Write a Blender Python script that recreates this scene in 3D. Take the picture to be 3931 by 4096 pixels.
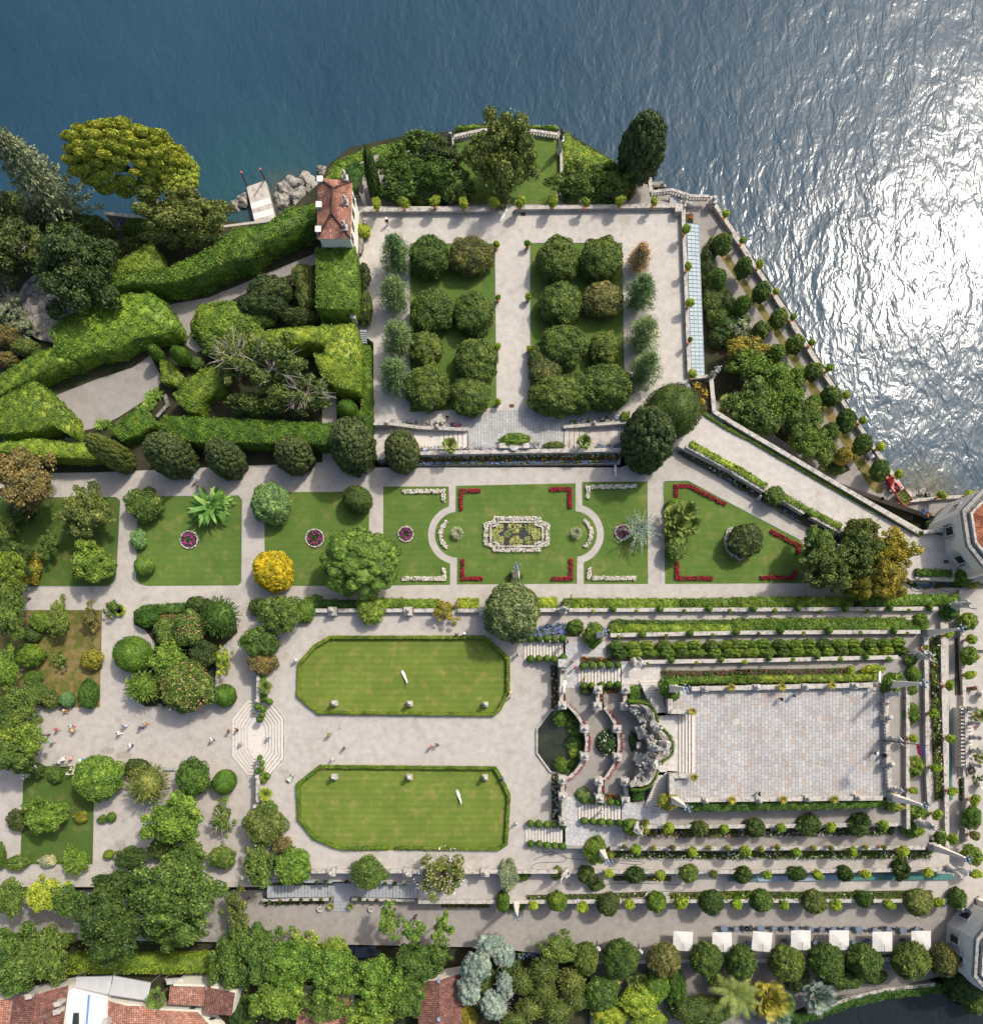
import bpy,bmesh,math,random
import numpy as np
from mathutils import Vector,Matrix,noise
for o in list(bpy.data.objects):
 bpy.data.objects.remove(o)
S=bpy.context.scene
COL=S.collection
HC,FPX,U0,V0,IW,IH=121.0,2768.0,2000.0,2780.0,3931.0,4096.0
cd=bpy.data.cameras.new("camera")
cam=bpy.data.objects.new("camera",cd);COL.objects.link(cam)
cam.location=(0,0,HC)
cd.sensor_fit='AUTO';cd.sensor_width=36.0
cd.lens=36.0*FPX/IH
cd.shift_x=(IW/2-U0)/IH
cd.shift_y=(V0-IH/2)/IH
cd.clip_start=1.0;cd.clip_end=9000.0
S.camera=cam
SUN_EL,SUN_AZ=math.radians(48),math.radians(46)
world=bpy.data.worlds.new("World");S.world=world
world.use_nodes=True
wn=world.node_tree.nodes;wl=world.node_tree.links
sky=wn.new('ShaderNodeTexSky');sky.sky_type='NISHITA';sky.sun_disc=False
sky.sun_elevation=SUN_EL;sky.sun_rotation=SUN_AZ
sky.air_density=1.0;sky.dust_density=5.0;sky.ozone_density=1.0
wl.new(sky.outputs[0],wn['Background'].inputs[0])
wn['Background'].inputs[1].default_value=0.15
sl=bpy.data.lights.new("sun",'SUN');sl.energy=2.9;sl.angle=math.radians(3.0);sl.color=(1.0,0.93,0.82)
so=bpy.data.objects.new("sun",sl);COL.objects.link(so)
sdir=Vector((math.cos(SUN_EL)*math.sin(SUN_AZ),math.cos(SUN_EL)*math.cos(SUN_AZ),math.sin(SUN_EL)))
so.rotation_euler=sdir.to_track_quat('Z','Y').to_euler();so.location=(60,60,150)
S.view_settings.view_transform='Standard';S.view_settings.look='None'
S.view_settings.exposure=0.3;S.view_settings.gamma=1.0
S.render.engine='CYCLES'
S.render.resolution_x=982;S.render.resolution_y=1024
S.cycles.max_bounces=5;S.cycles.diffuse_bounces=2;S.cycles.glossy_bounces=2
S.cycles.transmission_bounces=3;S.cycles.transparent_max_bounces=4
TO={'A':0,'B':1000,'C':2000,'D':2931}
TR={'1':400,'2':1300,'3':2200,'4':3096}
def nat(t,x,y):
 if t=='N':return(x,y)
 if t=='F':return(x*2.0898,y*2.0898)
 k=1/1.881 if t!='D4' else 1/1.075
 return(TO[t[0]]+x*k,TR[t[1]]+y*k)
def tk(t):
 return{'N':1.0,'F':2.0898,'D4':1/1.075}.get(t,1/1.881)
def W(t,x,y,z):
 u,v=nat(t,x,y)
 k=(HC-z)/FPX
 return Vector(((u-U0)*k,-(v-V0)*k,z))
def WS(t,n,z):
 return n*tk(t)*(HC-z)/FPX
def pts(t,lst,z):
 return[W(t,x,y,z)for x,y in lst]
LABELS={}
def tagp(o,label=None,cat=None,group=None,kind=None):
 if label:o['label']=label
 if cat:o['category']=cat
 if group:o['group']=group
 if kind:o['kind']=kind
 return o
def thing(name,label,cat,loc,group=None,rz=0.0):
 o=bpy.data.objects.new(name,None);COL.objects.link(o)
 o.empty_display_size=0.3
 o.location=loc;o.rotation_euler=(0,0,rz)
 return tagp(o,label,cat,group)
def link(name,me,mat,parent=None,loc=None,scale=None,rot=None):
 o=bpy.data.objects.new(name,me);COL.objects.link(o)
 mats=mat if isinstance(mat,(list,tuple))else[mat]
 while len(me.materials)<len(mats):me.materials.append(None)
 for i,m in enumerate(mats):
  o.material_slots[i].link='OBJECT';o.material_slots[i].material=m
 if parent:o.parent=parent
 if loc is not None:o.location=loc
 if scale is not None:o.scale=scale
 if rot is not None:o.rotation_euler=rot
 return o
def one(name,me,mat,label,cat,loc=None,group=None,scale=None,rot=None):
 o=link(name,me,mat,None,loc,scale,rot)
 return tagp(o,label,cat,group)
def dup(o,parent=None):
 c=o.copy();COL.objects.link(c)
 if parent:c.parent=parent
 return c
def copy_tree(root,loc,rz=0.0,label=None,group=None,scale=None):
 r=dup(root);r.location=loc;r.rotation_euler=(0,0,rz)
 if label:r['label']=label
 if group:r['group']=group
 if scale:r.scale=(scale,)*3
 for ch in root.children:
  c=dup(ch,r)
  for g in ch.children:dup(g,c)
 return r
ORD=['first','second','third','fourth','fifth','sixth','seventh','eighth','ninth','tenth','eleventh','twelfth','thirteenth','fourteenth','fifteenth','sixteenth','seventeenth','eighteenth','nineteenth','twentieth']
class MB:
 """collects simple solids into one mesh"""
 def __init__(s):s.v=[];s.f=[]
 def add(s,vs,fs):
  n=len(s.v);s.v+=[tuple(v)for v in vs];s.f+=[tuple(i+n for i in f)for f in fs];return s
 def prism(s,poly,z0,z1,inset=0.0):
  p=[Vector((q[0],q[1],0))for q in poly]
  a=sum(p[i].x*p[(i+1)%len(p)].y-p[(i+1)%len(p)].x*p[i].y for i in range(len(p)))
  if a<0:p.reverse()
  n=len(p)
  vs=[(q.x,q.y,z0)for q in p]+[(q.x,q.y,z1)for q in p]
  fs=[tuple(range(n,2*n)),tuple(reversed(range(n)))]+[(i,(i+1)%n,n+(i+1)%n,n+i)for i in range(n)]
  return s.add(vs,fs)
 def box(s,c,d,rz=0.0,z0=None):
  hx,hy=d[0]/2,d[1]/2;co,si=math.cos(rz),math.sin(rz)
  pl=[(c[0]+x*co-y*si,c[1]+x*si+y*co)for x,y in((-hx,-hy),(hx,-hy),(hx,hy),(-hx,hy))]
  zb=c[2]-d[2]/2 if z0 is None else z0
  return s.prism(pl,zb,zb+d[2])
 def tube(s,a,b,ra,rb=None,n=8):
  rb=ra if rb is None else rb
  a=Vector(a);b=Vector(b);d=(b-a).normalized()
  u=d.cross(Vector((0,0,1))if abs(d.z)<.9 else Vector((1,0,0))).normalized();w=d.cross(u)
  vs=[]
  for c,r in((a,ra),(b,rb)):
   for i in range(n):
    t=2*math.pi*i/n
    vs.append(c+u*(r*math.cos(t))+w*(r*math.sin(t)))
  fs=[(i,n+i,n+(i+1)%n,(i+1)%n)for i in range(n)]+[tuple(range(n)),tuple(reversed(range(n,2*n)))]
  return s.add(vs,fs)
 def lathe(s,c,prof,n=12):
  vs=[];fs=[]
  for r,z in prof:
   for i in range(n):
    t=2*math.pi*i/n
    vs.append((c[0]+r*math.cos(t),c[1]+r*math.sin(t),c[2]+z))
  m=len(prof)
  for j in range(m-1):
   for i in range(n):
    fs.append((j*n+i,j*n+(i+1)%n,(j+1)*n+(i+1)%n,(j+1)*n+i))
  fs.append(tuple(reversed(range(n))));fs.append(tuple(range((m-1)*n,m*n)))
  return s.add(vs,fs)
 def ball(s,c,r,sx=1,sy=1,sz=1,n=10,m=6):
  prof=[(max(1e-3,math.sin(math.pi*j/m))*r,-math.cos(math.pi*j/m)*r)for j in range(m+1)]
  k=len(s.v);s.lathe((0,0,0),prof,n)
  s.v[k:]=[(c[0]+x*sx,c[1]+y*sy,c[2]+z*sz)for x,y,z in s.v[k:]]
  return s
 def mesh(s,name,off=None,smooth=False):
  me=bpy.data.meshes.new(name)
  vs=s.v if off is None else[(x-off[0],y-off[1],z-off[2])for x,y,z in s.v]
  me.from_pydata(vs,[],s.f)
  if smooth:me.polygons.foreach_set('use_smooth',[True]*len(me.polygons))
  me.update();return me
def tri_fix(me):
 bm=bmesh.new();bm.from_mesh(me)
 big=[f for f in bm.faces if len(f.verts)>4]
 bmesh.ops.triangulate(bm,faces=big,ngon_method='BEAUTY')
 bm.to_mesh(me);bm.free();return me
def mesh_np(name,V,Q=None,T=None):
 me=bpy.data.meshes.new(name)
 me.vertices.add(len(V));me.vertices.foreach_set('co',np.asarray(V,dtype=np.float32).ravel())
 nq=0 if Q is None else len(Q);nt=0 if T is None else len(T)
 idx=[];tot=[]
 if nq:idx.append(np.asarray(Q).ravel());tot.append(np.full(nq,4))
 if nt:idx.append(np.asarray(T).ravel());tot.append(np.full(nt,3))
 idx=np.concatenate(idx).astype(np.int32);tot=np.concatenate(tot).astype(np.int32)
 start=np.concatenate([[0],np.cumsum(tot)[:-1]]).astype(np.int32)
 me.loops.add(len(idx));me.loops.foreach_set('vertex_index',idx)
 me.polygons.add(len(tot));me.polygons.foreach_set('loop_start',start)
 me.update(calc_edges=True);me.validate()
 return me
def nodes(name):
 m=bpy.data.materials.new(name);m.use_nodes=True
 nt=m.node_tree;b=nt.nodes['Principled BSDF']
 return m,nt,nt.nodes,nt.links,b
def ramp(nt,stops,fac):
 r=nt.nodes.new('ShaderNodeValToRGB')
 while len(r.color_ramp.elements)<len(stops):r.color_ramp.elements.new(.5)
 for e,(p,c)in zip(r.color_ramp.elements,stops):e.position=p;e.color=(*c,1)
 nt.links.new(fac,r.inputs[0]);return r
def tex(nt,scale,detail=3,rough=.6,vec=None,kind='ShaderNodeTexNoise'):
 n=nt.nodes.new(kind);n.inputs['Scale'].default_value=scale
 if 'Detail' in n.inputs:n.inputs['Detail'].default_value=detail
 if 'Roughness' in n.inputs:n.inputs['Roughness'].default_value=rough
 if vec is not None:nt.links.new(vec,n.inputs['Vector'])
 return n
def mix(nt,a,b,fac,mode='MIX'):
 m=nt.nodes.new('ShaderNodeMix');m.data_type='RGBA';m.blend_type=mode
 for sock,v in((m.inputs[0],fac),(m.inputs[6],a),(m.inputs[7],b)):
  if isinstance(v,bpy.types.NodeSocket):nt.links.new(v,sock)
  else:sock.default_value=v if not isinstance(v,tuple)else(*v,1)
 return m.outputs[2]
def wpos(nt):
 return nt.nodes.new('ShaderNodeNewGeometry').outputs['Position']
def bump(nt,h,b,strength=.4,dist=.05):
 n=nt.nodes.new('ShaderNodeBump');n.inputs['Strength'].default_value=strength;n.inputs['Distance'].default_value=dist
 nt.links.new(h,n.inputs['Height']);nt.links.new(n.outputs[0],b.inputs['Normal'])
def m_speckle(name,c0,c1,c2,fine=9.0,big=.12,rough=.9,bs=.3):
 """fine grain c0..c1 with broad patches drifting towards c2"""
 m,nt,N_,L,b=nodes(name);p=wpos(nt)
 f=tex(nt,fine,4,.75,p);g=tex(nt,big,4,.6,p);g2=tex(nt,.9,3,.6,p)
 r=ramp(nt,[(.3,c0),(.7,c1)],f.outputs[0])
 rb=ramp(nt,[(.42,(0,0,0)),(.68,(1,1,1))],g.outputs[0])
 c=mix(nt,r.outputs[0],c2,rb.outputs[0])
 r2=ramp(nt,[(.3,(.86,.86,.86)),(.7,(1.06,1.06,1.06))],g2.outputs[0])
 dn=tex(nt,.33,6,.72,p);rd=ramp(nt,[(.56,(1,1,1)),(.66,(.84,.82,.79))],dn.outputs[0]);c=mix(nt,c,rd.outputs[0],1.0,'MULTIPLY')
 sp=tex(nt,2.6,5,.8,p);rs=ramp(nt,[(.63,(1,1,1)),(.70,(.66,.62,.56))],sp.outputs[0]);c=mix(nt,c,rs.outputs[0],1.0,'MULTIPLY')
 c=mix(nt,c,r2.outputs[0],1.0,'MULTIPLY')
 L.new(c,b.inputs['Base Color']);b.inputs['Roughness'].default_value=rough
 b.inputs['Specular IOR Level'].default_value=.2
 bump(nt,f.outputs[0],b,bs,.05)
 return m
def m_leaf(name,c0,c1,c2=None,rough=.55,hue=.035,trans=.14):
 m,nt,N_,L,b=nodes(name)
 g=N_.new('ShaderNodeNewGeometry');oi=N_.new('ShaderNodeObjectInfo')
 st=[(0,c0),(.75,c1)]+([(1.0,c2)]if c2 else[])
 r=ramp(nt,st,g.outputs['Random Per Island'])
 nz=tex(nt,.62,3,.6,g.outputs['Position'])
 rv=ramp(nt,[(.32,(.56,.64,.62)),(.5,(.96,.98,.95)),(.68,(1.5,1.34,1.15))],nz.outputs[0])
 c=mix(nt,r.outputs[0],rv.outputs[0],1.0,'MULTIPLY')
 hs=N_.new('ShaderNodeHueSaturation')
 mr=N_.new('ShaderNodeMapRange');L.new(oi.outputs['Random'],mr.inputs[0])
 mr.inputs[3].default_value=.5-hue/2;mr.inputs[4].default_value=.5+hue/2
 mv=N_.new('ShaderNodeMapRange');L.new(oi.outputs['Random'],mv.inputs[0])
 mv.inputs[3].default_value=1.15;mv.inputs[4].default_value=.85
 L.new(mr.outputs[0],hs.inputs['Hue']);L.new(mv.outputs[0],hs.inputs['Value']);L.new(c,hs.inputs['Color'])
 L.new(hs.outputs[0],b.inputs['Base Color'])
 b.inputs['Roughness'].default_value=rough;b.inputs['Specular IOR Level'].default_value=.25
 if trans:
  t=N_.new('ShaderNodeBsdfTranslucent');L.new(hs.outputs[0],t.inputs[0])
  ms=N_.new('ShaderNodeMixShader');ms.inputs[0].default_value=trans
  L.new(b.outputs[0],ms.inputs[1]);L.new(t.outputs[0],ms.inputs[2])
  L.new(ms.outputs[0],N_['Material Output'].inputs[0])
 return m
def m_plain(name,c,rough=.6,metal=0,var=.12,scale=3.0,spec=.4):
 m,nt,N_,L,b=nodes(name)
 o=N_.new('ShaderNodeTexCoord')
 f=tex(nt,scale,4,.65,o.outputs['Object'])
 r=ramp(nt,[(.25,tuple(x*(1-var)for x in c)),(.75,tuple(min(1,x*(1+var))for x in c))],f.outputs[0])
 L.new(r.outputs[0],b.inputs['Base Color']);b.inputs['Roughness'].default_value=rough
 b.inputs['Metallic'].default_value=metal;b.inputs['Specular IOR Level'].default_value=spec
 return m
def m_stone(name,c0,c1,stain,amount=.55,scale=1.6):
 """weathered stone: pale with dark lichen stains"""
 m,nt,N_,L,b=nodes(name);p=wpos(nt)
 f=tex(nt,5.0,5,.7,p);g=tex(nt,scale,5,.7,p)
 r=ramp(nt,[(.3,c0),(.7,c1)],f.outputs[0])
 rb=ramp(nt,[(amount-.05,(0,0,0)),(amount+.13,(1,1,1))],g.outputs[0])
 c=mix(nt,r.outputs[0],stain,rb.outputs[0])
 L.new(c,b.inputs['Base Color']);b.inputs['Roughness'].default_value=.85;b.inputs['Specular IOR Level'].default_value=.25
 bump(nt,f.outputs[0],b,.3,.04)
 return m
def m_pave(name,bw,bh,cols,mortar,rz=0.0,grime=(.8,1.05),offs=.5):
 """rectangular slabs laid in courses, each slab its own tone"""
 m,nt,N_,L,b=nodes(name);p=wpos(nt)
 mp=N_.new('ShaderNodeMapping');mp.inputs['Rotation'].default_value=(0,0,rz);L.new(p,mp.inputs[0])
 br=N_.new('ShaderNodeTexBrick');L.new(mp.outputs[0],br.inputs['Vector'])
 br.inputs['Scale'].default_value=1.0;br.inputs['Brick Width'].default_value=bw;br.inputs['Row Height'].default_value=bh
 br.inputs['Mortar Size'].default_value=.035;br.inputs['Color1'].default_value=(0,0,0,1);br.inputs['Color2'].default_value=(1,1,1,1)
 br.inputs['Mortar'].default_value=(.5,.5,.5,1);br.offset=offs;br.squash=.7;br.squash_frequency=3
 n=len(cols)
 r=ramp(nt,[(i/max(1,n-1)*.98,c)for i,c in enumerate(cols)],br.outputs['Color'])
 c=mix(nt,r.outputs[0],mortar,br.outputs['Fac'])
 g=tex(nt,.35,5,.65,p);rg=ramp(nt,[(.3,(grime[0],)*3),(.7,(grime[1],)*3)],g.outputs[0])
 c=mix(nt,c,rg.outputs[0],1.0,'MULTIPLY')
 g=tex(nt,5,4,.7,p);rg=ramp(nt,[(.3,(.9,.9,.9)),(.7,(1.08,1.08,1.08))],g.outputs[0])
 c=mix(nt,c,rg.outputs[0],1.0,'MULTIPLY')
 L.new(c,b.inputs['Base Color']);b.inputs['Roughness'].default_value=.8;b.inputs['Specular IOR Level'].default_value=.3
 return m
def m_crazy(name,cols,joint,scale=1.3):
 m,nt,N_,L,b=nodes(name);p=wpos(nt)
 v=N_.new('ShaderNodeTexVoronoi');v.inputs['Scale'].default_value=scale;L.new(p,v.inputs['Vector'])
 e=N_.new('ShaderNodeTexVoronoi');e.feature='DISTANCE_TO_EDGE';e.inputs['Scale'].default_value=scale;L.new(p,e.inputs['Vector'])
 sp=N_.new('ShaderNodeSeparateColor');L.new(v.outputs['Color'],sp.inputs[0])
 r=ramp(nt,[(i/(len(cols)-1),c)for i,c in enumerate(cols)],sp.outputs[0])
 re=ramp(nt,[(.03,(1,1,1)),(.06,(0,0,0))],e.outputs['Distance'])
 c=mix(nt,r.outputs[0],joint,re.outputs[0])
 L.new(c,b.inputs['Base Color']);b.inputs['Roughness'].default_value=.8
 return m
def m_lawn(name,c0,c1,dry,stripes=0.0,dryamt=.62):
 m,nt,N_,L,b=nodes(name);p=wpos(nt)
 f=tex(nt,7.0,4,.7,p);g=tex(nt,.22,5,.6,p);h=tex(nt,.6,4,.65,p)
 r=ramp(nt,[(.3,c0),(.7,c1)],f.outputs[0])
 rd=ramp(nt,[(dryamt-.06,(0,0,0)),(dryamt+.12,(.75,.75,.75))],h.outputs[0])
 c=mix(nt,r.outputs[0],dry,rd.outputs[0])
 rg=ramp(nt,[(.3,(.82,.86,.8)),(.7,(1.15,1.12,1.1))],g.outputs[0])
 c=mix(nt,c,rg.outputs[0],1.0,'MULTIPLY')
 if stripes:
  w=N_.new('ShaderNodeTexWave');w.bands_direction='Y';w.inputs['Scale'].default_value=.31;w.inputs['Distortion'].default_value=1.2
  w.inputs['Detail'].default_value=2;w.inputs['Detail Scale'].default_value=.4;L.new(p,w.inputs['Vector'])
  rw=ramp(nt,[(.2,(1-stripes,)*3),(.8,(1+stripes*.6,)*3)],w.outputs['Fac'])
  c=mix(nt,c,rw.outputs[0],1.0,'MULTIPLY')
 L.new(c,b.inputs['Base Color']);b.inputs['Roughness'].default_value=.9;b.inputs['Specular IOR Level'].default_value=.1
 bump(nt,f.outputs[0],b,.5,.06)
 return m
def m_roof(name,cols):
 m,nt,N_,L,b=nodes(name)
 uv=N_.new('ShaderNodeTexCoord').outputs['UV'];p=wpos(nt)
 br=N_.new('ShaderNodeTexBrick');L.new(uv,br.inputs['Vector']);br.inputs['Scale'].default_value=1.0
 br.inputs['Brick Width'].default_value=.3;br.inputs['Row Height'].default_value=.38;br.inputs['Mortar Size'].default_value=.025
 br.offset=0.0;br.inputs['Color1'].default_value=(0,0,0,1);br.inputs['Color2'].default_value=(1,1,1,1)
 r=ramp(nt,[(i/(len(cols)-1)*.99,c)for i,c in enumerate(cols)],br.outputs['Color'])
 c=mix(nt,r.outputs[0],(.05,.03,.025),br.outputs['Fac'])
 g=tex(nt,.8,5,.7,p);rg=ramp(nt,[(.4,(.62,.6,.58)),(.6,(1.08,1.05,1.02))],g.outputs[0])
 c=mix(nt,c,rg.outputs[0],1.0,'MULTIPLY')
 L.new(c,b.inputs['Base Color']);b.inputs['Roughness'].default_value=.85
 return m
M={}
M['gravel']=m_speckle('gravel',(.335,.312,.285),(.48,.450,.412),(.385,.358,.328),7.0,.1)
M['gravel_grey']=m_speckle('gravel_grey',(.225,.21,.193),(.34,.318,.293),(.265,.247,.228),7.0,.12)
M['gravel_pale']=m_speckle('gravel_pale',(.385,.36,.33),(.53,.498,.457),(.435,.408,.375),7.0,.1)
M['gravel_shade']=m_speckle('gravel_shade',(.15,.14,.13),(.24,.225,.21),(.17,.16,.145),7.0,.15)  # gravel darkened to carry the tree shade on the lower terrace
M['soil']=m_speckle('soil',(.05,.035,.025),(.10,.07,.05),(.07,.055,.04),6,.3)
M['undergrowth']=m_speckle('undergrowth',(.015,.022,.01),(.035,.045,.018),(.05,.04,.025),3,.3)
M['stone']=m_stone('stone',(.36,.338,.305),(.50,.472,.43),(.17,.16,.145),.53)
M['stone_clean']=m_stone('stone_clean',(.60,.57,.52),(.72,.69,.64),(.45,.42,.38),.62)
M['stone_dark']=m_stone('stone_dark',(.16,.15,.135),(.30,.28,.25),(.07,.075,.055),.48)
M['statue_stone']=m_stone('statue_stone',(.44,.42,.385),(.62,.595,.55),(.22,.21,.19),.5,2.5)
M['statue_dark']=m_stone('statue_dark',(.12,.115,.105),(.22,.21,.19),(.07,.065,.06),.55,2.5)
M['obelisk_stone']=m_stone('obelisk_stone',(.74,.66,.57),(.84,.76,.67),(.62,.55,.48),.62)
M['rock']=m_stone('rock',(.22,.20,.175),(.42,.395,.35),(.085,.08,.068),.5,.9)
M['steps']=m_stone('steps',(.50,.465,.42),(.60,.56,.51),(.40,.36,.32),.58)
M['steps_grey']=m_stone('steps_grey',(.26,.28,.30),(.36,.38,.40),(.20,.21,.22),.58)
M['pave_top']=m_pave('pave_top',1.0,.52,[(.325,.32,.322),(.40,.394,.388),(.36,.354,.354),(.45,.44,.425),(.375,.37,.37),(.42,.41,.395),(.33,.326,.33),(.40,.32,.26)],(.20,.195,.19),rz=math.pi/2)
M['pave_grey']=m_pave('pave_grey',1.0,.45,[(.32,.33,.325),(.40,.405,.395),(.36,.365,.36),(.45,.445,.425)],(.23,.225,.215),rz=math.pi/2)
M['crazy']=m_crazy('crazy',[(.30,.32,.34),(.43,.43,.42),(.36,.37,.38),(.47,.455,.43)],(.26,.255,.25),1.35)
M['crazy_warm']=m_crazy('crazy_warm',[(.42,.40,.375),(.50,.475,.44),(.46,.44,.415)],(.36,.33,.30),1.3)
M['crazy_brown']=m_crazy('crazy_brown',[(.20,.18,.165),(.27,.245,.225),(.235,.22,.20)],(.10,.09,.08),.8)
M['lawn']=m_lawn('lawn',(.064,.114,.024),(.104,.168,.037),(.17,.175,.055),.035,.58)
M['lawn_stripe']=m_lawn('lawn_stripe',(.096,.142,.024),(.142,.192,.036),(.22,.20,.065),.06,.57)
M['lawn_dry']=m_lawn('lawn_dry',(.075,.088,.02),(.115,.118,.03),(.23,.165,.08),0,.47)
M['lawn_shade']=m_lawn('lawn_shade',(.045,.085,.018),(.075,.125,.028),(.13,.13,.045),0,.58)  # copy of the lawn with shade darkened into its greens
L_={'hedge':((.034,.076,.009),(.08,.142,.016),(.15,.19,.024)),'hedgey':((.075,.14,.008),(.17,.25,.016),(.33,.33,.025)),'hedged':((.022,.055,.009),(.05,.10,.014),None),'ivy':((.05,.10,.01),(.115,.185,.02),(.21,.25,.03)),'green':((.031,.064,.012),(.072,.122,.022),(.14,.185,.038)),'bright':((.05,.10,.013),(.108,.18,.024),(.20,.265,.045)),'lime':((.10,.16,.012),(.20,.26,.026),(.31,.34,.055)),'gold':((.18,.16,.008),(.36,.29,.012),(.48,.40,.03)),'goldbrown':((.10,.10,.012),(.19,.175,.022),(.28,.25,.045)),'olive':((.042,.066,.014),(.09,.122,.026),(.145,.175,.05)),'goldtree':((.13,.125,.012),(.25,.22,.022),(.36,.31,.04)),'brown':((.062,.06,.018),(.115,.105,.032),(.16,.14,.05)),'dark':((.017,.038,.009),(.042,.075,.014),(.07,.10,.02)),'darko':((.019,.034,.01),(.042,.066,.016),(.07,.095,.03)),'azalea':((.028,.056,.010),(.064,.104,.017),(.105,.135,.03)),'azaleab':((.045,.062,.015),(.092,.102,.026),(.13,.13,.045)),'lilypad':((.11,.13,.035),(.19,.22,.06),(.25,.26,.10)),'sage':((.072,.098,.032),(.145,.18,.062),(.22,.25,.105)),'grey':((.09,.12,.06),(.18,.215,.12),(.28,.31,.19)),'fluffy':((.055,.10,.035),(.12,.185,.065),(.19,.26,.10)),'blue':((.085,.125,.095),(.16,.22,.18),(.24,.30,.25)),'bluegreen':((.04,.10,.03),(.10,.19,.06),(.17,.26,.10)),'pine':((.085,.125,.012),(.18,.235,.024),(.28,.32,.05)),'cloudg':((.036,.078,.011),(.08,.148,.023),(.14,.215,.042)),'cypress':((.026,.044,.014),(.06,.086,.026),(.10,.125,.045)),'palm':((.06,.10,.02),(.13,.18,.04),(.22,.25,.07)),'banana':((.05,.12,.02),(.11,.22,.04),(.2,.3,.08)),'agave':((.12,.12,.016),(.24,.22,.035),(.34,.30,.06)),'pale':((.15,.17,.085),(.25,.27,.16),(.36,.37,.25)),'ball':((.026,.066,.008),(.062,.125,.014),(.10,.175,.022)),'orange':((.10,.14,.02),(.16,.2,.03),(.6,.25,.02)),'citrus':((.075,.135,.012),(.17,.25,.02),(.28,.34,.03)),'dry':((.22,.17,.08),(.34,.26,.13),(.3,.25,.12)),}
up=lambda c:None if c is None else(min(.8,c[0]*1.72),min(.8,c[1]*1.62),c[2]*1.7)
for k,(a,b_,c_)in L_.items():
 a,b_,c_=up(a),up(b_),up(c_)
 M[k]=m_leaf('leaf_'+k,a,b_,c_)
def m_flower(name,cols):
 m,nt,N_,L,b=nodes(name);g=N_.new('ShaderNodeNewGeometry')
 r=ramp(nt,[(i/max(1,len(cols)-1)*.99,c)for i,c in enumerate(cols)],g.outputs['Random Per Island'])
 L.new(r.outputs[0],b.inputs['Base Color']);b.inputs['Roughness'].default_value=.6;return m
M['f_white']=m_flower('petal_white',[(.72,.66,.58),(.88,.83,.76),(.80,.72,.62)])
M['f_red']=m_flower('petal_red',[(.27,.006,.025),(.44,.014,.05),(.34,.01,.035)])
M['f_magenta']=m_flower('petal_magenta',[(.30,.03,.20),(.55,.06,.36),(.42,.03,.3)])
M['f_blue']=m_flower('petal_blue',[(.09,.15,.50),(.20,.29,.66),(.34,.40,.74)])
M['f_lilac']=m_flower('petal_lilac',[(.45,.30,.6),(.6,.5,.75),(.5,.2,.45)])
M['f_orange']=m_flower('petal_orange',[(.75,.22,.02),(.65,.12,.02),(.8,.35,.05)])
M['f_yellow']=m_flower('petal_yellow',[(.8,.6,.02),(.75,.5,.02)])
M['f_pink']=m_flower('petal_pink',[(.6,.25,.15),(.65,.35,.22),(.55,.3,.12)])
M['bark']=m_plain('bark',(.11,.085,.065),.9,0,.4,4)
M['bark_pale']=m_plain('bark_pale',(.34,.30,.26),.9,0,.25,4)
M['terracotta']=m_plain('terracotta',(.42,.18,.10),.8,0,.25,6)
M['white_wall']=m_stone('white_wall',(.72,.68,.60),(.82,.78,.70),(.56,.52,.45),.6,.8)
M['white_paint']=m_plain('white_paint',(.78,.76,.72),.5,0,.05)
M['canvas']=m_plain('canvas',(.84,.83,.80),.8,0,.03,2)
M['feather']=m_plain('feather',(.82,.81,.78),.7,0,.08,8)
M['dark_metal']=m_plain('dark_metal',(.045,.055,.07),.45,.3,.2,6)
M['blue_metal']=m_plain('blue_metal',(.14,.19,.27),.5,.4,.3,6)
M['grey_metal']=m_plain('grey_metal',(.30,.31,.32),.5,.3,.2,5)
M['lead']=m_stone('lead',(.24,.24,.235),(.34,.335,.325),(.12,.12,.115),.52,1.2)
M['rust']=m_plain('rust',(.14,.055,.045),.7,.2,.3,6)
M['red_paint']=m_plain('red_paint',(.50,.035,.03),.4,0,.15,4)
M['rubber']=m_plain('rubber',(.03,.03,.03),.8,0,.2,8)
M['wood']=m_plain('wood',(.30,.20,.12),.8,0,.25,5)
M['concrete']=m_stone('concrete',(.42,.38,.34),(.52,.48,.44),(.30,.27,.24),.5,1.0)
M['shutter']=m_plain('shutter',(.20,.25,.31),.6,0,.15,6)
M['dark_glass']=m_plain('dark_glass',(.03,.035,.04),.15,0,.2,2)
M['net']=m_plain('net',(.05,.16,.14),.8,0,.35,3)
M['net_blue']=m_plain('net_blue',(.20,.28,.36),.7,0,.35,2)
M['roof']=m_roof('roof_tile',[(.40,.165,.105),(.50,.235,.165),(.44,.195,.13),(.55,.32,.24),(.33,.135,.095),(.60,.42,.34)])
M['roof_dark']=m_roof('roof_tile_dark',[(.20,.085,.065),(.28,.12,.09),(.16,.075,.06),(.33,.18,.14)])
M['roof_orange']=m_roof('roof_tile_orange',[(.55,.19,.09),(.62,.25,.13),(.5,.16,.08)])
m,nt,N_,L,b=nodes('roof_glass')
p=wpos(nt);b.inputs['Base Color'].default_value=(.40,.48,.48,1);b.inputs['Roughness'].default_value=.22
g=tex(nt,.6,4,.6,p);r=ramp(nt,[(.3,(.24,.30,.305)),(.7,(.36,.42,.415))],g.outputs[0]);L.new(r.outputs[0],b.inputs['Base Color'])
M['glass']=m
m,nt,N_,L,b=nodes('lake_water');p=wpos(nt)
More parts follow.
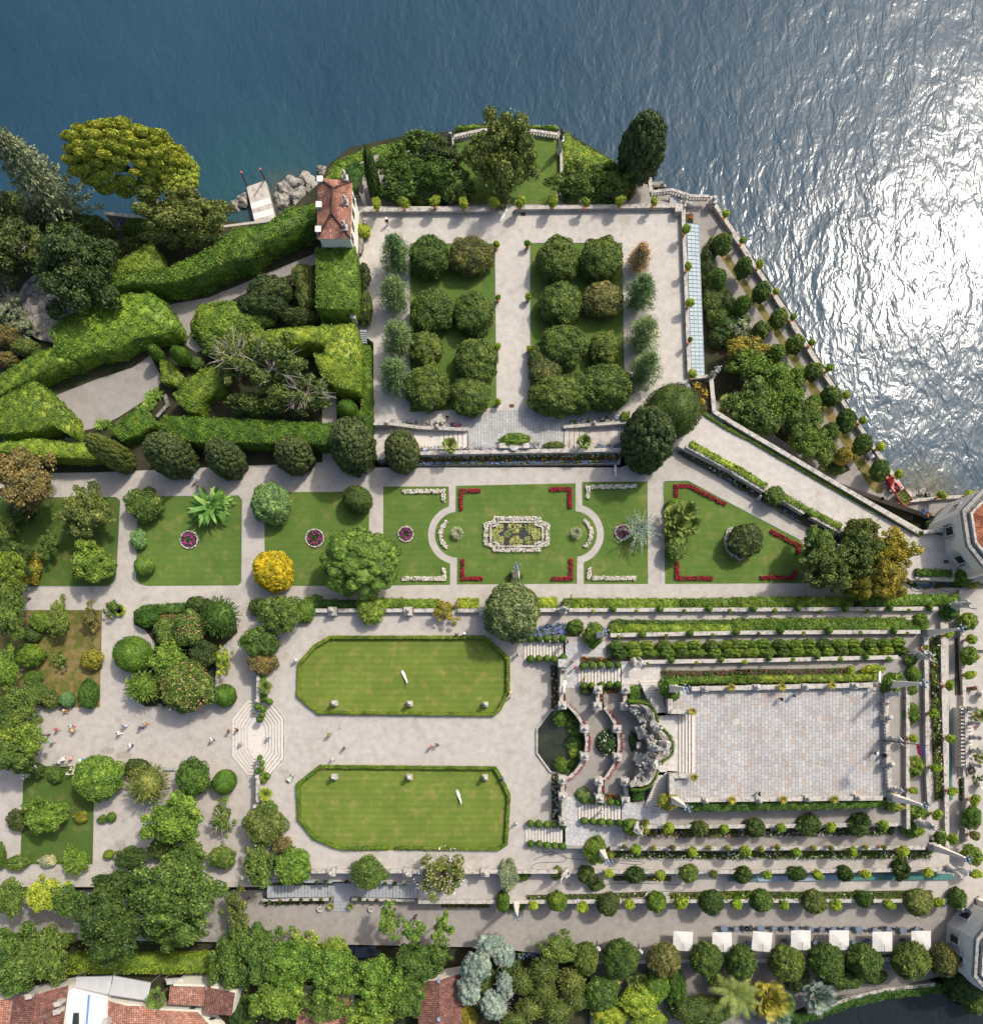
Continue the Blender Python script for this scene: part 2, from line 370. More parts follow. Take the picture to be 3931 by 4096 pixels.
def blob(nt,cx,cy,r0,r1):
 d=nt.nodes.new('ShaderNodeVectorMath');d.operation='DISTANCE';nt.links.new(p,d.inputs[0]);d.inputs[1].default_value=(cx,cy,0)
 mr=nt.nodes.new('ShaderNodeMapRange');nt.links.new(d.outputs['Value'],mr.inputs[0])
 mr.inputs[1].default_value=r0;mr.inputs[2].default_value=r1;mr.inputs[3].default_value=1;mr.inputs[4].default_value=0
 mr.interpolation_type='SMOOTHSTEP'
 return mr.outputs[0]
q1=W('B1',60,760,0);q2=W('D2',1420,1320,0)
big=tex(nt,.02,3,.5,p)
deep=ramp(nt,[(.35,(.014,.045,.075)),(.65,(.018,.056,.090))],big.outputs[0])
sh=tex(nt,.5,5,.7,p)
bed=ramp(nt,[(.35,(.03,.05,.042)),(.65,(.11,.095,.06))],sh.outputs[0])
c=mix(nt,deep.outputs[0],(.018,.064,.080),blob(nt,q1.x,q1.y,4,22))
c=mix(nt,c,bed.outputs[0],blob(nt,q1.x+6,q1.y-3,2,11))
c=mix(nt,c,bed.outputs[0],blob(nt,q2.x,q2.y,1.5,10))
q3=W('D4',700,1080,0);c=mix(nt,c,(.012,.018,.02),blob(nt,q3.x,q3.y,18,34))  # small bay: tree shade and dark bed put into the water colour
L.new(c,b.inputs['Base Color']);b.inputs['Roughness'].default_value=.2;b.inputs['IOR'].default_value=1.33
b.inputs['Specular IOR Level'].default_value=.5
mp=N_.new('ShaderNodeMapping');mp.inputs['Rotation'].default_value=(0,0,math.radians(28));mp.inputs['Scale'].default_value=(1.0,.55,1)
L.new(p,mp.inputs[0])
w1=tex(nt,.32,3,.55,mp.outputs[0]);w1.inputs['Distortion'].default_value=.6
w2=tex(nt,.8,2,.5,mp.outputs[0]);w2.inputs['Distortion'].default_value=.8
w3=tex(nt,.05,2,.5,p)
ad=N_.new('ShaderNodeMath');ad.operation='MULTIPLY_ADD';L.new(w1.outputs[0],ad.inputs[0]);ad.inputs[1].default_value=2.4;L.new(w2.outputs[0],ad.inputs[2])
ad2=N_.new('ShaderNodeMath');ad2.operation='MULTIPLY_ADD';L.new(w3.outputs[0],ad2.inputs[0]);ad2.inputs[1].default_value=6.0;L.new(ad.outputs[0],ad2.inputs[2])
bump(nt,ad2.outputs[0],b,1.0,.095)
M['water']=m
def ico(sub):
 bm=bmesh.new();bmesh.ops.create_icosphere(bm,subdivisions=sub,radius=1.0)
 bm.verts.ensure_lookup_table()
 v=np.array([x.co[:]for x in bm.verts]);f=np.array([[q.index for q in x.verts]for x in bm.faces]);bm.free()
 return v,f
ICO1,ICO2,ICO3=ico(1),ico(2),ico(3)
def unit(a):return a/np.maximum(1e-9,np.linalg.norm(a,axis=-1,keepdims=True))
def leaf_quads(P,N,size,rng,tilt=.55,aspect=.62,along=None):
 n=len(P)
 nn=unit(N+tilt*rng.normal(size=(n,3)))
 t=along if along is not None else rng.normal(size=(n,3))
 t=unit(t-nn*np.sum(t*nn,1,keepdims=True));b=np.cross(nn,t)
 s=(size*(.65+.7*rng.random(n)))[:,None]*.5
 V=np.stack([P+t*s,P+b*s*aspect,P-t*s,P-b*s*aspect],1).reshape(-1,3)
 return V
class Leafy:
 def __init__(s):s.V=[];s.Q=[];s.T=[];s.n=0
 def quads(s,V):
  k=len(V)//4;s.Q.append(np.arange(4*k).reshape(k,4)+s.n);s.V.append(V);s.n+=len(V)
 def tris(s,V,T):
  s.T.append(np.asarray(T)+s.n);s.V.append(V);s.n+=len(V)
 def mesh(s,name):
  return mesh_np(name,np.concatenate(s.V),np.concatenate(s.Q)if s.Q else None,np.concatenate(s.T)if s.T else None)
def fib(n,rng,zmin=-1.0):
 i=np.arange(n)+rng.random();z=1-(1-zmin)*i/n
 th=i*2.399963+rng.random()*6.28;r=np.sqrt(np.maximum(0,1-z*z))
 return np.stack([r*np.cos(th),r*np.sin(th),z],1)
def wob(C,amp,seed):
 """uneven outline: push clumps in or out by direction"""
 return C*np.array([1+amp*(noise.noise(Vector(unit(c[None])[0]*1.7+seed))+.5*noise.noise(Vector(unit(c[None])[0]*3.9+seed)))for c in C])[:,None]
PROTO={}
CLS=[(.42,.13),(.75,.16),(1.25,.2),(2.2,.25),(3.6,.31),(5.5,.38),(9,.46)]
def crown(style,R,var=0):
 k=min(range(len(CLS)),key=lambda i:abs(math.log(CLS[i][0]/R)))
 key=(style,k,var)
 if key in PROTO:return PROTO[key]
 Rc,leaf=CLS[k];lf=leaf/Rc
 rng=np.random.default_rng(hash((len(style)*7+sum(map(ord,style)),k,var))%99991)
 G=Leafy()
 def cover(C,RC,dens,tilt=.55,size=lf,zmin=-.7,sq=1.0,asp=.62):
  tot=0
  for c,r in zip(C,RC):
   n=int(max(6,dens*12.5*r*r/(size*size*.45)))
   d=unit(rng.normal(size=(n,3)))
   P=c+d*r*(.88+.2*rng.random((n,1)))*np.array([1,1,sq])
   keep=P[:,2]>zmin
   dd=np.linalg.norm(P[:,None,:]-C[None],axis=2)/np.array(RC)[None]
   keep&=(dd.min(1)>.72)
   keep&=d[:,2]>-.75
   P=P[keep];dd2=unit(d[keep]*.75+P*.35)
   if len(P):G.quads(leaf_quads(P,dd2,size,rng,tilt,asp))
 def cores(C,RC,f=.8,I=ICO1,sq=1.0):
  for c,r in zip(C,RC):
   V=I[0]*(1+.12*rng.normal(size=(len(I[0]),1)))*r*f*np.array([1,1,sq])+c
   V[:,2]=np.maximum(V[:,2],-.95)
   G.tris(V,I[1])
 if style=='ball':
  C=np.array([[0,0,0.]]);RC=[1.0]
  V=ICO3[0].copy();V=V*(.93+.03*np.sin(5*V[:,:1]+3*V[:,1:2]+var));G.tris(V,ICO3[1])
  n=int(2.0*12.5/(lf*lf*.3));n=min(n,9000)
  d=unit(rng.normal(size=(n,3)));d=d[d[:,2]>-.85]
  bumpy=.97+.035*np.sin(6*d[:,:1]+var)*np.sin(7*d[:,1:2])*np.sin(5*d[:,2:])
  G.quads(leaf_quads(d*bumpy*(1+.03*rng.normal(size=(len(d),1))),d,lf*.8,rng,.5))
 elif style=='dome':
  C=fib(70,rng,-.45)*.80;RC=list(.21+.07*rng.random(len(C)))
  V=ICO3[0]*.82;V[:,2]=np.maximum(V[:,2],-.8);G.tris(V,ICO3[1])
  C=wob(C,.16,var*3.1)*(1+.05*rng.normal(size=(len(C),1)))
  cores(C,RC,.85);cover(C,RC,1.5,.6)
 elif style=='shrub':
  C=wob(fib(34,rng,-.5)*(.62+.16*rng.random((34,1))),.38,var*5.3);RC=list(.24+.16*rng.random(34))
  V=ICO2[0]*.6;V[:,2]=np.maximum(V[:,2],-.8);G.tris(V,ICO2[1])
  cores(C,RC,.78);cover(C,RC,1.35,.7)
 elif style=='tree':
  n=54
  C=fib(n,rng,-.35)*(.52+.33*rng.random((n,1)));RC=list(.10+.19*rng.random(n))
  C=wob(C,.62,var*7.7)+rng.normal(size=C.shape)*.06
  V=ICO2[0]*.42;G.tris(V,ICO2[1])
  cores(C,RC,.7);cover(C,RC,1.5,.85,lf*1.05)
  P=wob(unit(rng.normal(size=(900,3)))*(.6+.42*rng.random((900,1))),.6,var*7.7);P=P[P[:,2]>-.3]
  G.quads(leaf_quads(P,P,lf*1.1,rng,.9))
 elif style=='open':
  n=40
  C=unit(rng.normal(size=(n,3))*np.array([1,1,.7]))*(.35+.6*rng.random((n,1)));C=C[C[:,2]>-.4];C=wob(C,.5,var*2.2)
  RC=list(.12+.12*rng.random(len(C)))
  cores(C,RC,.6);cover(C,RC,1.35,.9,lf*1.1)
 elif style=='cloud':
  n=26
  C=fib(n,rng,-.45)*(.62+.12*rng.random((n,1)));RC=list(.26+.12*rng.random(n))
  C2=[];R2=[]
  for c,r in zip(C,RC):
   d=unit(c*.8+rng.normal(size=(9,3))*.75)
   for q in d:C2.append(c+q*r*.8);R2.append(r*(.3+.16*rng.random()))
  C2=np.array(C2)
  V=ICO2[0]*.7;V[:,2]=np.maximum(V[:,2],-.8);G.tris(V,ICO2[1])
  cores(C,RC,.9);cores(C2,R2,.92);cover(C2,R2,1.5,.35,lf*.75)
 elif style=='spiky':
  V=ICO2[0]*.68;V[:,2]=np.maximum(V[:,2],-.8);G.tris(V,ICO2[1])
  d=fib(260,rng,-.5)
  for q in d:
   L=.2+.16*rng.random();m=9
   t=np.linspace(0,1,m)[:,None]
   ax=unit(q+rng.normal(size=3)*.3);ax=unit(ax+np.array([0,0,-.1]))
   P=q*.66+ax*L*t*1.15
   G.quads(leaf_quads(P,unit(rng.normal(size=(m,3))+q),lf*1.25,rng,.5,.45,np.repeat(ax[None],m,0)))
 elif style=='fluffy':
  for i in range(300):
   h=rng.random()**1.15;zc=-.95+1.9*h;rr=(1-h)**.5*(.75+.35*rng.random())+.05
   a=rng.random()*6.283;ax=unit(np.array([math.cos(a),math.sin(a),.35]))
   m=30;t=rng.random((m,1))**.7
   P=np.array([0,0,zc])+ax*rr*t+rng.normal(size=(m,3))*.055
   G.quads(leaf_quads(P,unit(rng.normal(size=(m,3))*.6+np.array([0,0,.8])),lf*1.0,rng,.5,.4,np.repeat(ax[None],m,0)))
  z=np.linspace(-.9,.5,6)
  C=np.stack([z*0,z*0,z],1);RC=[.55,.55,.5,.42,.32,.2];cores(C,RC,.8)
 elif style=='cone':
  def prof(h):return np.sqrt(np.maximum(0,1-((h+.25)/1.25)**2))if h>-.25 else math.sqrt(max(0,1-((h+.25)/1.0)**2*.55))
  C=[];RC=[]
  for i in range(150):
   h=-.95+1.98*(i+rng.random())/150;h=min(h,.985);r=float(prof(h))*(.84+.1*rng.random());a=i*2.39996
   C.append([r*math.cos(a),r*math.sin(a),h*.95]);RC.append(.10+.08*rng.random())
  C=np.array(C)
  V=ICO3[0].copy()
  for i in range(len(V)):V[i,:2]=unit(V[i:i+1,:2])[0]*float(prof(V[i,2]*.97))*.84;V[i,2]*=.86
  G.tris(V,ICO3[1]);cores(C,RC,.9,ICO1,1.5);cover(C,RC,1.7,.5,lf*.9,-2,1.5)
 elif style=='fir':
  for i in range(230):
   h=i/230;zc=-1+1.95*h;rr=(1-h)**.8*(.8+.35*rng.random())+.09
   a=i*2.39996;ax=unit(np.array([math.cos(a),math.sin(a),-.18+.3*h]));
   m=46;t=rng.random((m,1))**.6
   wd=np.cross(ax,[0,0,1.]);P=np.array([0,0,zc])+ax*rr*t*np.array([1,1,.35])+wd*rng.normal(size=(m,1))*.1*(1.2-t)+rng.normal(size=(m,3))*.02
   G.quads(leaf_quads(P,unit(rng.normal(size=(m,3))*.5+np.array([0,0,.9])),lf*1.2,rng,.5,.45,np.repeat(ax[None],m,0)))
  z=np.linspace(-.95,.7,9);C=np.stack([z*0,z*0,z],1);RC=list(.45*(1-(z+.95)/1.95)+.06);cores(C,RC,.85)
 elif style=='cushion':
  n=120
  d=fib(n,rng,-.5);C=d*np.array([.86,.86,.8])*(.88+.12*rng.random((n,1)));RC=list(.085+.05*rng.random(n))
  inner=unit(rng.normal(size=(70,3)))*(.3+.5*rng.random((70,1)))*np.array([1,1,.7]);inner[:,2]=np.abs(inner[:,2])
  C=np.concatenate([C,inner]);RC+=list(.09+.05*rng.random(70))
  cores(C,RC,.75,ICO1,.8);cover(C,RC,1.9,.6,lf*.85,-.7,.8)
 PROTO[key]=G.mesh('foliage_'+style)
 return PROTO[key]
TRUNK={}
def trunk_mesh(h,r,limbs=5,spread=1.0,seed=0):
 rng=random.Random(seed);mb=MB();p=Vector((0,0,-.3));q=p
 n=4
 for i in range(n):
  q2=Vector((rng.uniform(-.08,.08)*h*.3,rng.uniform(-.08,.08)*h*.3,h*(i+1)/n))
  mb.tube(q,q2,r*(1-.14*i),r*(1-.14*(i+1)),9);q=q2
 for i in range(limbs):
  a=6.283*i/max(1,limbs)+rng.random();s=q.lerp(Vector((0,0,h*.6)),rng.random()*.6)
  e=s+Vector((math.cos(a)*spread,math.sin(a)*spread,spread*(.5+.5*rng.random())))
  m_=s.lerp(e,.5)+Vector((0,0,spread*.12))
  mb.tube(s,m_,r*.42,r*.28,7);mb.tube(m_,e,r*.28,r*.1,7)
 return mb.mesh('trunk',smooth=True)
def radial_fix(t,x,y,rx,ry,rz,z):
 """true horizontal radii once the lean of a tall crown in the picture is taken off"""
 u,v=nat(t,x,y);ax=abs(u-U0)/FPX;ay=abs(v-V0)/FPX
 a=math.sqrt(max(rx*rx-(rz*ax)**2,(.76*rx)**2));b=math.sqrt(max(ry*ry-(rz*ay)**2,(.76*ry)**2))
 return a,b
PC=[0]
NAMES={'ball':('topiary','topiary'),'dome':('shrub','shrub'),'shrub':('shrub','shrub'),'tree':('broadleaf_tree','tree'),'open':('broadleaf_tree','tree'),'cloud':('broadleaf_tree','tree'),'spiky':('conifer_tree','tree'),'fluffy':('young_conifer','tree'),'cone':('cypress_tree','tree'),'fir':('conifer_tree','tree'),'cushion':('pine_tree','tree')}
def plant(t,x,y,rx,ry,style,col,label,z=6.0,trunk=None,rz=None,hz=None,group=None,name=None,cat=None,rot=None,pale=False,fix=None):
 """a crown seen at survey point x,y with measured radii; trunk = clear stem height below the crown"""
 PC[0]+=1;v=PC[0]
 R0=WS(t,(rx+ry)/2,z+2)
 if rz is None:rz=R0*{'ball':.95,'dome':.72,'shrub':.75,'tree':.72,'open':.7,'cloud':.75,'spiky':.85,'fluffy':1.0,'cone':1.9,'fir':3,'cushion':.5}[style]
 th=0.0 if trunk is None else trunk
 zc=z+th+rz*(.8 if style not in('fluffy','cone','fir')else.96)if hz is None else z+hz
 c=W(t,x,y,zc)
 a,b=radial_fix(t,x,y,WS(t,rx,zc),WS(t,ry,zc),rz,zc)
 if fix:a,b=fix
 jr=random.Random(v);j=jr.uniform(.93,1.08)if group else 1;a*=j*jr.uniform(.97,1.03);b*=j
 me=crown(style,(a+b+rz)/3,v%2 if style in('fir','cushion')else v%3)
 nm,ct=NAMES[style];nm=name or nm;ct=cat or ct
 r=(0,0,v*2.4%6.28)if(rot is None and abs(a-b)<.12*a)else(0,0,(rot or 0)+(3.14159 if v%2 else 0))
 if trunk is None:
  return one(nm,me,M[col],label,ct,c,group,(a,b,rz),r)
 e=thing(nm,label,ct,(c.x,c.y,z),group)
 link('crown',me,M[col],e,(0,0,zc-z),(a,b,rz),r)
 h=max(.6,zc-z-rz*.25)
 key=(round(h*2),round(a))
 if key not in TRUNK:TRUNK[key]=trunk_mesh(h,max(.07,.05*a+.06),6,a*.5,PC[0])
 link('trunk',TRUNK[key],M['bark_pale' if pale else 'bark'],e,None,None,(0,0,v))
 if pale:
  mb=MB();rn=random.Random(v)
  for i in range(16):
   t_=rn.uniform(0,6.28);el=rn.uniform(.1,1.2);d=Vector((math.cos(t_)*math.cos(el)*a,math.sin(t_)*math.cos(el)*b,math.sin(el)*rz));m_=d*.6+Vector((rn.uniform(-.3,.3),rn.uniform(-.3,.3),.1));mb.tube((0,0,0),m_,.085,.06,6)
   for k in range(3):mb.tube(m_,d*rn.uniform(.95,1.06)+Vector((rn.uniform(-.8,.8),rn.uniform(-.8,.8),rn.uniform(-.2,.5))),.045,.015,5)
  link('limbs',mb.mesh('limbs'),M['bark_pale'],e,(0,0,zc-z))
 return e
def poly_area(p):return.5*sum(p[i].x*p[(i+1)%len(p)].y-p[(i+1)%len(p)].x*p[i].y for i in range(len(p)))
def in_poly(P,poly):
 x,y=P[:,0],P[:,1];ins=np.zeros(len(P),bool);n=len(poly)
 for i in range(n):
  x1,y1,x2,y2=poly[i].x,poly[i].y,poly[(i+1)%n].x,poly[(i+1)%n].y
  c=((y1>y)!=(y2>y));xi=(x2-x1)*(y-y1)/((y2-y1)if abs(y2-y1)>1e-9 else 1e-9)+x1
  ins^=c&(x<xi)
 return ins
def hedge(poly,z0,z1,col,label,name='hedge',cat='hedge',leaf=.24,dens=1.5,rough=.15,slope=None,group=None,soft=0.0):
 """clipped hedge: leafy top at z1 (poly is the outline of that top), leafy sides down to z0"""
 rng=np.random.default_rng(int(abs(poly[0].x*13+poly[0].y*7))%9999+len(poly))
 G=Leafy();area=abs(poly_area(poly))
 if poly_area(poly)<0:poly=poly[::-1]
 xs=[p.x for p in poly];ys=[p.y for p in poly]
 zt=(lambda P:np.full(len(P),z1))if slope is None else slope
 def lump(P):return rough*(np.sin(P[:,0]*1.9+P[:,1]*.7)*np.sin(P[:,1]*2.3-P[:,0]*.4)+.8*np.sin(P[:,0]*4.1+1)*np.sin(P[:,1]*3.7))
 n=int(dens*area/(leaf*leaf*.42)*(max(xs)-min(xs))*(max(ys)-min(ys))/max(area,.01))
 P=np.stack([rng.uniform(min(xs),max(xs),n),rng.uniform(min(ys),max(ys),n),np.zeros(n)],1)
 P=P[in_poly(P,poly)];P[:,2]=zt(P)+lump(P)+rng.normal(size=len(P))*leaf*.18
 N=np.tile([0,0,1.],(len(P),1));G.quads(leaf_quads(P,N,leaf,rng,.5))
 m=len(poly);core=[]
 for i in range(m):
  a,b=poly[i],poly[(i+1)%m];L=math.hypot(b.x-a.x,b.y-a.y)
  if L<.02:continue
  nrm=np.array([(b.y-a.y)/L,-(b.x-a.x)/L,.15]);h=max(.1,max(zt(np.array([[a.x,a.y,0],[b.x,b.y,0]])))-z0)
  k=int(dens*L*h/(leaf*leaf*.42));s=rng.random(k);w=rng.random(k)
  Q=np.stack([a.x+(b.x-a.x)*s,a.y+(b.y-a.y)*s,np.zeros(k)],1)
  Q[:,2]=z0+(zt(Q)-z0)*w;off=(lump(Q*np.array([1,1,0])+Q[:,2:3])+rng.normal(size=k)*.05-.04)[:,None]
  Q+=nrm*off;G.quads(leaf_quads(Q,np.tile(nrm,(k,1)),leaf,rng,.34))
 me=bpy.data.meshes.new('t');ins=.10
 mb=MB();pl=[]
 for i in range(m):
  a,b,c=poly[i-1],poly[i],poly[(i+1)%m]
  d1=Vector((b.x-a.x,b.y-a.y,0)).normalized();d2=Vector((c.x-b.x,c.y-b.y,0)).normalized()
  n1=Vector((-d1.y,d1.x,0));n2=Vector((-d2.y,d2.x,0));nn=n1+n2
  nn=nn.normalized()if nn.length>.2 else n1
  pl.append(Vector((b.x,b.y,0))+nn*ins)
 arr=np.array([[p.x,p.y,0]for p in pl]);zz=zt(arr)-.12
 bm=bmesh.new();lo=[bm.verts.new((p.x,p.y,z0-.1))for p in pl];hi=[bm.verts.new((p.x,p.y,float(z)))for p,z in zip(pl,zz)]
 for i in range(m):bm.faces.new((lo[i],lo[(i+1)%m],hi[(i+1)%m],hi[i]))
 f=bm.faces.new(hi);bm.normal_update();bmesh.ops.triangulate(bm,faces=bm.faces[:]);bm.verts.index_update()
 V=np.array([v.co[:]for v in bm.verts]);T=np.array([[v.index for v in f.verts]for f in bm.faces]);bm.free()
 G.tris(V,T)
 cx,cy=sum(xs)/m,sum(ys)/m
 me=G.mesh(name);me.transform(Matrix.Translation((-cx,-cy,-z0)))
 return one(name,me,M[col],label,cat,(cx,cy,z0),group)
def ribbon(path,w):
 """polygon of constant width round a polyline"""
 L=[];Rr=[];n=len(path)
 for i in range(n):
  d=Vector((0,0,0))
  if i>0:d+=(path[i]-path[i-1]).normalized()
  if i<n-1:d+=(path[i+1]-path[i]).normalized()
  d.z=0;d.normalize();k=Vector((-d.y,d.x,0));f=1.0
  if 0<i<n-1:
   e=(path[i+1]-path[i]);e.z=0;e.normalize();f=1/max(.4,abs(k.dot(Vector((-e.y,e.x,0)))))
  L.append(path[i]+k*w/2*f);Rr.append(path[i]-k*w/2*f)
 return L+Rr[::-1]
def blobs(G,P,r,n,leaf,rng,sq=.7):
 d=unit(rng.normal(size=(len(P)*n,3)));d[:,2]=np.abs(d[:,2])
 Q=np.repeat(P,n,0)+d*(np.repeat(r,n)[:,None]if not np.isscalar(r)else r)*np.array([1,1,sq])
 G.quads(leaf_quads(Q,d,leaf,rng,.6))
def scatter(poly,n,rng):
 xs=[p.x for p in poly];ys=[p.y for p in poly];out=[]
 P=np.stack([rng.uniform(min(xs),max(xs),n*4),rng.uniform(min(ys),max(ys),n*4),np.zeros(n*4)],1)
 return P[in_poly(P,poly)][:n]
def flower_bed(polys,z,leafcol,flowers,label,h=.3,soil=True,dens=11.0,ratio=.5,fsize=.17,cat='flower bed',name='flower_bed',group=None):
 """polys: list of outlines; flowers: material keys, each getting its own part"""
 p0=polys[0];c=Vector((sum(p.x for p in p0)/len(p0),sum(p.y for p in p0)/len(p0),z))
 e=thing(name,label,cat,c,group);T_=Matrix.Translation(-c)
 rng=np.random.default_rng(int(abs(c.x*31+c.y*17))%9999)
 if soil:
  mb=MB()
  for p in polys:mb.prism(p,z-.2,z+.06)
  me=tri_fix(mb.mesh('soil'));me.transform(T_);link('soil',me,M['soil'],e)
 parts=[(leafcol,1.0)]+[(f,ratio/len(flowers))for f in flowers]
 for i,(mk,fr)in enumerate(parts):
  G=Leafy()
  for p in polys:
   n=max(5,int(abs(poly_area(p))*dens*fr));P=scatter(p,n,rng)
   if not len(P):continue
   P[:,2]=z+h*(.45 if i==0 else.8)+rng.normal(size=len(P))*.05
   blobs(G,P,.2 if i==0 else.13,9 if i==0 else 7,(fsize*1.15 if i==0 else fsize),rng)
  if not G.V:continue
  me=G.mesh('foliage' if i==0 else 'blossoms');me.transform(T_)
  link('foliage' if i==0 else 'blossoms',me,M[mk],e)
 return e
def slab(name,poly,z0,z1,mat,kind='structure'):
 me=tri_fix(MB().prism(poly,z0,z1).mesh(name));o=link(name,me,mat);o['kind']=kind;return o
def sheet(name,poly,z,mat,kind='structure'):
 bm=bmesh.new();p=poly if poly_area(poly)>0 else poly[::-1]
 bm.faces.new([bm.verts.new((q.x,q.y,z))for q in p]);bm.normal_update();bmesh.ops.triangulate(bm,faces=bm.faces[:])
 me=bpy.data.meshes.new(name);bm.to_mesh(me);bm.free();o=link(name,me,mat)
 if kind:o['kind']=kind
 return o
def wall(path,z0,z1,w,label,mat='stone',cap='stone',name='parapet_wall',over=.06,ct=.14,body_dark=True,group=None):
 path=[Vector((p.x,p.y,0))for p in path]
 c=sum(path,Vector())/len(path);c.z=z0
 e=thing(name,label,'wall',c,group)
 link('wall_body',tri_fix(MB().prism(ribbon(path,w),z0,z1-ct).mesh('wall_body',c)),M[mat],e)
 mb=MB();rng=random.Random(int(abs(c.x*10+c.y)))
 for a,b in zip(path[:-1],path[1:]):
  L=(b-a).length;n=max(1,int(L/1.6));d=(b-a).normalized();k=Vector((-d.y,d.x,0))*(w/2+over)
  for i in range(n):
   s=a+d*(L*i/n+.012);t=a+d*(L*(i+1)/n-.012);q=k*rng.uniform(.97,1.04)
   mb.prism([s-q,t-q,t+q,s+q],z1-ct+.002,z1+rng.uniform(-.015,.02))
 link('coping',mb.mesh('coping',c),M[cap],e)
 return e
def balustrade(path,z0,z1,label,w=.42,mat='stone',name='balustrade',step=.45,group=None):
 path=[Vector((p.x,p.y,0))for p in path];c=sum(path,Vector())/len(path);c.z=z0
 e=thing(name,label,'balustrade',c,group);h=z1-z0
 link('plinth',tri_fix(MB().prism(ribbon(path,w),z0,z0+h*.2).mesh('plinth',c)),M[mat],e)
 link('handrail',tri_fix(MB().prism(ribbon(path,w*1.05),z1-h*.16,z1).mesh('handrail',c)),M[mat],e)
 mb=MB()
 for a,b in zip(path[:-1],path[1:]):
  n=max(1,int((b-a).length/step))
  for i in range(n):
   p=a.lerp(b,(i+.5)/n);H=h*.64
   mb.lathe((p.x,p.y,z0+h*.2),[(.09,0),(.14,H*.3),(.07,H*.7),(.1,H)],6)
 link('balusters',mb.mesh('balusters',c),M[mat],e)
 return e
def stairs(lo,hi,z0,z1,n,label,mat='steps',name='stone_stairs',base=None,cheeks=True,group=None):
 """lo: the two ends of the bottom edge, hi: of the top edge (world points)"""
 a,b=lo;d,c_=hi;cc=(a+b+c_+d)/4;cc.z=z0
 e=thing(name,label,'stairs',cc,group);mb=MB();base=z0-.6 if base is None else base
 for i in range(n):
  t0,t1=i/n,(i+1)/n
  p=[a.lerp(d,t0),b.lerp(c_,t0),b.lerp(c_,t1),a.lerp(d,t1)]
  mb.prism(p,base,z0+(z1-z0)*(i+1)/n-.05)
 link('risers',mb.mesh('risers',cc),M[mat],e)
 mb=MB()
 for i in range(n):
  t0,t1=i/n-.12/n,(i+1)/n
  p=[a.lerp(d,t0),b.lerp(c_,t0),b.lerp(c_,t1),a.lerp(d,t1)]
  mb.prism(p,z0+(z1-z0)*(i+1)/n-.05,z0+(z1-z0)*(i+1)/n)
 link('treads',mb.mesh('treads',cc),M[mat],e)
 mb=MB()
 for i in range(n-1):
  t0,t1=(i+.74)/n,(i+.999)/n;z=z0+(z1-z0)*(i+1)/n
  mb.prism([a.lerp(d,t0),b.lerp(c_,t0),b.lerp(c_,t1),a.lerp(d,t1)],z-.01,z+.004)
 if n>1:link('riser_shade',mb.mesh('riser_shade',cc),M['stone_dark'],e)  # dark strips at the riser feet paint in the risers' shadow lines
 return e
def roof_plane(mb_uv,a,b,c,d,period=.3,thick=.12):
 """pantile slope: a-b along the eave, d-c along the ridge"""
 n=max(2,int((b-a).length/period*4));rows=max(2,int((d-a).length/.38))
 nrm=(b-a).cross(d-a).normalized();vs=[];uv=[]
 Lx=(b-a).length;Ly=(d-a).length
 for j in range(rows+1):
  for i in range(n+1):
   s=i/n;t=j/rows;p=a.lerp(b,s).lerp(d.lerp(c,s),t)
   p=p+nrm*(.045*math.cos(s*Lx/period*2*math.pi));vs.append(p);uv.append((s*Lx,t*Ly))
 fs=[(j*(n+1)+i,j*(n+1)+i+1,(j+1)*(n+1)+i+1,(j+1)*(n+1)+i)for j in range(rows)for i in range(n)]
 k=len(mb_uv[0]);mb_uv[0].extend(vs);mb_uv[1].extend([tuple(q+k for q in f)for f in fs]);mb_uv[2].extend(uv)
def roof_mesh(planes,off,name='roof'):
 st=([],[],[])
 for p in planes:roof_plane(st,*p)
 me=bpy.data.meshes.new(name);me.from_pydata([tuple(v-off)for v in st[0]],[],st[1])
 uvl=me.uv_layers.new(name='UVMap')
 vi=np.zeros(len(me.loops),np.int32);me.loops.foreach_get('vertex_index',vi)
 uvl.data.foreach_set('uv',np.array(st[2],np.float32)[vi].ravel());me.update();return me
ZB,ZL,ZW,ZN,ZP,ZA,ZT,Z2,ZC,Z3,Z4,Z5=2.0,3.0,3.2,5.0,6.0,7.5,8.0,10.0,11.0,12.0,14.0,14.8
me=bpy.data.meshes.new('lake');me.from_pydata([(-4000,-4000,0),(4000,-4000,0),(4000,4000,0),(-4000,4000,0)],[],[(0,1,2,3)])
o=link('lake_water',me,M['water']);o['kind']='structure'
N_=lambda lst,z:pts('N',lst,z)
island=N_([(-700,850),(150,880),(430,880),(600,880),(860,870),(960,890),(1120,885),(1200,800),(1290,720),(1310,660),(1400,590),(1600,545),(1800,525),(1890,495),(2070,490),(2270,530),(2490,665),(2600,735),(2620,765),(2850,790),(2885,840),(3150,1230),(3600,1955),(3650,2010),(3800,1990),(3960,1955),(4500,1900),(4700,3600),(4200,3760),(3931,3925),(3800,3960),(3582,3975),(3250,4035),(3130,4110),(3040,4250),(2980,4700),(-700,4700)],1.2)
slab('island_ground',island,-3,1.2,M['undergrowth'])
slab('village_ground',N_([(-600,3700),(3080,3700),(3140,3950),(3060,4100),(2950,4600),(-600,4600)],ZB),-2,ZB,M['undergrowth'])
slab('lakeside_garden',N_([(2600,745),(2625,775),(2850,796),(2880,845),(3150,1240),(3600,1962),(3650,2012),(3800,1992),(3960,1960),(4400,1950),(4400,2300),(2700,1700),(2600,900)],ZL),-2,ZL,M['gravel_grey'])
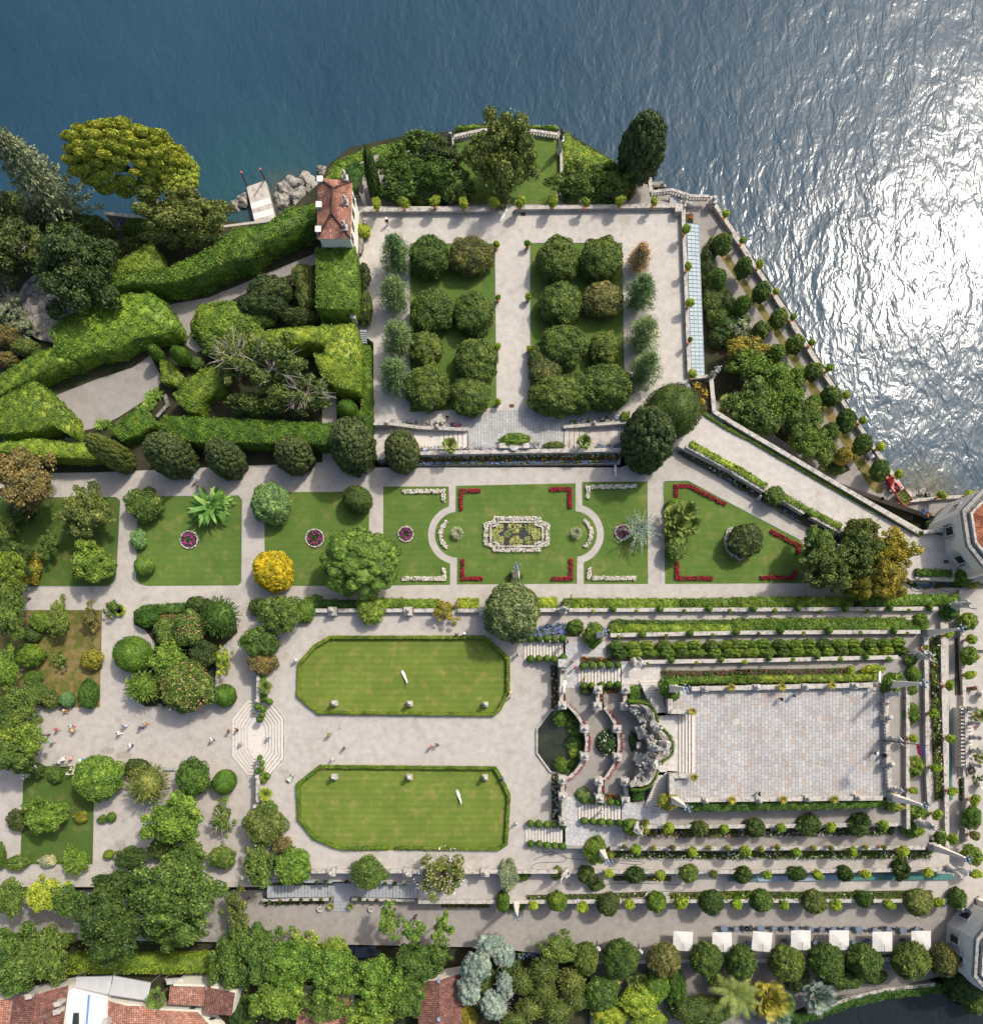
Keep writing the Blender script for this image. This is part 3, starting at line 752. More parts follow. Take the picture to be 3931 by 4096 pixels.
slab('lower_walk',N_([(-600,3560),(1065,3560),(1700,3520),(3900,3520),(4400,3520),(4400,3700),(3900,3800),(3082,3842),(2380,3840),(1960,3790),(1000,3770),(-600,3745)],ZW),-2,ZW,M['gravel_grey'])
slab('lower_terrace',N_([(2360,3842),(3100,3846),(3900,3806),(3930,3860),(3600,3945),(3300,3990),(3160,4050),(3060,4120),(2360,4130)],2.3),-2,2.3,M['gravel_shade'])
slab('north_lawn_terrace',N_([(1420,690),(1440,650),(1500,620),(1600,610),(1800,560),(1830,530),(1900,515),(2070,510),(2240,525),(2250,690),(2510,700),(2590,740),(2600,790),(2740,830),(2740,860),(1430,870)],ZN),-2,ZN,M['gravel_grey'])
slab('parterre_ground',N_([(-600,930),(300,960),(860,905),(1290,850),(1350,1700),(1500,1870),(2480,1870),(2700,1790),(3300,2150),(3640,2310),(3800,2350),(4300,2360),(4300,2600),(3860,2600),(3860,3608),(1672,3608),(1672,3527),(1065,3527),(1065,3548),(-600,3548)],ZP),0,ZP,M['gravel'])
slab('azalea_terrace',N_([(1400,825),(2728,825),(2745,1500),(2790,1640),(2700,1790),(2530,1800),(2520,1687),(2256,1702),(2256,1812),(1868,1814),(1868,1716),(1690,1708),(1494,1693),(1494,1370),(1400,1300)],ZA),0,ZA,M['gravel_pale'])
slab('ramp_walk',N_([(2700,1640),(2800,1620),(3690,2122),(3790,2150),(4000,2200),(3990,2330),(3640,2320),(3300,2080),(2680,1770)],ZA-.01),0,ZA-.01,M['gravel_pale'])
slab('east_walk',N_([(3846,2340),(4600,2340),(4600,3700),(3846,3650)],5.2),0,5.2,M['gravel'])
slab('lawn_terrace',N_([(1036,2560),(1265,2437),(3760,2431),(3792,2500),(3795,3485),(1250,3490),(1036,3330)],ZT),0,ZT,M['gravel'])
SE=M['stone_dark']
def arcpts(t,lst,n=20):
 """smooth curve through survey points (Catmull-Rom)"""
 P=[Vector((a,b,0))for a,b in lst];out=[]
 P=[P[0]*2-P[1]]+P+[P[-1]*2-P[-2]]
 for i in range(1,len(P)-2):
  for k in range(n):
   s=k/n;p0,p1,p2,p3=P[i-1:i+3]
   q=.5*((2*p1)+(p2-p0)*s+(2*p0-5*p1+4*p2-p3)*s*s+(3*p1-p0-3*p2+p3)*s**3)
   out.append((q.x,q.y))
 return out+[lst[-1]]
ARC1=arcpts('C3',[(505,1160),(575,1235),(632,1335),(655,1450),(632,1560),(580,1655),(505,1725)],5)
ARC2=arcpts('C3',[(785,1185),(835,1250),(880,1345),(897,1450),(885,1555),(845,1640),(785,1730)],5)
nC3=lambda l:[nat('C3',*p)for p in l]
slab('second_terrace',N_([(2252,2548),(3686,2525),(3712,2560),(3712,3394),(2252,3394)]+[nat('C3',470,1760)]+nC3(ARC1[::-1])+[nat('C3',470,1130)],Z2),0,Z2,M['gravel_grey'])  # greyer gravel here and on the third terrace paints in their shade
slab('theatre_terrace',N_(nC3([(760,1030),(1100,1030),(1100,1900),(760,1900)]+ARC2[::-1]),ZC),0,ZC,M['gravel_grey'])
slab('third_terrace',N_([(2481,2646),(3594,2625),(3634,2660),(3634,3302),(2481,3306),(2481,3215),(2600,3200),(2600,2760),(2481,2745)],Z3),0,Z3,M['gravel_grey'])
slab('upper_landing',N_([nat('C3',1130,1110),nat('C3',1260,1245),nat('C3',1465,1230),nat('C3',1465,1680),nat('C3',1260,1660),nat('C3',1130,1790)],Z4),0,Z4,M['crazy_warm'])
TOPP=N_([nat('C3',1290,1040),(3532,2748),(3545,3188),nat('C3',1300,1881+20),nat('C3',1300,1690),nat('C3',1465,1680),nat('C3',1465,1230),nat('C3',1290,1225)],Z5)
slab('top_terrace',TOPP,0,Z5,M['pave_top'])
for nm,poly in(('slate_landing',[(490,690),(795,690),(795,800),(600,800),(600,870),(585,890),(585,1035),(490,1035)]),):
 sheet('stone_landing',pts('C3',poly,Z2+.004),Z2+.004,M['crazy'])
sheet('stone_landing',pts('C3',[(912,862),(1203,856),(1203,1010),(912,1010)],Z3+.004),Z3+.004,M['crazy_warm'])
sheet('stone_landing',pts('C4',[(490,170),(590,170),(590,330),(690,385),(915,385),(945,520),(905,545),(490,535)],Z2+.004),Z2+.004,M['crazy'])
sheet('stone_landing',pts('C4',[(912,205),(1085,240),(1240,250),(1245,375),(1100,370),(950,345),(912,345)],Z3+.004),Z3+.004,M['crazy'])
sheet('paved_platform',N_([(1853,1651),(2494,1612),(2490,1660),(2252,1704),(2252,1796),(1872,1796),(1872,1710),(1853,1706)],ZA+.004),ZA+.004,M['pave_grey'])
slab('crazy_paving',pts('B2',[(915,745),(1056,755),(1056,970),(1000,1010),(945,1010)],ZP+.6),0,ZP+.6,M['crazy_warm'])
def lawn(name,t,poly,z,mat):return sheet(name,pts(t,poly,z+.004),z+.004,M[mat])
def circ(cx,cy,r,a0,a1,n=14):return[(cx+r*math.cos(math.radians(a0+(a1-a0)*i/n)),cy+r*math.sin(math.radians(a0+(a1-a0)*i/n)))for i in range(n+1)]
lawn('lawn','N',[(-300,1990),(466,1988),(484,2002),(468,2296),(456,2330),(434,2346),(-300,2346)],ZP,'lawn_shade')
lawn('lawn','N',[(550,1985),(955,1981),(970,1998),(967,2328),(952,2342),(590,2344),(558,2336),(546,2316)],ZP,'lawn')
lawn('lawn','N',[(1060,1969),(1477,1966),(1475,2343),(1058,2344)],ZP,'lawn')
CW,CE=(1831,2139),(2295,2136)
lawn('lawn','N',[(1533,1946),(1795,1946)]+circ(*CW,119,253,105)+[(1800,2339),(1533,2342)],ZP,'lawn')
lawn('lawn','N',[(1823,1943),(2302,1933)]+circ(*CE,92,-86,82)+[(2307,2335),(1827,2338)]+circ(*CW,92,92,264),ZP,'lawn')
lawn('lawn','N',[(2327,1928),(2589,1926),(2591,2336),(2334,2336)]+circ(*CE,119.6,71,-74),ZP,'lawn')
lawn('lawn','N',[(2652,1930),(2660,1923),(2752,1922),(2931,2018),(3197,2158),(3214,2180),(3210,2333),(2659,2336)],ZP,'lawn')
lawn('lawn','N',[(1319,2543),(1936,2543),(2000,2597),(2037,2630),(2038,2769),(2000,2843),(1978,2864),(1271,2857),(1186,2787),(1191,2652),(1250,2583)],ZT,'lawn_stripe')
lawn('lawn','N',[(1276,3061),(1983,3067),(2000,3096),(2041,3177),(2030,3380),(2000,3402),(1380,3402),(1330,3392),(1250,3358),(1190,3280),(1183,3135)],ZT,'lawn_stripe')
lawn('lawn','N',[(1640,974),(1980,974),(1986,1630),(1640,1648)],ZA,'lawn')
lawn('lawn','N',[(2119,972),(2488,971),(2497,1608),(2123,1625)],ZA,'lawn')
lawn('lawn','F',[(866,270),(1073,262),(1070,350),(1060,391),(900,391),(885,335)],ZN,'lawn')
lawn('lawn','N',[(-300,2440),(410,2440),(400,2830),(-300,2830)],ZP,'lawn_dry')
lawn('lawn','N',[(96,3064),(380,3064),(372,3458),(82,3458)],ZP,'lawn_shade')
lawn('lawn','N',[(2872,1015),(2905,1008),(3110,1310),(3534,1955),(3528,1972),(3505,1973),(3480,1955),(3074,1305)],ZL,'lawn_dry')
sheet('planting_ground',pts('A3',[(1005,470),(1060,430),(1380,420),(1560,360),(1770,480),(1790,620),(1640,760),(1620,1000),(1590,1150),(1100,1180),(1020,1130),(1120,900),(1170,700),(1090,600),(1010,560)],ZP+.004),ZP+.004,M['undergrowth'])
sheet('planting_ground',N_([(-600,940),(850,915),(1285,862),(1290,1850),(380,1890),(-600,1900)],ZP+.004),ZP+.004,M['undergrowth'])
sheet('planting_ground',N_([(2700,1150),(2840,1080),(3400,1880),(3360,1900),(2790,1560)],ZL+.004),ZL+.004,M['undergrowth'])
def gpath(t,poly,z=ZP+.008,mat='gravel_grey'):return sheet('garden_path',pts(t,poly,z),z,M[mat])
gpath('A2',[(420,530),(700,420),(1000,320),(1130,230),(1210,380),(1210,440),(1100,560),(900,690),(740,770),(600,800),(540,760),(500,620)])
gpath('A1',[(1240,1545),(1560,1490),(1881,1360),(1990,1300),(2000,1380),(1850,1450),(1700,1530),(1480,1590),(1430,1680),(1440,1780),(1530,1880),(1480,1900),(1340,1800),(1350,1680)],ZP+.012)
gpath('B1',[(-60,1390),(160,1290),(500,1150),(510,1230),(260,1330),(0,1425),(-60,1470)],ZP+.016)
def edging(t,path,z,label_mat='steps_grey'):
 p=pts(t,path,z);e=link('path_edging',tri_fix(MB().prism(ribbon(p,.10),z-.1,z+.05).mesh('path_edging')),M[label_mat]);e['kind']='structure'
edging('N',[(1640,974),(1980,974),(1986,1630)],ZA);edging('N',[(2119,1625),(2119,972),(2488,971),(2497,1500)],ZA)
edging('N',[(1640,974),(1639,1648)],ZA)
edging('N',[(2640,2336),(2652,1930),(2660,1923),(2752,1922),(2931,2018),(3197,2158)],ZP)
edging('N',[(545,2310),(550,1985),(955,1981),(970,1998),(967,2328)],ZP);edging('N',[(466,1988),(484,2002),(468,2296),(456,2330),(434,2346),(100,2346)],ZP)
E=[.9]
PW=[]
def pw(t,path,z,label,h=.9,w=.5,below=3.0,**k):PW.append(wall(pts(t,path,z+h),z-below,z+h,w,label,**k))
pw('N',[(1445,838),(1960,838)],ZA,'low wall with lemon pots north of the azalea terrace, west of the gate',.8)
pw('N',[(2060,830),(2725,822)],ZA,'low wall with lemon pots north of the azalea terrace, east of the gate',.8)
pw('N',[(2732,840),(2742,1100),(2757,1500)],ZA,'low stone wall between the azalea terrace and the glass roof',.8)
pw('N',[(2763,1510),(2830,1504)],ZA,'short wall closing the south end of the glass roof',.8,.4)
pw('N',[(2843,1510),(2856,1645),(2931,1692),(3673,2128)],ZA,'long diagonal coped wall between the white ramp walk and the lakeside garden',.8,.55)
pw('N',[(3692,2128),(3790,2118)],ZA,'short coped wall running up to the octagonal lake pavilion',.8,.5)
pw('N',[(1680,1811),(2000,1806),(2485,1798)],ZA,'coped retaining wall above the blue flower border of the parterre',.55,.5)
pw('N',[(2744,1782),(2965,1900)],ZA,'northern stretch of the coped wall below the yellow ramp hedge',.5,.55,2)
pw('N',[(2931,1887),(3058,1962)],ZA,'second stretch of coped wall below the yellow ramp hedge',.45,.5,2)
pw('N',[(3132,1996),(3218,2050)],ZA,'third stretch of coped wall below the ramp hedge, past the round bush',.5,.55,2)
pw('N',[(3245,2062),(3362,2126)],ZA,'last stretch of coped wall below the ramp hedge, beside the big yellow tree',.5,.55,2)
pw('C1',[(1125,575),(1135,690)],ZL+1,'short lakeside wall running north behind the cypress',.9,.5,4)
balustrade(pts('C1',[(1130,690),(1290,672),(1440,720),(1570,722)],ZL+1.9),ZL+.9,ZL+1.9,'stone balustrade bending above the lake steps beside the cypress')
pw('C1',[(1595,755),(1880,1175),(1881,1180)],ZL,'lake wall of the ball tree garden, northern stretch',.9,.5,4)
pw('D1',[(0,1005),(250,1375),(575,1875)],ZL,'lake wall of the ball tree garden, middle stretch',.9,.5,4)
pw('D2',[(450,0),(545,150),(900,690),(1290,1255)],ZL,'lake wall of the ball tree garden, southern stretch down to the tractor',.9,.5,4)
pw('D2',[(1330,1322),(1560,1300),(1860,1280)],ZL,'lake wall between the tractor and the lake pavilion',.8,.4,4)
pw('N',[(1262,2442),(1310,2442)],ZT,'short coped wall behind the leafy corner trees',.9,.5)
for a,b,l in((1352,1432,'second pier'),(1530,1610,'yellow green wall shrub'),(1655,1740,'brown wall shrub'),(1830,1925,'big grey green tree')):
 pw('N',[(a,2442),(b,2441)],ZT,'coped wall north of the oval lawns, stretch just west of the '+l,.9,.5)
pw('N',[(2145,2440),(2225,2440)],ZT,'short coped wall between the big round tree and the trident statue',.9,.5)
pw('N',[(2275,2440),(3000,2438),(3750,2434)],ZT,'outermost long coped wall on the north side of the stepped terraces',.9,.5)
pw('N',[(2441,2541),(3000,2530),(3680,2527)],Z2,'second long coped wall on the north side of the stepped terraces',.9,.5)
pw('N',[(2570,2648),(3100,2640),(3590,2628)],Z3,'third long coped wall on the north side of the stepped terraces',.9,.5)
pw('N',[(2585,3307),(3100,3305),(3590,3297)],Z3,'highest long coped wall on the south side of the stepped terraces',.7,.5)
pw('N',[(2440,3394),(3000,3394),(3700,3391)],Z2,'second highest long coped wall on the south side of the stepped terraces',.7,.5)
pw('N',[(2068,3487),(2230,3487)],ZT,'coped wall between the lawn terrace urns and the southern waving statue',.9,.5)
pw('N',[(2275,3487),(3000,3488),(3775,3478)],ZT,'third long coped wall on the south side of the stepped terraces',.7,.5)
pw('N',[(1245,3486),(1310,3486)],ZT,'short coped wall left of the flower topped urn south of the lawns',.9,.5)
pw('N',[(1345,3486),(1620,3486)],ZT,'coped wall behind the round green tree south of the lawns',.9,.5)
pw('N',[(1650,3487),(1925,3488)],ZT,'coped wall half hidden by the white flowering tree',.9,.5)
pw('N',[(1955,3487),(2035,3487)],ZT,'short coped wall right of the white flowering tree',.9,.5)
pw('N',[(1672,3608),(2060,3608),(2800,3604),(3790,3603)],ZP,'lowest long coped wall along the walk with the parasols',.6,.5)
pw('N',[(1033,2700),(1033,2800)],ZT,'coped wall north of the octagonal steps',.9,.45)
pw('N',[(1031,3115),(1031,3210)],ZT,'coped wall south of the octagonal steps',.9,.45)
pw('D3',[(1315,1000),(1315,1881),(1318,2100)],Z3,'innermost narrow wall east of the paved top terrace',.8,.45)
pw('D3',[(1450,640),(1455,1000),(1465,1700),(1480,1960)],Z2,'second narrow wall east of the paved top terrace',.8,.5)
pw('D3',[(1575,540),(1580,1000),(1600,1700),(1612,2250)],ZT,'third narrow wall east of the paved top terrace',.8,.5)
pw('D3',[(1715,300),(1720,700),(1740,1090)],ZP,'outer wall with citrus pots at the eastern end of the terraces',.8,.45)
pw('D3',[(1752,1710),(1758,2200)],ZP,'outer wall south of the eastern statue screen',.8,.45)
pw('D3',[(1370,195),(1400,215),(1650,210)],ZP+1.2,'bent coped wall between the yellow tree and the corner obelisk',.5,.4,1.4)
pw('C4',[(715,1418),(1120,1415),(1881,1405)],ZW,'low wall behind the row of round trees on the parasol walk',.6,.45)
pw('D4',[(80,805),(560,808),(870,785)],ZW,'eastern part of the low wall behind the round trees',.6,.4)
pw('D4',[(320,1025),(420,995),(520,960),(640,930),(870,905)],2.3,'curved wall above the small bay',.6,.4)
pw('N',[(2765,2755),(3490,2740)],Z5,'broad parapet with agaves along the north edge of the paved top terrace',.9,.6,1.5)
pw('N',[(2720,3200),(3530,3192)],Z5,'broad parapet with agaves along the south edge of the paved top terrace',.9,.6,1.5)
balustrade(pts('D3',[(1155,1075),(1165,1500),(1182,1800)],Z5+.9),Z5,Z5+.9,'eastern balustrade of the paved top terrace',.55,step=.5)
pw('C3',[(1280,1120),(1280,1215),(1420,1215)],Z5,'stone parapet turning the northern corner above the top stairs',.9,.6,1.2)
pw('C3',[(1420,1698),(1290,1700),(1290,1881)],Z5,'stone parapet turning the southern corner above the top stairs',.9,.6,1.2)
wall(pts('C3',ARC1,Z2+.8),ZT-.4,Z2+.8,.42,'inner crescent wall around the lily pool','stone_dark')
wall(pts('C3',ARC2,ZC+.8),Z2-.4,ZC+.8,.42,'outer crescent wall of the theatre court','stone_dark')
pw('C3',[(465,860),(465,1040)],Z2,'straight wall north of the lily pool, upper part',.8,.45)
pw('C3',[(462,1070),(462,1140)],Z2,'straight wall north of the lily pool, lower part',.8,.45)
pw('C3',[(470,1755),(470,1830)],Z2,'straight wall just south of the lily pool',.8,.45)
pw('C4',[(476,190),(476,340)],Z2,'straight wall south of the lily pool beside the landing',.8,.45)
pw('C3',[(735,1075),(735,1150)],ZC,'short wall between northern theatre piers, western pair',.8,.45)
pw('C3',[(940,1070),(940,1150)],ZC+1,'short wall between northern theatre piers, eastern pair',.8,.45)
pw('C3',[(748,1765),(750,1850)],ZC,'short wall between southern theatre piers, western pair',.8,.45)
pw('C3',[(945,1765),(950,1850)],ZC+1,'short wall between southern theatre piers, eastern pair',.8,.45)
pw('A1',[(790,850),(1030,878),(1130,900)],4.6,'stone wall above the lake behind the umbrella pine',.7,.4)
pw('A2',[(490,855),(650,885)],ZP,'short rubble wall among the clipped hedges',.6,.4,mat='stone_dark',cap='stone_dark')
pw('A2',[(1240,520),(1260,600),(1180,690)],ZP,'curved rubble wall beside the fern bank',.6,.4,mat='stone_dark',cap='stone_dark')
pw('B2',[(928,742),(1050,740),(1280,770),(1635,785)],ZA,'sloping balustrade wall with blue hydrangeas along the western stairs',.6,.4,2)
pw('C2',[(475,765),(960,728)],ZA,'sloping balustrade wall with blue hydrangeas along the eastern stairs',.6,.4,2)
balustrade(pts('B1',[(1535,270),(1640,245),(1740,225),(1840,215)],ZN+.9),ZN,ZN+.9,'curved balustrade left of the pine on the northern lawn')
balustrade(pts('C1',[(150,218),(300,235),(430,255)],ZN+.9),ZN,ZN+.9,'curved balustrade right of the pine on the northern lawn')
pw('C1',[(458,245),(462,545)],ZN,'straight wall on the east side of the northern lawn',.8,.35)
pw('B1',[(1507,240),(1510,345)],ZN,'short wall stub on the west side of the northern lawn',.8,.35)
balustrade(pts('B1',[(790,712),(850,712),(845,560)],ZN+.9),ZN,ZN+.9,'small corner balustrade beside the tiled tower')
def st(t,lo,hi,z0,z1,n,label,mat='steps',**k):return stairs(pts(t,lo,z0),pts(t,hi,z1),z0,z1,n,label,mat,**k)
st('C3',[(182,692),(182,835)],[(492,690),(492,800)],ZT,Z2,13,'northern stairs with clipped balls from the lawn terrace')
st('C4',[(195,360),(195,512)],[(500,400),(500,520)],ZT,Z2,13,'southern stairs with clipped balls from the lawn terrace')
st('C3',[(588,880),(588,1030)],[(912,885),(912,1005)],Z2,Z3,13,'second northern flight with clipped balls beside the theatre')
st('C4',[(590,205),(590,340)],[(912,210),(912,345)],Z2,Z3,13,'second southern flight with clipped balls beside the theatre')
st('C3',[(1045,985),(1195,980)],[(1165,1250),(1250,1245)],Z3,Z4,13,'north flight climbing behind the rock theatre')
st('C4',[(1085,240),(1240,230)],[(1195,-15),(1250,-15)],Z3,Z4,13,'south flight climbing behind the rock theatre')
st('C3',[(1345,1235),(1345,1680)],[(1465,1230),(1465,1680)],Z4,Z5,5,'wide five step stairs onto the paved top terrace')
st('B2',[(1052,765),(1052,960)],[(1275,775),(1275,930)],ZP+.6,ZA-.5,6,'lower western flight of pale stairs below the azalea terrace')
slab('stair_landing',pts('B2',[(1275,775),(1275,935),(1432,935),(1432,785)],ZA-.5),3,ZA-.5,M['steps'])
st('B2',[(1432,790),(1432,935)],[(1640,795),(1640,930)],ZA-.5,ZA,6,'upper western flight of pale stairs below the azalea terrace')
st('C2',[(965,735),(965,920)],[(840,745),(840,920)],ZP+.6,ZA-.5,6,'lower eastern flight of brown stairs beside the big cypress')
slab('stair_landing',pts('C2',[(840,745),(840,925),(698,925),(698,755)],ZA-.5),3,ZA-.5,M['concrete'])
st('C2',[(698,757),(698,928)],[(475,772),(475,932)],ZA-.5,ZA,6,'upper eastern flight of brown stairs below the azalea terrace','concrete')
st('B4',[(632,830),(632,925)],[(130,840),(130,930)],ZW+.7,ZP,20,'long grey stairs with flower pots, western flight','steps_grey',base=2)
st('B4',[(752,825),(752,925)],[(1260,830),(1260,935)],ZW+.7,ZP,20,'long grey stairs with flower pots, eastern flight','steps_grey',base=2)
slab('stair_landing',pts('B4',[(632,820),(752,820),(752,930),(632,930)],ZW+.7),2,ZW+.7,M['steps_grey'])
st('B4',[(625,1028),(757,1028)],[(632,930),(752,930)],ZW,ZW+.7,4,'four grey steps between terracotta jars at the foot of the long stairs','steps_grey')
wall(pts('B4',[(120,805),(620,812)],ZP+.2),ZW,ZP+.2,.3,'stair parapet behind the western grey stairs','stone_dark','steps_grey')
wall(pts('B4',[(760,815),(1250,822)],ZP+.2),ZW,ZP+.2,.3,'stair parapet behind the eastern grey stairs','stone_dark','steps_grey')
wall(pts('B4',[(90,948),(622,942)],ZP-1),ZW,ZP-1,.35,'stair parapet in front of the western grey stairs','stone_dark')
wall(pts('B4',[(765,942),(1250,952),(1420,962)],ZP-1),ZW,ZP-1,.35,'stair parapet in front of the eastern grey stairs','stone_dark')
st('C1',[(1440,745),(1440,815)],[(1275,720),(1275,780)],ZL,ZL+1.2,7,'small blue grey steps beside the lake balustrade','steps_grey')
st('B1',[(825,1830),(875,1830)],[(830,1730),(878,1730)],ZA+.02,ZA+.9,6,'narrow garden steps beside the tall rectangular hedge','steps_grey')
e=thing('octagonal_steps','octagonal stone steps between the tree garden and the oval lawns','stairs',W('F',505,1410,ZP))
oc=W('B3',68,1412,ZP);off=-oc
def half_oct(rx,ry,cx,side):
 c=Vector((cx.x,cx.y,0));q=.5
 return[c+Vector((0,ry,0)),c+Vector((side*rx*.42,ry,0)),c+Vector((side*rx,ry*q,0)),c+Vector((side*rx,-ry*q,0)),c+Vector((side*rx*.42,-ry,0)),c+Vector((0,-ry,0))]
mb=MB();mt=MB()
r0=WS('B3',62,ZP);ry0=WS('B3',145,ZP);dx=WS('B3',25,ZP);
for i in range(6):
 k=5-i
 p=half_oct(r0+dx*(k+.4),ry0+dx*(k+.4),oc,-1);zt=ZP+.14*(i+1)
 mb.prism([v.to_3d()for v in p],ZP-.5,zt-.03);mt.prism([v*1.0 for v in half_oct(r0+dx*(k+.43),ry0+dx*(k+.43),oc,-1)],zt-.03,zt)
mb.prism(half_oct(r0+dx*.2,ry0+dx*.2,oc,1),ZP-.5,ZP+.84)
for i in range(6):
 A=half_oct(r0+dx*(i+.3),ry0+dx*(i+.3),oc,1);B=half_oct(r0+dx*(6.6),ry0+dx*6.6,oc,1);zt=ZP+.84+.195*(i+1)
 for j in range(5):mb.prism([A[j],B[j],B[j+1],A[j+1]],ZP+.84,zt-.03+.001*j)
 B=half_oct(r0+dx*(i+1.28),ry0+dx*(i+1.28),oc,1);A=half_oct(r0+dx*(i+.26),ry0+dx*(i+.26),oc,1)
 for j in range(5):mt.prism([A[j],B[j],B[j+1],A[j+1]],zt-.03,zt+.001*j)
loc=Vector(e.location)
link('risers',tri_fix(mb.mesh('risers',loc)),M['steps'],e);link('treads',tri_fix(mt.mesh('treads',loc)),M['steps'],e)
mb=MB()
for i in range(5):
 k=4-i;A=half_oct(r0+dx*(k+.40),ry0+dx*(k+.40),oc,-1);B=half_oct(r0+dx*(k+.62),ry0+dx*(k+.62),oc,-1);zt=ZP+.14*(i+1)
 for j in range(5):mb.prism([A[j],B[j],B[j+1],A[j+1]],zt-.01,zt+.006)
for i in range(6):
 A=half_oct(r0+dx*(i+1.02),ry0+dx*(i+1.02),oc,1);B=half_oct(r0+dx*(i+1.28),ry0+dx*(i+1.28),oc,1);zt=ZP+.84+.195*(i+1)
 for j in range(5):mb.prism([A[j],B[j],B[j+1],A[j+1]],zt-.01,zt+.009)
link('riser_shade',tri_fix(mb.mesh('riser_shade',loc)),M['stone_dark'],e)  # shadow lines of the octagonal risers, painted as dark strips
o=bpy.data.objects['lawn_terrace'];bpy.data.meshes.remove(o.data)if False else None
pl=N_([(1262,2437),(3760,2431),(3792,2500),(3795,3485),(1250,3490),(1036,3330)],ZT)+[W('B3',68,1735,ZT),*[v for v in reversed(half_oct(r0+dx*6.5,ry0+dx*6.5,oc,1))],W('B3',68,1080,ZT),W('N',1036,2560,ZT)]
pl=[Vector((p.x,p.y,0))for p in pl]
o.data=tri_fix(MB().prism(pl,0,ZT).mesh('lawn_terrace'));o.data.materials.append(None);o.material_slots[0].link='OBJECT';o.material_slots[0].material=M['gravel']
def pool(t,poly,z,label,rimw,name='pond',deep=(.015,.028,.022),rim='stone'):
 p=pts(t,poly,z);c=sum(p,Vector())/len(p);e=thing(name,label,'pool',c)
 m,nt,N2,L,b=nodes('pool_water');q=wpos(nt);g=tex(nt,.5,4,.6,q)
 r=ramp(nt,[(.35,deep),(.7,tuple(x*2.4 for x in deep))],g.outputs[0]);L.new(r.outputs[0],b.inputs['Base Color']);b.inputs['Roughness'].default_value=.08
 g=tex(nt,4,2,.5,q);bump(nt,g.outputs[0],b,.1,.02)
 bm=bmesh.new();pp=p if poly_area(p)>0 else p[::-1];bm.faces.new([bm.verts.new(v-c+Vector((0,0,.02)))for v in pp]);bm.normal_update();bmesh.ops.triangulate(bm,faces=bm.faces[:])
 me=bpy.data.meshes.new('water');bm.to_mesh(me);bm.free();link('water',me,m,e)
 if rimw:link('rim',tri_fix(MB().prism(ribbon([v-Vector((c.x,c.y,c.z))for v in p+[p[0],p[1]]][:len(p)+1],rimw),-.2,.35).mesh('rim')),M[rim],e)
 return e
e=pool('C3',[(385,1205),(280,1345),(280,1530),(380,1670),(470,1690)]+[(x-8,y)for x,y in ARC1[::-1]]+[(470,1195)],ZT,'murky half moon lily pool with a straight stone rim in front of the theatre',0,'lily_pool',(.014,.017,.009))
rp=pts('C3',[(500,1200),(385,1205),(277,1345),(277,1530),(380,1670),(480,1685)],ZT+.3)
link('rim',tri_fix(MB().prism(ribbon([v-Vector(e.location)for v in rp],.28),-.3,.32).mesh('rim')),M['stone'],e)
pc=[(-100,-118),(100,-118),(100,-92),(112,-84),(125,-78),(140,-70),(140,70),(125,78),(112,84),(100,92),(100,118),(-100,118),(-100,92),(-112,84),(-125,78),(-140,70),(-140,-70),(-125,-78),(-112,-84),(-100,-92)]
PCX,PCY=2066,2138
lilypts=[(PCX+x*.74,PCY+y*.41)for x,y in pc]
pool('N',lilypts,ZP+.1,'ornamental pool with rounded corners and clumps of water lilies on the parterre',.28,'water_lily_pool',(.018,.017,.016))
e=thing('greenhouse','long narrow greenhouse with a sloping glass roof below the azalea terrace','greenhouse',W('N',2775,1150,ZL))
g0=pts('N',[(2746,893),(2766,1503)],ZA+.1);g1=pts('N',[(2793,897),(2816,1503)],ZA-1.0);loc=Vector(e.location)
mb=MB();n=38
for i in range(n):
 for j in range(3):
  f=lambda s,t_:g0[0].lerp(g0[1],s).lerp(g1[0].lerp(g1[1],s),t_)
  a,b,c,d=f(i/n+.001,j/3+.012),f(i/n+.001,(j+1)/3-.012),f((i+1)/n-.001,(j+1)/3-.012),f((i+1)/n-.001,j/3+.012)
  k=len(mb.v);dz=Vector((0,0,-.04-.012*(i%2)))
  mb.add([a,b,c,d,a+dz,b+dz,c+dz,d+dz],[(0,1,2,3),(7,6,5,4),(0,4,5,1),(1,5,6,2),(2,6,7,3),(3,7,4,0)])
link('glass_panes',mb.mesh('glass_panes',loc),M['glass'],e)
mb=MB()
for i in range(n+1):
 s=i/n;mb.tube(g0[0].lerp(g0[1],s)+Vector((0,0,.02)),g1[0].lerp(g1[1],s)+Vector((0,0,.02)),.045,n=5)
for j in range(4):mb.tube(g0[0].lerp(g1[0],j/3),g0[1].lerp(g1[1],j/3),.06,n=5)
link('glazing_bars',mb.mesh('glazing_bars',loc),M['blue_metal'],e)
wb=[Vector((p.x,p.y,0))for p in(g0[0],g1[0],g1[1],g0[1])]
link('wall',tri_fix(MB().prism(wb,1,ZA-1.4).mesh('wall',loc)),M['white_wall'],e)
e=thing('tiled_tower','square stone tower with a red hipped tile roof beside the azalea terrace','tower',W('B1',640,1000,ZA));loc=Vector(e.location)
ze=ZA+7.2
rc=pts('B1',[(502,1045),(758,1045),(772,612),(512,582)],ze)
inn=[p.lerp(sum(rc,Vector())/4,.1)for p in rc]
link('wall',tri_fix(MB().prism(inn,2,ze-.3).mesh('wall',loc)),M['white_wall'],e)
mb=MB();mb.prism([p.lerp(sum(rc,Vector())/4,.045)for p in rc],ze-.55,ze-.12);mb.prism([p.lerp(sum(rc,Vector())/4,.07)for p in rc],ze-3.4,ze-3.1)
link('cornice',mb.mesh('cornice',loc),M['stone_clean'],e)
rg=pts('B1',[(612,850),(622,665)],ze+1.5)
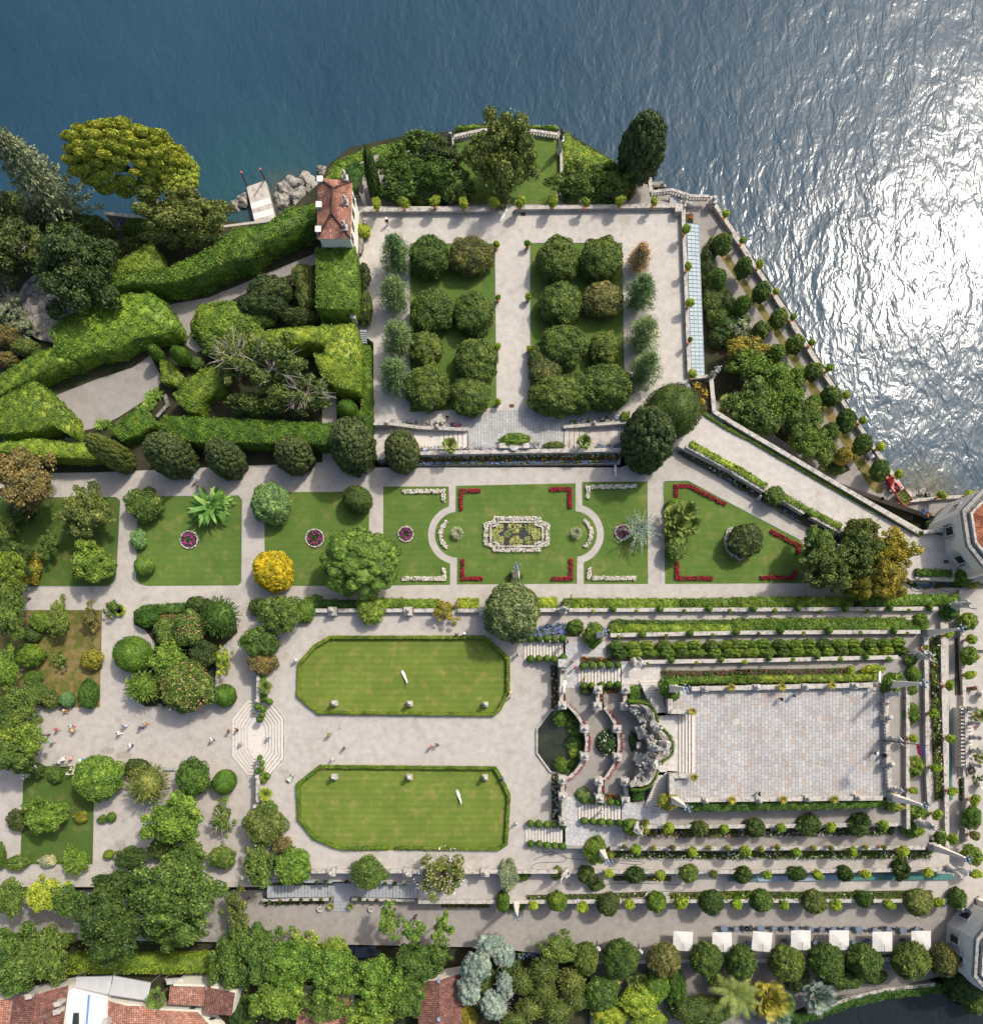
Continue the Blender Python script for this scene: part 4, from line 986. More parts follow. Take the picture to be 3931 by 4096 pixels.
pl=[(rc[0],rc[1],rg[0],rg[0]),(rc[1],rc[2],rg[1],rg[0]),(rc[2],rc[3],rg[1],rg[1]),(rc[3],rc[0],rg[0],rg[1])]
link('roof',roof_mesh(pl,loc),M['roof'],e)
mb=MB()
for a,b in((rc[0],rg[0]),(rc[1],rg[0]),(rc[2],rg[1]),(rc[3],rg[1]),(rg[0],rg[1])):mb.tube(a+Vector((0,0,.06)),b+Vector((0,0,.06)),.13,n=7)
link('ridge_tiles',mb.mesh('ridge_tiles',loc),M['roof_orange'],e)
for i in range(4):
 q=inn[1].lerp(inn[2],(i+.5)/4);mb=MB()
 mb.box((q.x+.02,q.y,ze-2.2),(.12,.9,1.5));w_=link('window',mb.mesh('window',loc),M['dark_glass'],e)
for i,(x,y,st_)in enumerate(((528,598,0),(718,590,1),(520,790,0),(722,775,1),(515,975,0),(716,965,1))):
 q=W('B1',x,y,ze+.5);mb=MB().box((q.x,q.y,ze+.25),(.75,.75,.7)).box((q.x,q.y,ze+.65),(.9,.9,.12))
 if st_:mb.lathe((q.x,q.y,ze+.7),[(.22,0),(.3,.3),(.22,.75),(.32,1.0),(.14,1.2),(.2,1.38),(.05,1.55)],10)
 link('pinnacle',mb.mesh('pinnacle',loc),M['statue_stone']if st_ else M['stone_clean'],e)
one('stone_buttress',tri_fix(MB().prism(pts('B1',[(790,830),(845,880),(850,1100),(835,1150),(800,1160)],ZA+.8),4,ZA+.8).mesh('stone_buttress')),M['stone_dark'],'grey curved base wall at the foot of the tiled tower','wall')
def pavilion(label,t,top,ztop,zbase,wins,inset=1.2,tile=None):
 P=[Vector((p.x,p.y,0))for p in pts(t,top,ztop)];c=sum(P,Vector())/len(P)
 e=thing('lake_pavilion',label,'pavilion',(c.x,c.y,zbase));loc=Vector(e.location)
 sc=lambda k:[c+(p-c)*k for p in P]
 link('wall',tri_fix(MB().prism(sc(.97),zbase-1.5,ztop-.4).mesh('wall',loc)),M['white_wall'],e)
 mb=MB();n=int((ztop-zbase)/.62)
 for i in range(n):mb.prism(sc(.978 if i%2 else.974),zbase-1+i*.62,zbase-1+i*.62+.5)
 link('rustication',tri_fix(mb.mesh('rustication',loc)),M['white_wall'],e)
 mb=MB();A,B=sc(1.02),sc(.93)
 for i in range(len(P)):
  j=(i+1)%len(P);mb.prism([A[i],A[j],B[j],B[i]],ztop-.4,ztop+.25)
 link('cornice',mb.mesh('cornice',loc),M['lead'],e)
 A,B=sc(.93),sc(.89);mb=MB()
 mb.prism(A,ztop-.5,ztop+.05);link('gutter',tri_fix(mb.mesh('gutter',loc)),M['stone_dark'],e)
 mb=MB();A,B=sc(.86),sc(.80)
 for i in range(len(P)):
  j=(i+1)%len(P);mb.prism([A[i],A[j],B[j],B[i]],ztop,ztop+.7)
 link('parapet',mb.mesh('parapet',loc),M['stone'],e)
 if tile:
  apex=c+Vector((0,0,ztop+2.2));R=[p+Vector((0,0,ztop+.35))for p in sc(.80)]
  if poly_area(P)<0:R=R[::-1]
  link('roof',roof_mesh([(R[i],R[(i+1)%len(R)],apex,apex)for i in range(len(R))],loc),M[tile],e)
 else:link('roof',tri_fix(MB().prism(sc(.81),ztop-.2,ztop+.3).mesh('roof',loc)),M['lead'],e)
 for i,s,z,w,h,shut in wins:
  a,b=sc(.98)[i],sc(.98)[(i+1)%len(P)];d=(b-a).normalized();q=a.lerp(b,s);nrm=Vector((d.y,-d.x,0))
  if nrm.dot(q-c)<0:nrm=-nrm
  ang=math.atan2(d.y,d.x);p=q+nrm*.05
  f=link('window',MB().box((p.x,p.y,z),(w,.16,h),ang).mesh('window',loc),M['dark_glass'],e)
  p=q+nrm*.06;mb=MB()
  for k in(-1,1):mb.box((p.x+d.x*k*(w/2+.08),p.y+d.y*k*(w/2+.08),z),(.16,.24,h+.3),ang)
  for k in(-1,1):mb.box((p.x,p.y,z+k*(h/2+.09)),(w+.0,.22,.16),ang)
  link('frame',mb.mesh('frame',loc),M['stone_clean'],f)
  if shut:
   for k in(-1,1):
    p2=q+nrm*.35+d*k*(w/2+.28);link('shutter',MB().box((p2.x,p2.y,z),(.08,w*.55,h),ang+k*.35).mesh('shutter',loc),M['shutter'],f)
 return e
pavilion('cream octagonal pavilion with orange tile roof at the lake end of the ramp','D2',[(1720,1400),(1760,1660),(1900,1840),(2120,1860),(2300,1700),(2310,1400),(2150,1220),(1890,1220)],12.8,5.0,[(0,.42,9.3,1.3,1.7,1),(1,.40,9.3,1.3,1.7,1),(7,.5,8.5,1.0,1.6,0)],tile='roof_orange')
pavilion('cream pavilion with grey flat roof at the end of the parasol walk','D4',[(1043,710),(1033,870),(1110,960),(1240,960),(1330,860),(1330,700),(1240,600),(1130,600)],10.6,ZW,[(0,.3,5.5,1.2,2.0,1),(0,.75,7.5,.7,.8,0),(7,.45,5.5,1.2,2.0,1)],tile=None)
def house(label,t,rects,z0,wallmat='white_wall',mat='roof'):
 """rects: list of (roof corner points going round, ridge ends or None, eave z, rise)"""
 c=sum(pts(t,rects[0][0],z0),Vector())/4
 e=thing('village_house',label,'house',c);loc=Vector(c)
 for cor,ridge,ze,rise,rm in rects:
  R=pts(t,cor,ze);cc=sum(R,Vector())/4
  link('wall',tri_fix(MB().prism([p.lerp(cc,.05)for p in R],z0-.5,ze-.25).mesh('wall',loc)),M[wallmat],e)
  if ridge=='lean':
   q=[R[0],R[1],R[2]+Vector((0,0,rise)),R[3]+Vector((0,0,rise))];pl=[tuple(q)]
  else:
   i=ridge;a=R[i].lerp(R[(i+1)%4],.5)+Vector((0,0,rise));b=R[(i+2)%4].lerp(R[(i+3)%4],.5)+Vector((0,0,rise))
   pl=[(R[(i+1)%4],R[(i+2)%4],b,a),(R[(i+3)%4],R[i],a,b)]
  s=[(p[0],p[1],p[2],p[3])if((p[1]-p[0]).cross(p[3]-p[0])).z>0 else(p[1],p[0],p[3],p[2])for p in pl]
  link('roof',roof_mesh(s,loc),M[rm],e)
 return e,loc
e,loc=house('long red tiled house at the bottom left corner with two chimneys','A4',[([(-200,1690),(90,1690),(60,2200),(-250,2200)],0,6.5,.9,'roof'),([(100,1680),(520,1590),(440,2200),(40,2200)],0,7.2,1.0,'roof_dark')],ZB)
for x,y in((240,1660),(455,1715),(450,1775)):
 q=W('A4',x,y,8.2);link('chimney',MB().box((q.x,q.y,8.1),(.8,.6,1.6)).box((q.x,q.y,9.0),(1.1,.8,.12),.2).mesh('chimney',loc),M['concrete'],e)
q=W('A4',345,1815,9.0);mb=MB().tube((q.x,q.y,7.6),(q.x,q.y,9.6),.03)
for k in range(5):mb.tube((q.x-.5+.2*k,q.y-.35,9.5),(q.x-.5+.2*k,q.y+.35,9.5),.015,n=4)
mb.tube((q.x-.6,q.y,9.5),(q.x+.6,q.y,9.5),.02,n=4);link('antenna',mb.mesh('antenna',loc),M['grey_metal'],e)
e,loc=house('middle tiled house between the white awnings and the palm','A4',[([(795,1700),(1175,1750),(1165,2200),(770,2200)],0,6.2,.9,'roof')],ZB)
q=W('A4',810,1860,7.0);link('chimney',MB().box((q.x,q.y,6.9),(1.0,.9,1.4)).mesh('chimney',loc),M['concrete'],e)
e,loc=house('small white house with three red tiled roofs right of the palm','A4',[([(1268,1732),(1545,1748),(1562,1588),(1297,1580)],'lean',6.4,.7,'roof'),([(1533,1806),(1745,1818),(1785,1630),(1578,1588)],'lean',7.0,.8,'roof_dark'),([(1165,2000),(1690,2000),(1500,1778),(1182,1763)],'lean',5.4,.6,'roof')],ZB)
for x,y in((1450,1757),(1598,1838)):
 q=W('A4',x,y,5.2);w_=link('window',MB().box((q.x,q.y-.1,5.0),(.9,.1,.6)).mesh('window',loc),M['dark_glass'],e)
house('red tiled house half hidden under the maple trees','B4',[([(360,1650),(760,1690),(740,2200),(330,2200)],0,6.0,1.0,'roof')],ZB)
e,loc=house('dark brown tiled house beside the blue grey tree','B4',[([(1260,1560),(1590,1500),(1600,2200),(1270,2200)],0,6.2,1.1,'roof_dark')],ZB)
for y in(1560,1850):
 q=W('B4',1418,y,7.6);link('ridge_cap',MB().box((q.x,q.y,7.4),(.5,.6,.2)).mesh('ridge_cap',loc),M['net_blue'],e)
e=thing('roof_terrace','flat white roof terrace with a blue pipe among the tiled roofs','building',W('A4',660,1800,ZB));loc=Vector(e.location)
R=pts('A4',[(515,1640),(560,1610),(800,1690),(770,2200),(480,2200)],6.4)
link('wall',tri_fix(MB().prism(R,1,6.4).mesh('wall',loc)),M['white_paint'],e)
mb=MB().prism(ribbon(pts('A4',[(500,2200),(560,1625),(795,1685),(775,2200)],6.9),.35),6.3,6.9);link('parapet',tri_fix(mb.mesh('parapet',loc)),M['white_paint'],e)
a=W('A4',672,1670,6.7);b=W('A4',636,2100,6.7);link('pipe',MB().tube(a,b,.16).mesh('pipe',loc),m_plain('blue_paint',(.09,.24,.52),.5),e)
q=W('A4',570,1850,6.5);link('skylight',MB().box((q.x,q.y,6.6),(1.2,2.4,.3)).mesh('skylight',loc),M['dark_glass'],e)
def awning(label,t,cor,z,rise):
 P=pts(t,cor,z);P[2].z+=rise;P[3].z+=rise
 bm=bmesh.new();n=14;c=sum(P,Vector())/4;vs=[]
 for i in range(n+1):
  for j in range(n+1):
   p=P[0].lerp(P[1],i/n).lerp(P[3].lerp(P[2],i/n),j/n);p.z-=.16*math.sin(math.pi*j/n)*(1-.6*abs(math.sin(i/n*9.42)))
   vs.append(bm.verts.new(p-c))
 for i in range(n):
  for j in range(n):bm.faces.new((vs[i*(n+1)+j],vs[(i+1)*(n+1)+j],vs[(i+1)*(n+1)+j+1],vs[i*(n+1)+j+1]))
 bmesh.ops.solidify(bm,geom=bm.faces[:],thickness=.02)
 me=bpy.data.meshes.new('awning');bm.to_mesh(me);bm.free()
 e=thing('awning',label,'awning',c);link('canopy',me,M['canvas'],e)
 mb=MB()
 for p in P:mb.tube(p,(p.x,p.y,ZB),.05)
 mb.tube(P[0],P[1],.06);mb.tube(P[2],P[3],.06);link('frame',mb.mesh('frame',c),M['grey_metal'],e)
awning('cream canvas awning over the roof terrace, left panel','A4',[(562,1608),(815,1660),(862,1510),(590,1518)],6.6,.5)
awning('cream canvas awning, wider right panel next to the palm','A4',[(818,1662),(1105,1705),(1150,1560),(868,1508)],6.6,.5)
awning('grey white awning behind the small red roofed house','A4',[(1255,1585),(1380,1580),(1380,1528),(1245,1535)],4.8,.3)
e=thing('boat_ramp','weathered concrete landing ramp reaching into the lake','jetty',W('F',497,385,.5));loc=Vector(e.location)
dk=pts('F',[(472,358),(508,345),(529,424),(490,434)],1.3)
link('deck',tri_fix(MB().prism(dk,-2,1.3).mesh('deck',loc)),M['concrete'],e)
mb=MB()
for s in(.42,.68):a,b=dk[0].lerp(dk[3],s),dk[1].lerp(dk[2],s);c_,d=dk[0].lerp(dk[3],s+.14),dk[1].lerp(dk[2],s+.14);mb.prism([a,b,d,c_],1.2,1.32)
link('worn_bands',mb.mesh('worn_bands',loc),M['stone_clean'],e)
for(x,y),(x2,y2),l in(((472,357),(462,330),'left'),((509,346),(498,324),'right')):
 a,b=W('F',x,y,.0),W('F',x2,y2,4.6);p=thing('mooring_post','dark mooring post with red cap at the %s corner of the landing ramp'%l,'post',(a.x,a.y,0))
 link('pole',MB().tube((0,0,-2),b-Vector((a.x,a.y,0)),.14,.12).mesh('pole'),M['rust'],p)
 link('cap',MB().ball(b-Vector((a.x,a.y,0)),.22,1,1,.8).mesh('cap',smooth=True),m_plain('cap_red',(.45,.12,.12),.6),p)
def rocks(label,t,spots,z,name='boulder',rmat='rock'):
 for i,(x,y,r)in enumerate(spots):
  bm=bmesh.new();bmesh.ops.create_icosphere(bm,subdivisions=3,radius=1)
  sd=Vector((x*.13,y*.17,i))
  for v in bm.verts:v.co*=.75+.55*noise.noise(v.co*1.3+sd)+.18*noise.noise(v.co*4+sd)
  me=bpy.data.meshes.new(name);bm.to_mesh(me);bm.free();R_=WS(t,r,z)
  one(name,me,M[rmat],label[i]if isinstance(label,list)else label,'rock',W(t,x,y,z),'shore rocks',(R_,R_*.8,R_*.55),(0,0,i*1.3))
rocks(['dark jagged shore rock right of the landing ramp','pale flat shore rock below the ivy left of the tower','brown shore rock hugging the landing ramp','large grey shore rock close to the tower wall','low shore rock at the corner of the ivy bank','shore rock left of the landing ramp','small pale rock under the olive green trees','brown half sunk rock in the shallows right of the ramp','broad grey rock between the ramp and the tall hedge','mossy rock below the tall hedge by the ramp'],'B1',[(430,590,70),(460,660,75),(250,680,90),(490,720,70),(540,530,55),(-50,760,80),(-110,800,60),(330,640,85),(360,730,95),(250,760,90)],.1)
rocks(['round dark boulder in the shallows behind the tractor','smaller boulder beside the tractor at the lake edge','flat rock in the shallows left of the pavilion'],'D2',[(1405,1255,45),(1330,1270,55),(1470,1275,28)],.3)
rocks(['reddish rock below the balustrade by the cypress','grey shore rock below the balustrade by the cypress'],'C1',[(1200,640,50),(1160,640,35)],.6)
e=thing('stone_platform','half hidden round stone platform among the dark trees at far left','platform',W('A1',330,1560,ZP))
loc=Vector(e.location);cc=W('A1',400,1555,ZP+.5)
link('paving',MB().lathe((cc.x,cc.y,0),[(5.2,5),(5.2,ZP+.5),(.01,ZP+.5)],40).mesh('paving',loc),M['crazy_brown'],e)
link('rim',MB().lathe((cc.x,cc.y,ZP+.3),[(5.9,-.5),(5.9,.4),(5.2,.4),(5.2,-.5)],40).mesh('rim',loc),M['rock'],e)
def hg(t,poly,z0,z1,col,label,**k):return hedge(pts(t,poly,z1),z0,z1,col,label,**k)
NA=lambda t,l:[nat(t,*p)for p in l]
hg('N',NA('A1',[(1881,945),(1740,965),(1600,1095),(1440,1180),(1230,1275),(820,1320),(720,1440),(980,1375),(1240,1380),(1480,1320),(1750,1195),(1881,1180)])+NA('B1',[(110,1060),(500,890),(500,772),(280,810),(100,938)]),ZP,ZP+5,'hedge','tall clipped hedge sweeping from the tiled tower down to the dark trees',dens=1.3,leaf=.26)
hg('A1',[(1240,1265),(1140,1062),(835,1240),(822,1316)],ZP,ZP+4.6,'hedge','wedge shaped hedge joining the north side of the tall sweeping hedge')
hg('A2',[(370,30),(480,-60),(700,-165),(900,-230),(1130,-250),(1220,-190),(1310,-60),(1340,0),(1320,40),(1130,80),(990,110),(830,190),(690,200),(560,260),(420,220)],ZP,ZP+4,'ivy','big bright rounded hedge block with gaps in its top',dens=1.3,rough=.25,leaf=.3)
hg('A2',[(385,165),(430,230),(560,270),(420,300),(170,430),(0,520),(-60,540),(-60,400),(0,370),(250,215)],ZP,ZP+4,'hedge','sloping hedge arm running to the left edge below the bright block',rough=.2)
hg('A2',[(-60,545),(0,525),(250,412),(300,440),(420,560),(520,660),(552,790),(540,840),(400,750),(300,790),(30,820),(-60,790)],ZP,ZP+3.5,'hedge','large wedge shaped hedge at the left edge beside the gravel court')
hg('A2',[(1205,262),(1282,268),(1390,400),(1340,470),(1290,440),(1215,430)],ZP,ZP+2.2,'hedge','small clipped hedge block beside the two oval topiaries')
hg('A2',[(1300,525),(1400,420),(1500,340),(1640,285),(1720,300),(1640,480),(1530,540),(1500,660),(1390,640)],ZP,ZP+3,'hedge','curved clipped hedge left of the bare branched tree')
hg('A2',[(800,775),(1060,615),(1180,740),(1100,790),(920,875)],ZP,ZP+2.4,'hedge','slanting flat topped hedge below the fern bank')
hg('N',[(627,1696),(659,1661),(1000,1676),(1290,1690),(1480,1692),(1480,1770),(1319,1778),(1000,1770),(830,1772),(700,1760)],ZP,ZP+4,'hedge','long flat hedge behind the row of rounded cypresses',dens=1.3)
hg('A2',[(-60,890),(0,885),(290,850),(490,880),(700,890),(870,970),(560,1000),(330,990),(0,950),(-60,950)],ZP,ZP+4,'ivy','long hedge above the walk at the far left with a dark front face',dens=1.2)
hg('N',NA('B2',[(0,55),(230,22),(640,-5),(790,-12),(828,130),(828,500),(640,460),(540,390),(470,210),(560,215),(572,130),(400,120),(200,180),(0,200)]),ZP,ZP+5,'ivy','yellow green hedge with a curved notch around the bare branched tree',dens=1.3)
hg('B1',[(490,1110),(785,1088),(805,1240),(806,1540),(790,1578),(495,1562)],ZP,ZP+6,'hedge','tall rectangular hedge block below the tiled tower',dens=1.3)
hg('B2',[(832,140),(905,150),(925,720),(890,660),(832,640)],ZA-1,ZA+1.2,'hedge','low narrow hedge strip along the azalea terrace')
hg('B1',[(720,490),(800,470),(870,480),(845,560),(835,690),(760,690),(720,610)],ZN,ZN+1.6,'hedged','square hedge around the pillar statue by the tower')
def bank(t,poly,zhi,zlo,axis,col,label):
 P=pts(t,poly,(zhi+zlo)/2);a=Vector(axis).normalized();ds=[p.x*a.x+p.y*a.y for p in P];lo,hi=min(ds),max(ds)
 return hedge(P,0,zhi,col,label,name='ivy_bank',cat='ivy',slope=lambda Q:zhi+(zlo-zhi)*np.clip((Q[:,0]*a.x+Q[:,1]*a.y-lo)/(hi-lo),0,1),rough=.2,leaf=.28,dens=1.5)
bank('B1',[(560,580),(585,510),(625,440),(700,390),(860,345),(960,335),(1150,340),(1160,430),(1000,470),(870,430),(800,465),(735,480),(715,580)],ZN+.9,3.6,(-.6,.8),'ivy','ivy covered bank above the lake left of the northern lawn')
bank('C1',[(472,300),(480,235),(520,215),(545,285),(700,340),(780,380),(930,462),(945,535),(470,548)],ZN+.9,3.4,(.7,.7),'ivy','ivy covered bank above the lake right of the northern lawn')
bank('N',NA('B1',[(1540,240),(1600,195),(1700,168),(1810,158),(1870,160)])+NA('C1',[(90,175),(300,180),(432,195),(432,240),(300,222),(150,205)])+NA('B1',[(1840,200),(1740,212),(1640,232)]),ZN+.9,ZN-1,(0,1),'ivy','strip of ivy outside the curved balustrade of the northern lawn')
def boxring(t,path,z,h,w,label,col='hedge',**k):
 P=pts(t,path,z+h);return hedge(ribbon(P,w),z,z+h,col,label,name='box_hedge',leaf=.15,rough=.04,**k)
NL=[(1319,2549),(1936,2549),(1995,2600),(2032,2634),(2032,2768),(1997,2838),(1975,2858),(1274,2850),(1192,2784),(1197,2655),(1254,2588),(1319,2549)]
SL=[(1280,3067),(1980,3073),(1996,3100),(2035,3180),(2024,3376),(1996,3396),(1582,3392)]
SL2=[(1556,3391),(1380,3396),(1334,3386),(1255,3352),(1196,3277),(1190,3138),(1280,3067)]
boxring('N',NL,ZT,.7,.55,'low box hedge outlining the northern oval lawn')
boxring('N',SL,ZT,.7,.55,'low box hedge outlining the southern oval lawn, eastern part')
boxring('N',SL2,ZT,.7,.55,'low box hedge outlining the southern oval lawn, western part')
def strip(t,path,w,z0,z1,col,label,**k):P=pts(t,path,z1);return hedge(ribbon(P,WS(t,w,z1)),z0,z1,col,label,**k)
strip('B3',[(380,405),(560,400),(800,408)],60,ZP,ZT+.6,'hedged','dark leafy hedge behind the first two piers of the lawn terrace')
strip('B3',[(900,385),(1000,395),(1250,402),(1420,402)],70,ZP,ZT+.6,'ivy','light green hedge north of the piers of the lawn terrace')
strip('B3',[(1560,395),(1720,400)],75,ZP,ZT+.6,'lime','yellow hedge piece just left of the big grey green tree')
strip('C3',[(270,395),(430,395)],80,ZP,ZT+.7,'lime','yellow hedge between the big round tree and the trident statue')
strip('C3',[(480,400),(900,402),(1350,402)],78,ZP,ZT+.7,'ivy','yellow green hedge right of the trident statue')
strip('C3',[(1360,400),(1630,395),(1881,402)],72,ZP,ZT+.6,'hedge','darker green hedge on the outermost terrace wall south of the trapezoid lawn')
strip('D3',[(-5,395),(250,390),(900,390)],80,ZP,ZT+.7,'hedge','leafy hedge below the big yellow tree on the outermost wall')
strip('D3',[(975,380),(1350,375),(1700,370)],85,ZP,ZT+.8,'ivy','bright hedge at the eastern end of the outermost wall')
strip('C3',[(830,592),(1300,592),(1881,588)],66,ZT,Z2+.6,'ivy','variegated hedge along the second terrace wall, western half')
strip('D3',[(0,580),(700,570),(1470,568)],76,ZT,Z2+.6,'hedge','green hedge along the second terrace wall, eastern half')
strip('C3',[(840,540),(1300,545),(1881,538)],36,ZT,ZT+1.0,'green','loose flowering shrub strip in front of the second terrace hedge')
strip('D3',[(0,530),(500,525),(1300,520)],28,ZT,ZT+1.0,'hedge','low shrub strip in front of the second terrace hedge, eastern half')
strip('C3',[(1320,985),(1600,978),(1881,975)],50,Z3+.3,Z5+.2,'hedge','hedge under the northern parapet of the paved terrace, western half')
strip('D3',[(0,975),(500,968),(1090,958)],52,Z3+.3,Z5+.2,'hedge','hedge under the northern parapet of the paved terrace, eastern half')
strip('C4',[(1390,245),(1881,252)],60,Z3,Z5+.2,'hedged','dark hedge under the southern parapet of the paved terrace, western half')
strip('D4',[(-3,138),(300,138),(650,128)],34,Z3,Z5+.2,'hedged','dark hedge under the southern parapet of the paved terrace, eastern half')
strip('C2',[(1430,885),(1650,1010),(1881,1130)],48,ZA,ZA+.7,'lime','yellow clipped hedge along the ramp walk, upper half')
strip('D2',[(0,1060),(250,1215)],48,ZA,ZA+.7,'ivy','yellow clipped hedge along the ramp walk, before the round bush')
strip('D2',[(375,1285),(600,1410),(815,1520)],45,ZA,ZA+.7,'ivy','yellow clipped hedge along the ramp walk, beyond the round bush')
strip('N',NA('C2',[(1500,640),(1700,770),(1881,860)])+NA('D2',[(300,960),(700,1190),(1100,1410),(1410,1580)]),12,ZA,ZA+.35,'hedge','low box edging along the northern side of the ramp walk',leaf=.15,rough=.03)
strip('A4',[(520,1440),(900,1440),(1300,1440),(1690,1430)],130,ZB,ZW+1.4,'ivy','broad clipped hedge above the village roofs',dens=1.3)
strip('A4',[(100,1235),(330,1245),(560,1240)],60,ZB,ZW+1.0,'green','leafy hedge along the lower left walk')
strip('D4',[(240,1060),(340,1040),(500,985),(680,945),(860,925),(1000,915)],42,0,2.9,'hedged','dark hedge curving above the small bay')
strip('B3',[(95,950),(95,1140)],40,ZT,ZT+.8,'hedge','short hedge north of the octagonal steps')
strip('B4',[(100,-10),(100,70)],36,ZT,ZT+.8,'hedge','short hedge south of the octagonal steps')
strip('A3',[(1020,500),(1080,450),(1200,440),(1380,430)],70,ZP,ZP+1.6,'hedged','curved clipped hedge at the top of the planted island')
strip('C3',[(1010,1020),(1012,1130)],76,ZC,Z3+.6,'hedge','blocky hedge beside the northern flight at the rock theatre')
strip('C4',[(1035,60),(1040,200)],85,ZC,Z3+.6,'hedged','blocky hedge beside the southern flight at the rock theatre')
strip('C3',arcpts('C3',[(970,1140),(1080,1145),(1150,1190),(1185,1270),(1200,1320),(1260,1380),(1300,1450),(1290,1540),(1230,1590),(1190,1650),(1160,1740),(1090,1800),(985,1800)],3),20,Z3,Z4+1.0,'hedge','thin ivy hedge tracing the back of the rock theatre',leaf=.16)
strip('D2',[(1390,1560),(1420,1570)],30,ZA,ZA+.4,'hedge','short box hedge end piece near the pavilion')
strip('D3',[(1380,165),(1650,175)],55,ZP,ZP+2.2,'hedge','hedge behind the bent wall near the corner obelisk')
hg('C2',[(915,650),(975,648),(975,715),(912,715)],ZA,ZA+1.0,'hedge','small square box block at the top of the eastern stairs')
p=plant
p('A1',240,560,170,250,'fir','grey','tall grey green conifer leaning over the lake at the far left',ZP,rz=9.5,hz=9.2,name='conifer_tree',trunk=0,fix=(5.6,5.6))
p('A1',970,470,540,300,'cushion','pine','big yellow green umbrella pine with a bare trunk by the lake',ZP-2,trunk=7,rz=8,hz=9.8,name='pine_tree')
p('A1',1330,560,200,200,'cushion','pine','lower spreading crown of a pine beside the umbrella pine',ZP-2,rz=2.2,hz=9,trunk=6,name='pine_tree')
p('A1',30,820,150,130,'tree','dark','dark tree on the shore behind the grey conifer',ZP-2,trunk=1.5)
p('A1',800,1150,150,110,'dome','dark','dark shrub between the hydrangeas and the wedge hedge',ZP-1)
p('A1',560,1010,200,140,'tree','dark','dark tree under the trunk of the grey conifer',ZP-1,trunk=1)
p('A1',1060,980,130,90,'dome','hedged','shaded shrub at the foot of the umbrella pine',ZP-1)
p('A1',60,1060,280,330,'tree','darko','broad dark tree at the left edge below the grey conifer',ZP,trunk=2)
p('A1',570,1290,330,330,'tree','darko','large dark olive tree over the round stone platform',ZP,trunk=2)
p('A1',230,1120,180,180,'open','olive','sparse tree with white dead branches among the dark trees',ZP,trunk=3,pale=True)
p('A1',350,900,160,150,'tree','dark','dark tree at the foot of the grey conifer',ZP-2,trunk=1.5)
p('A1',700,1010,190,140,'dome','dark','dark shrub left of the blue hydrangeas in the shade',ZP-2)
p('A1',1400,890,350,230,'tree','olive','wide olive green tree right of the umbrella pine trunk',ZP-1,trunk=2.5)
p('A1',1130,830,75,70,'shrub','bright','small yellow green shrub right of the umbrella pine trunk',ZP-2)
p('A1',1010,1100,95,70,'shrub','green','shrub beside the small blue hydrangea',ZP-2)
p('A1',1280,1010,190,120,'tree','olive','lower olive tree behind the wedge hedge',ZP,trunk=1)
p('A1',130,780,120,90,'dome','dark','low dark shrub on the shore at the left edge',3)
p('A1',80,1560,110,130,'open','grey','silvery grey shrub tree left of the round platform',ZP,trunk=1,pale=True)
p('A1',180,1720,130,100,'open','grey','lower silvery shrub under the round platform',ZP)
p('A2',60,80,130,90,'shrub','brown','brownish shrub at the left edge below the silver shrubs',ZP)
p('A2',60,260,90,60,'shrub','brown','brown shrub beside the dark steps at the left edge',ZP)
p('A2',200,170,110,70,'dome','olive','olive shrub between the stone platform and the hedge arm',ZP)
p('A2',1180,215,65,60,'ball','hedged','smaller tall oval topiary left of the gravel fork',ZP,rz=2.3,hz=2.3)
p('A2',1365,235,85,75,'ball','ball','larger tall oval topiary right of the gravel fork',ZP,rz=2.6,hz=2.6)
p('A1',1700,1700,260,190,'dome','hedge','broad rounded shrub mound right of the gravel fork',ZP,rz=2.0)
p('A2',1640,170,120,90,'dome','green','small clipped mound below the broad shrub at the fork',ZP)
p('A2',1480,290,60,50,'dome','green','low green mound right of the larger oval topiary',ZP)
p('B2',150,330,330,260,'open','olive','bare branched airy tree inside the hedge garden',ZP,trunk=3,pale=True)
p('B2',420,520,220,190,'open','olive','second airy olive tree over the round court in the hedge garden',ZP,trunk=2.5,pale=True)
p('A2',1760,260,170,240,'open','olive','left hand airy tree with pale limbs in the hedge garden',ZP,trunk=3,pale=True)
p('B2',60,600,240,110,'tree','olive','low olive tree in front of the long flat hedge',ZP,trunk=1)
p('B2',735,640,85,80,'ball','ball','rounded dark topiary dome at the corner of the hedge garden',ZP+1,rz=2.2)
p('B2',840,720,60,80,'ball','ball','fluted topiary dome right of the rounded one',ZP+1,rz=2.2)
p('B2',885,760,48,90,'ball','hedged','darkest topiary dome next to the walk corner',ZP+1,rz=2.2)
p('B1',150,1450,170,130,'dome','darko','dark low shrub mound south of the shaded path',ZP)
p('B1',100,1560,200,110,'dome','darko','wide dark shrub mound in the middle of the hedge garden',ZP)
p('B1',390,1330,90,90,'shrub','olive','yellowish shrub at the left of the rectangular hedge',ZP)
p('B1',430,1450,75,150,'shrub','olive','tall yellowish shrub hugging the rectangular hedge',ZP)
p('B1',370,1640,140,75,'dome','darko','flat dark shrub below the yellowish shrubs',ZP)
p('B1',60,1650,130,80,'dome','hedged','dark green mound above the notched hedge',ZP)
p('B1',858,1335,50,100,'shrub','darko','narrow shrub at the north end of the rectangular hedge side',ZA)
p('B1',872,1575,58,125,'shrub','dark','narrow shrub at the south end of the rectangular hedge side',ZA)
p('B1',860,985,56,60,'shrub','lime','yellow green shrub against the tiled tower',ZA)
p('B1',915,560,55,150,'cone','dark','slim dark cypress beside the tower statue',ZN,rz=4.6,hz=4.4)
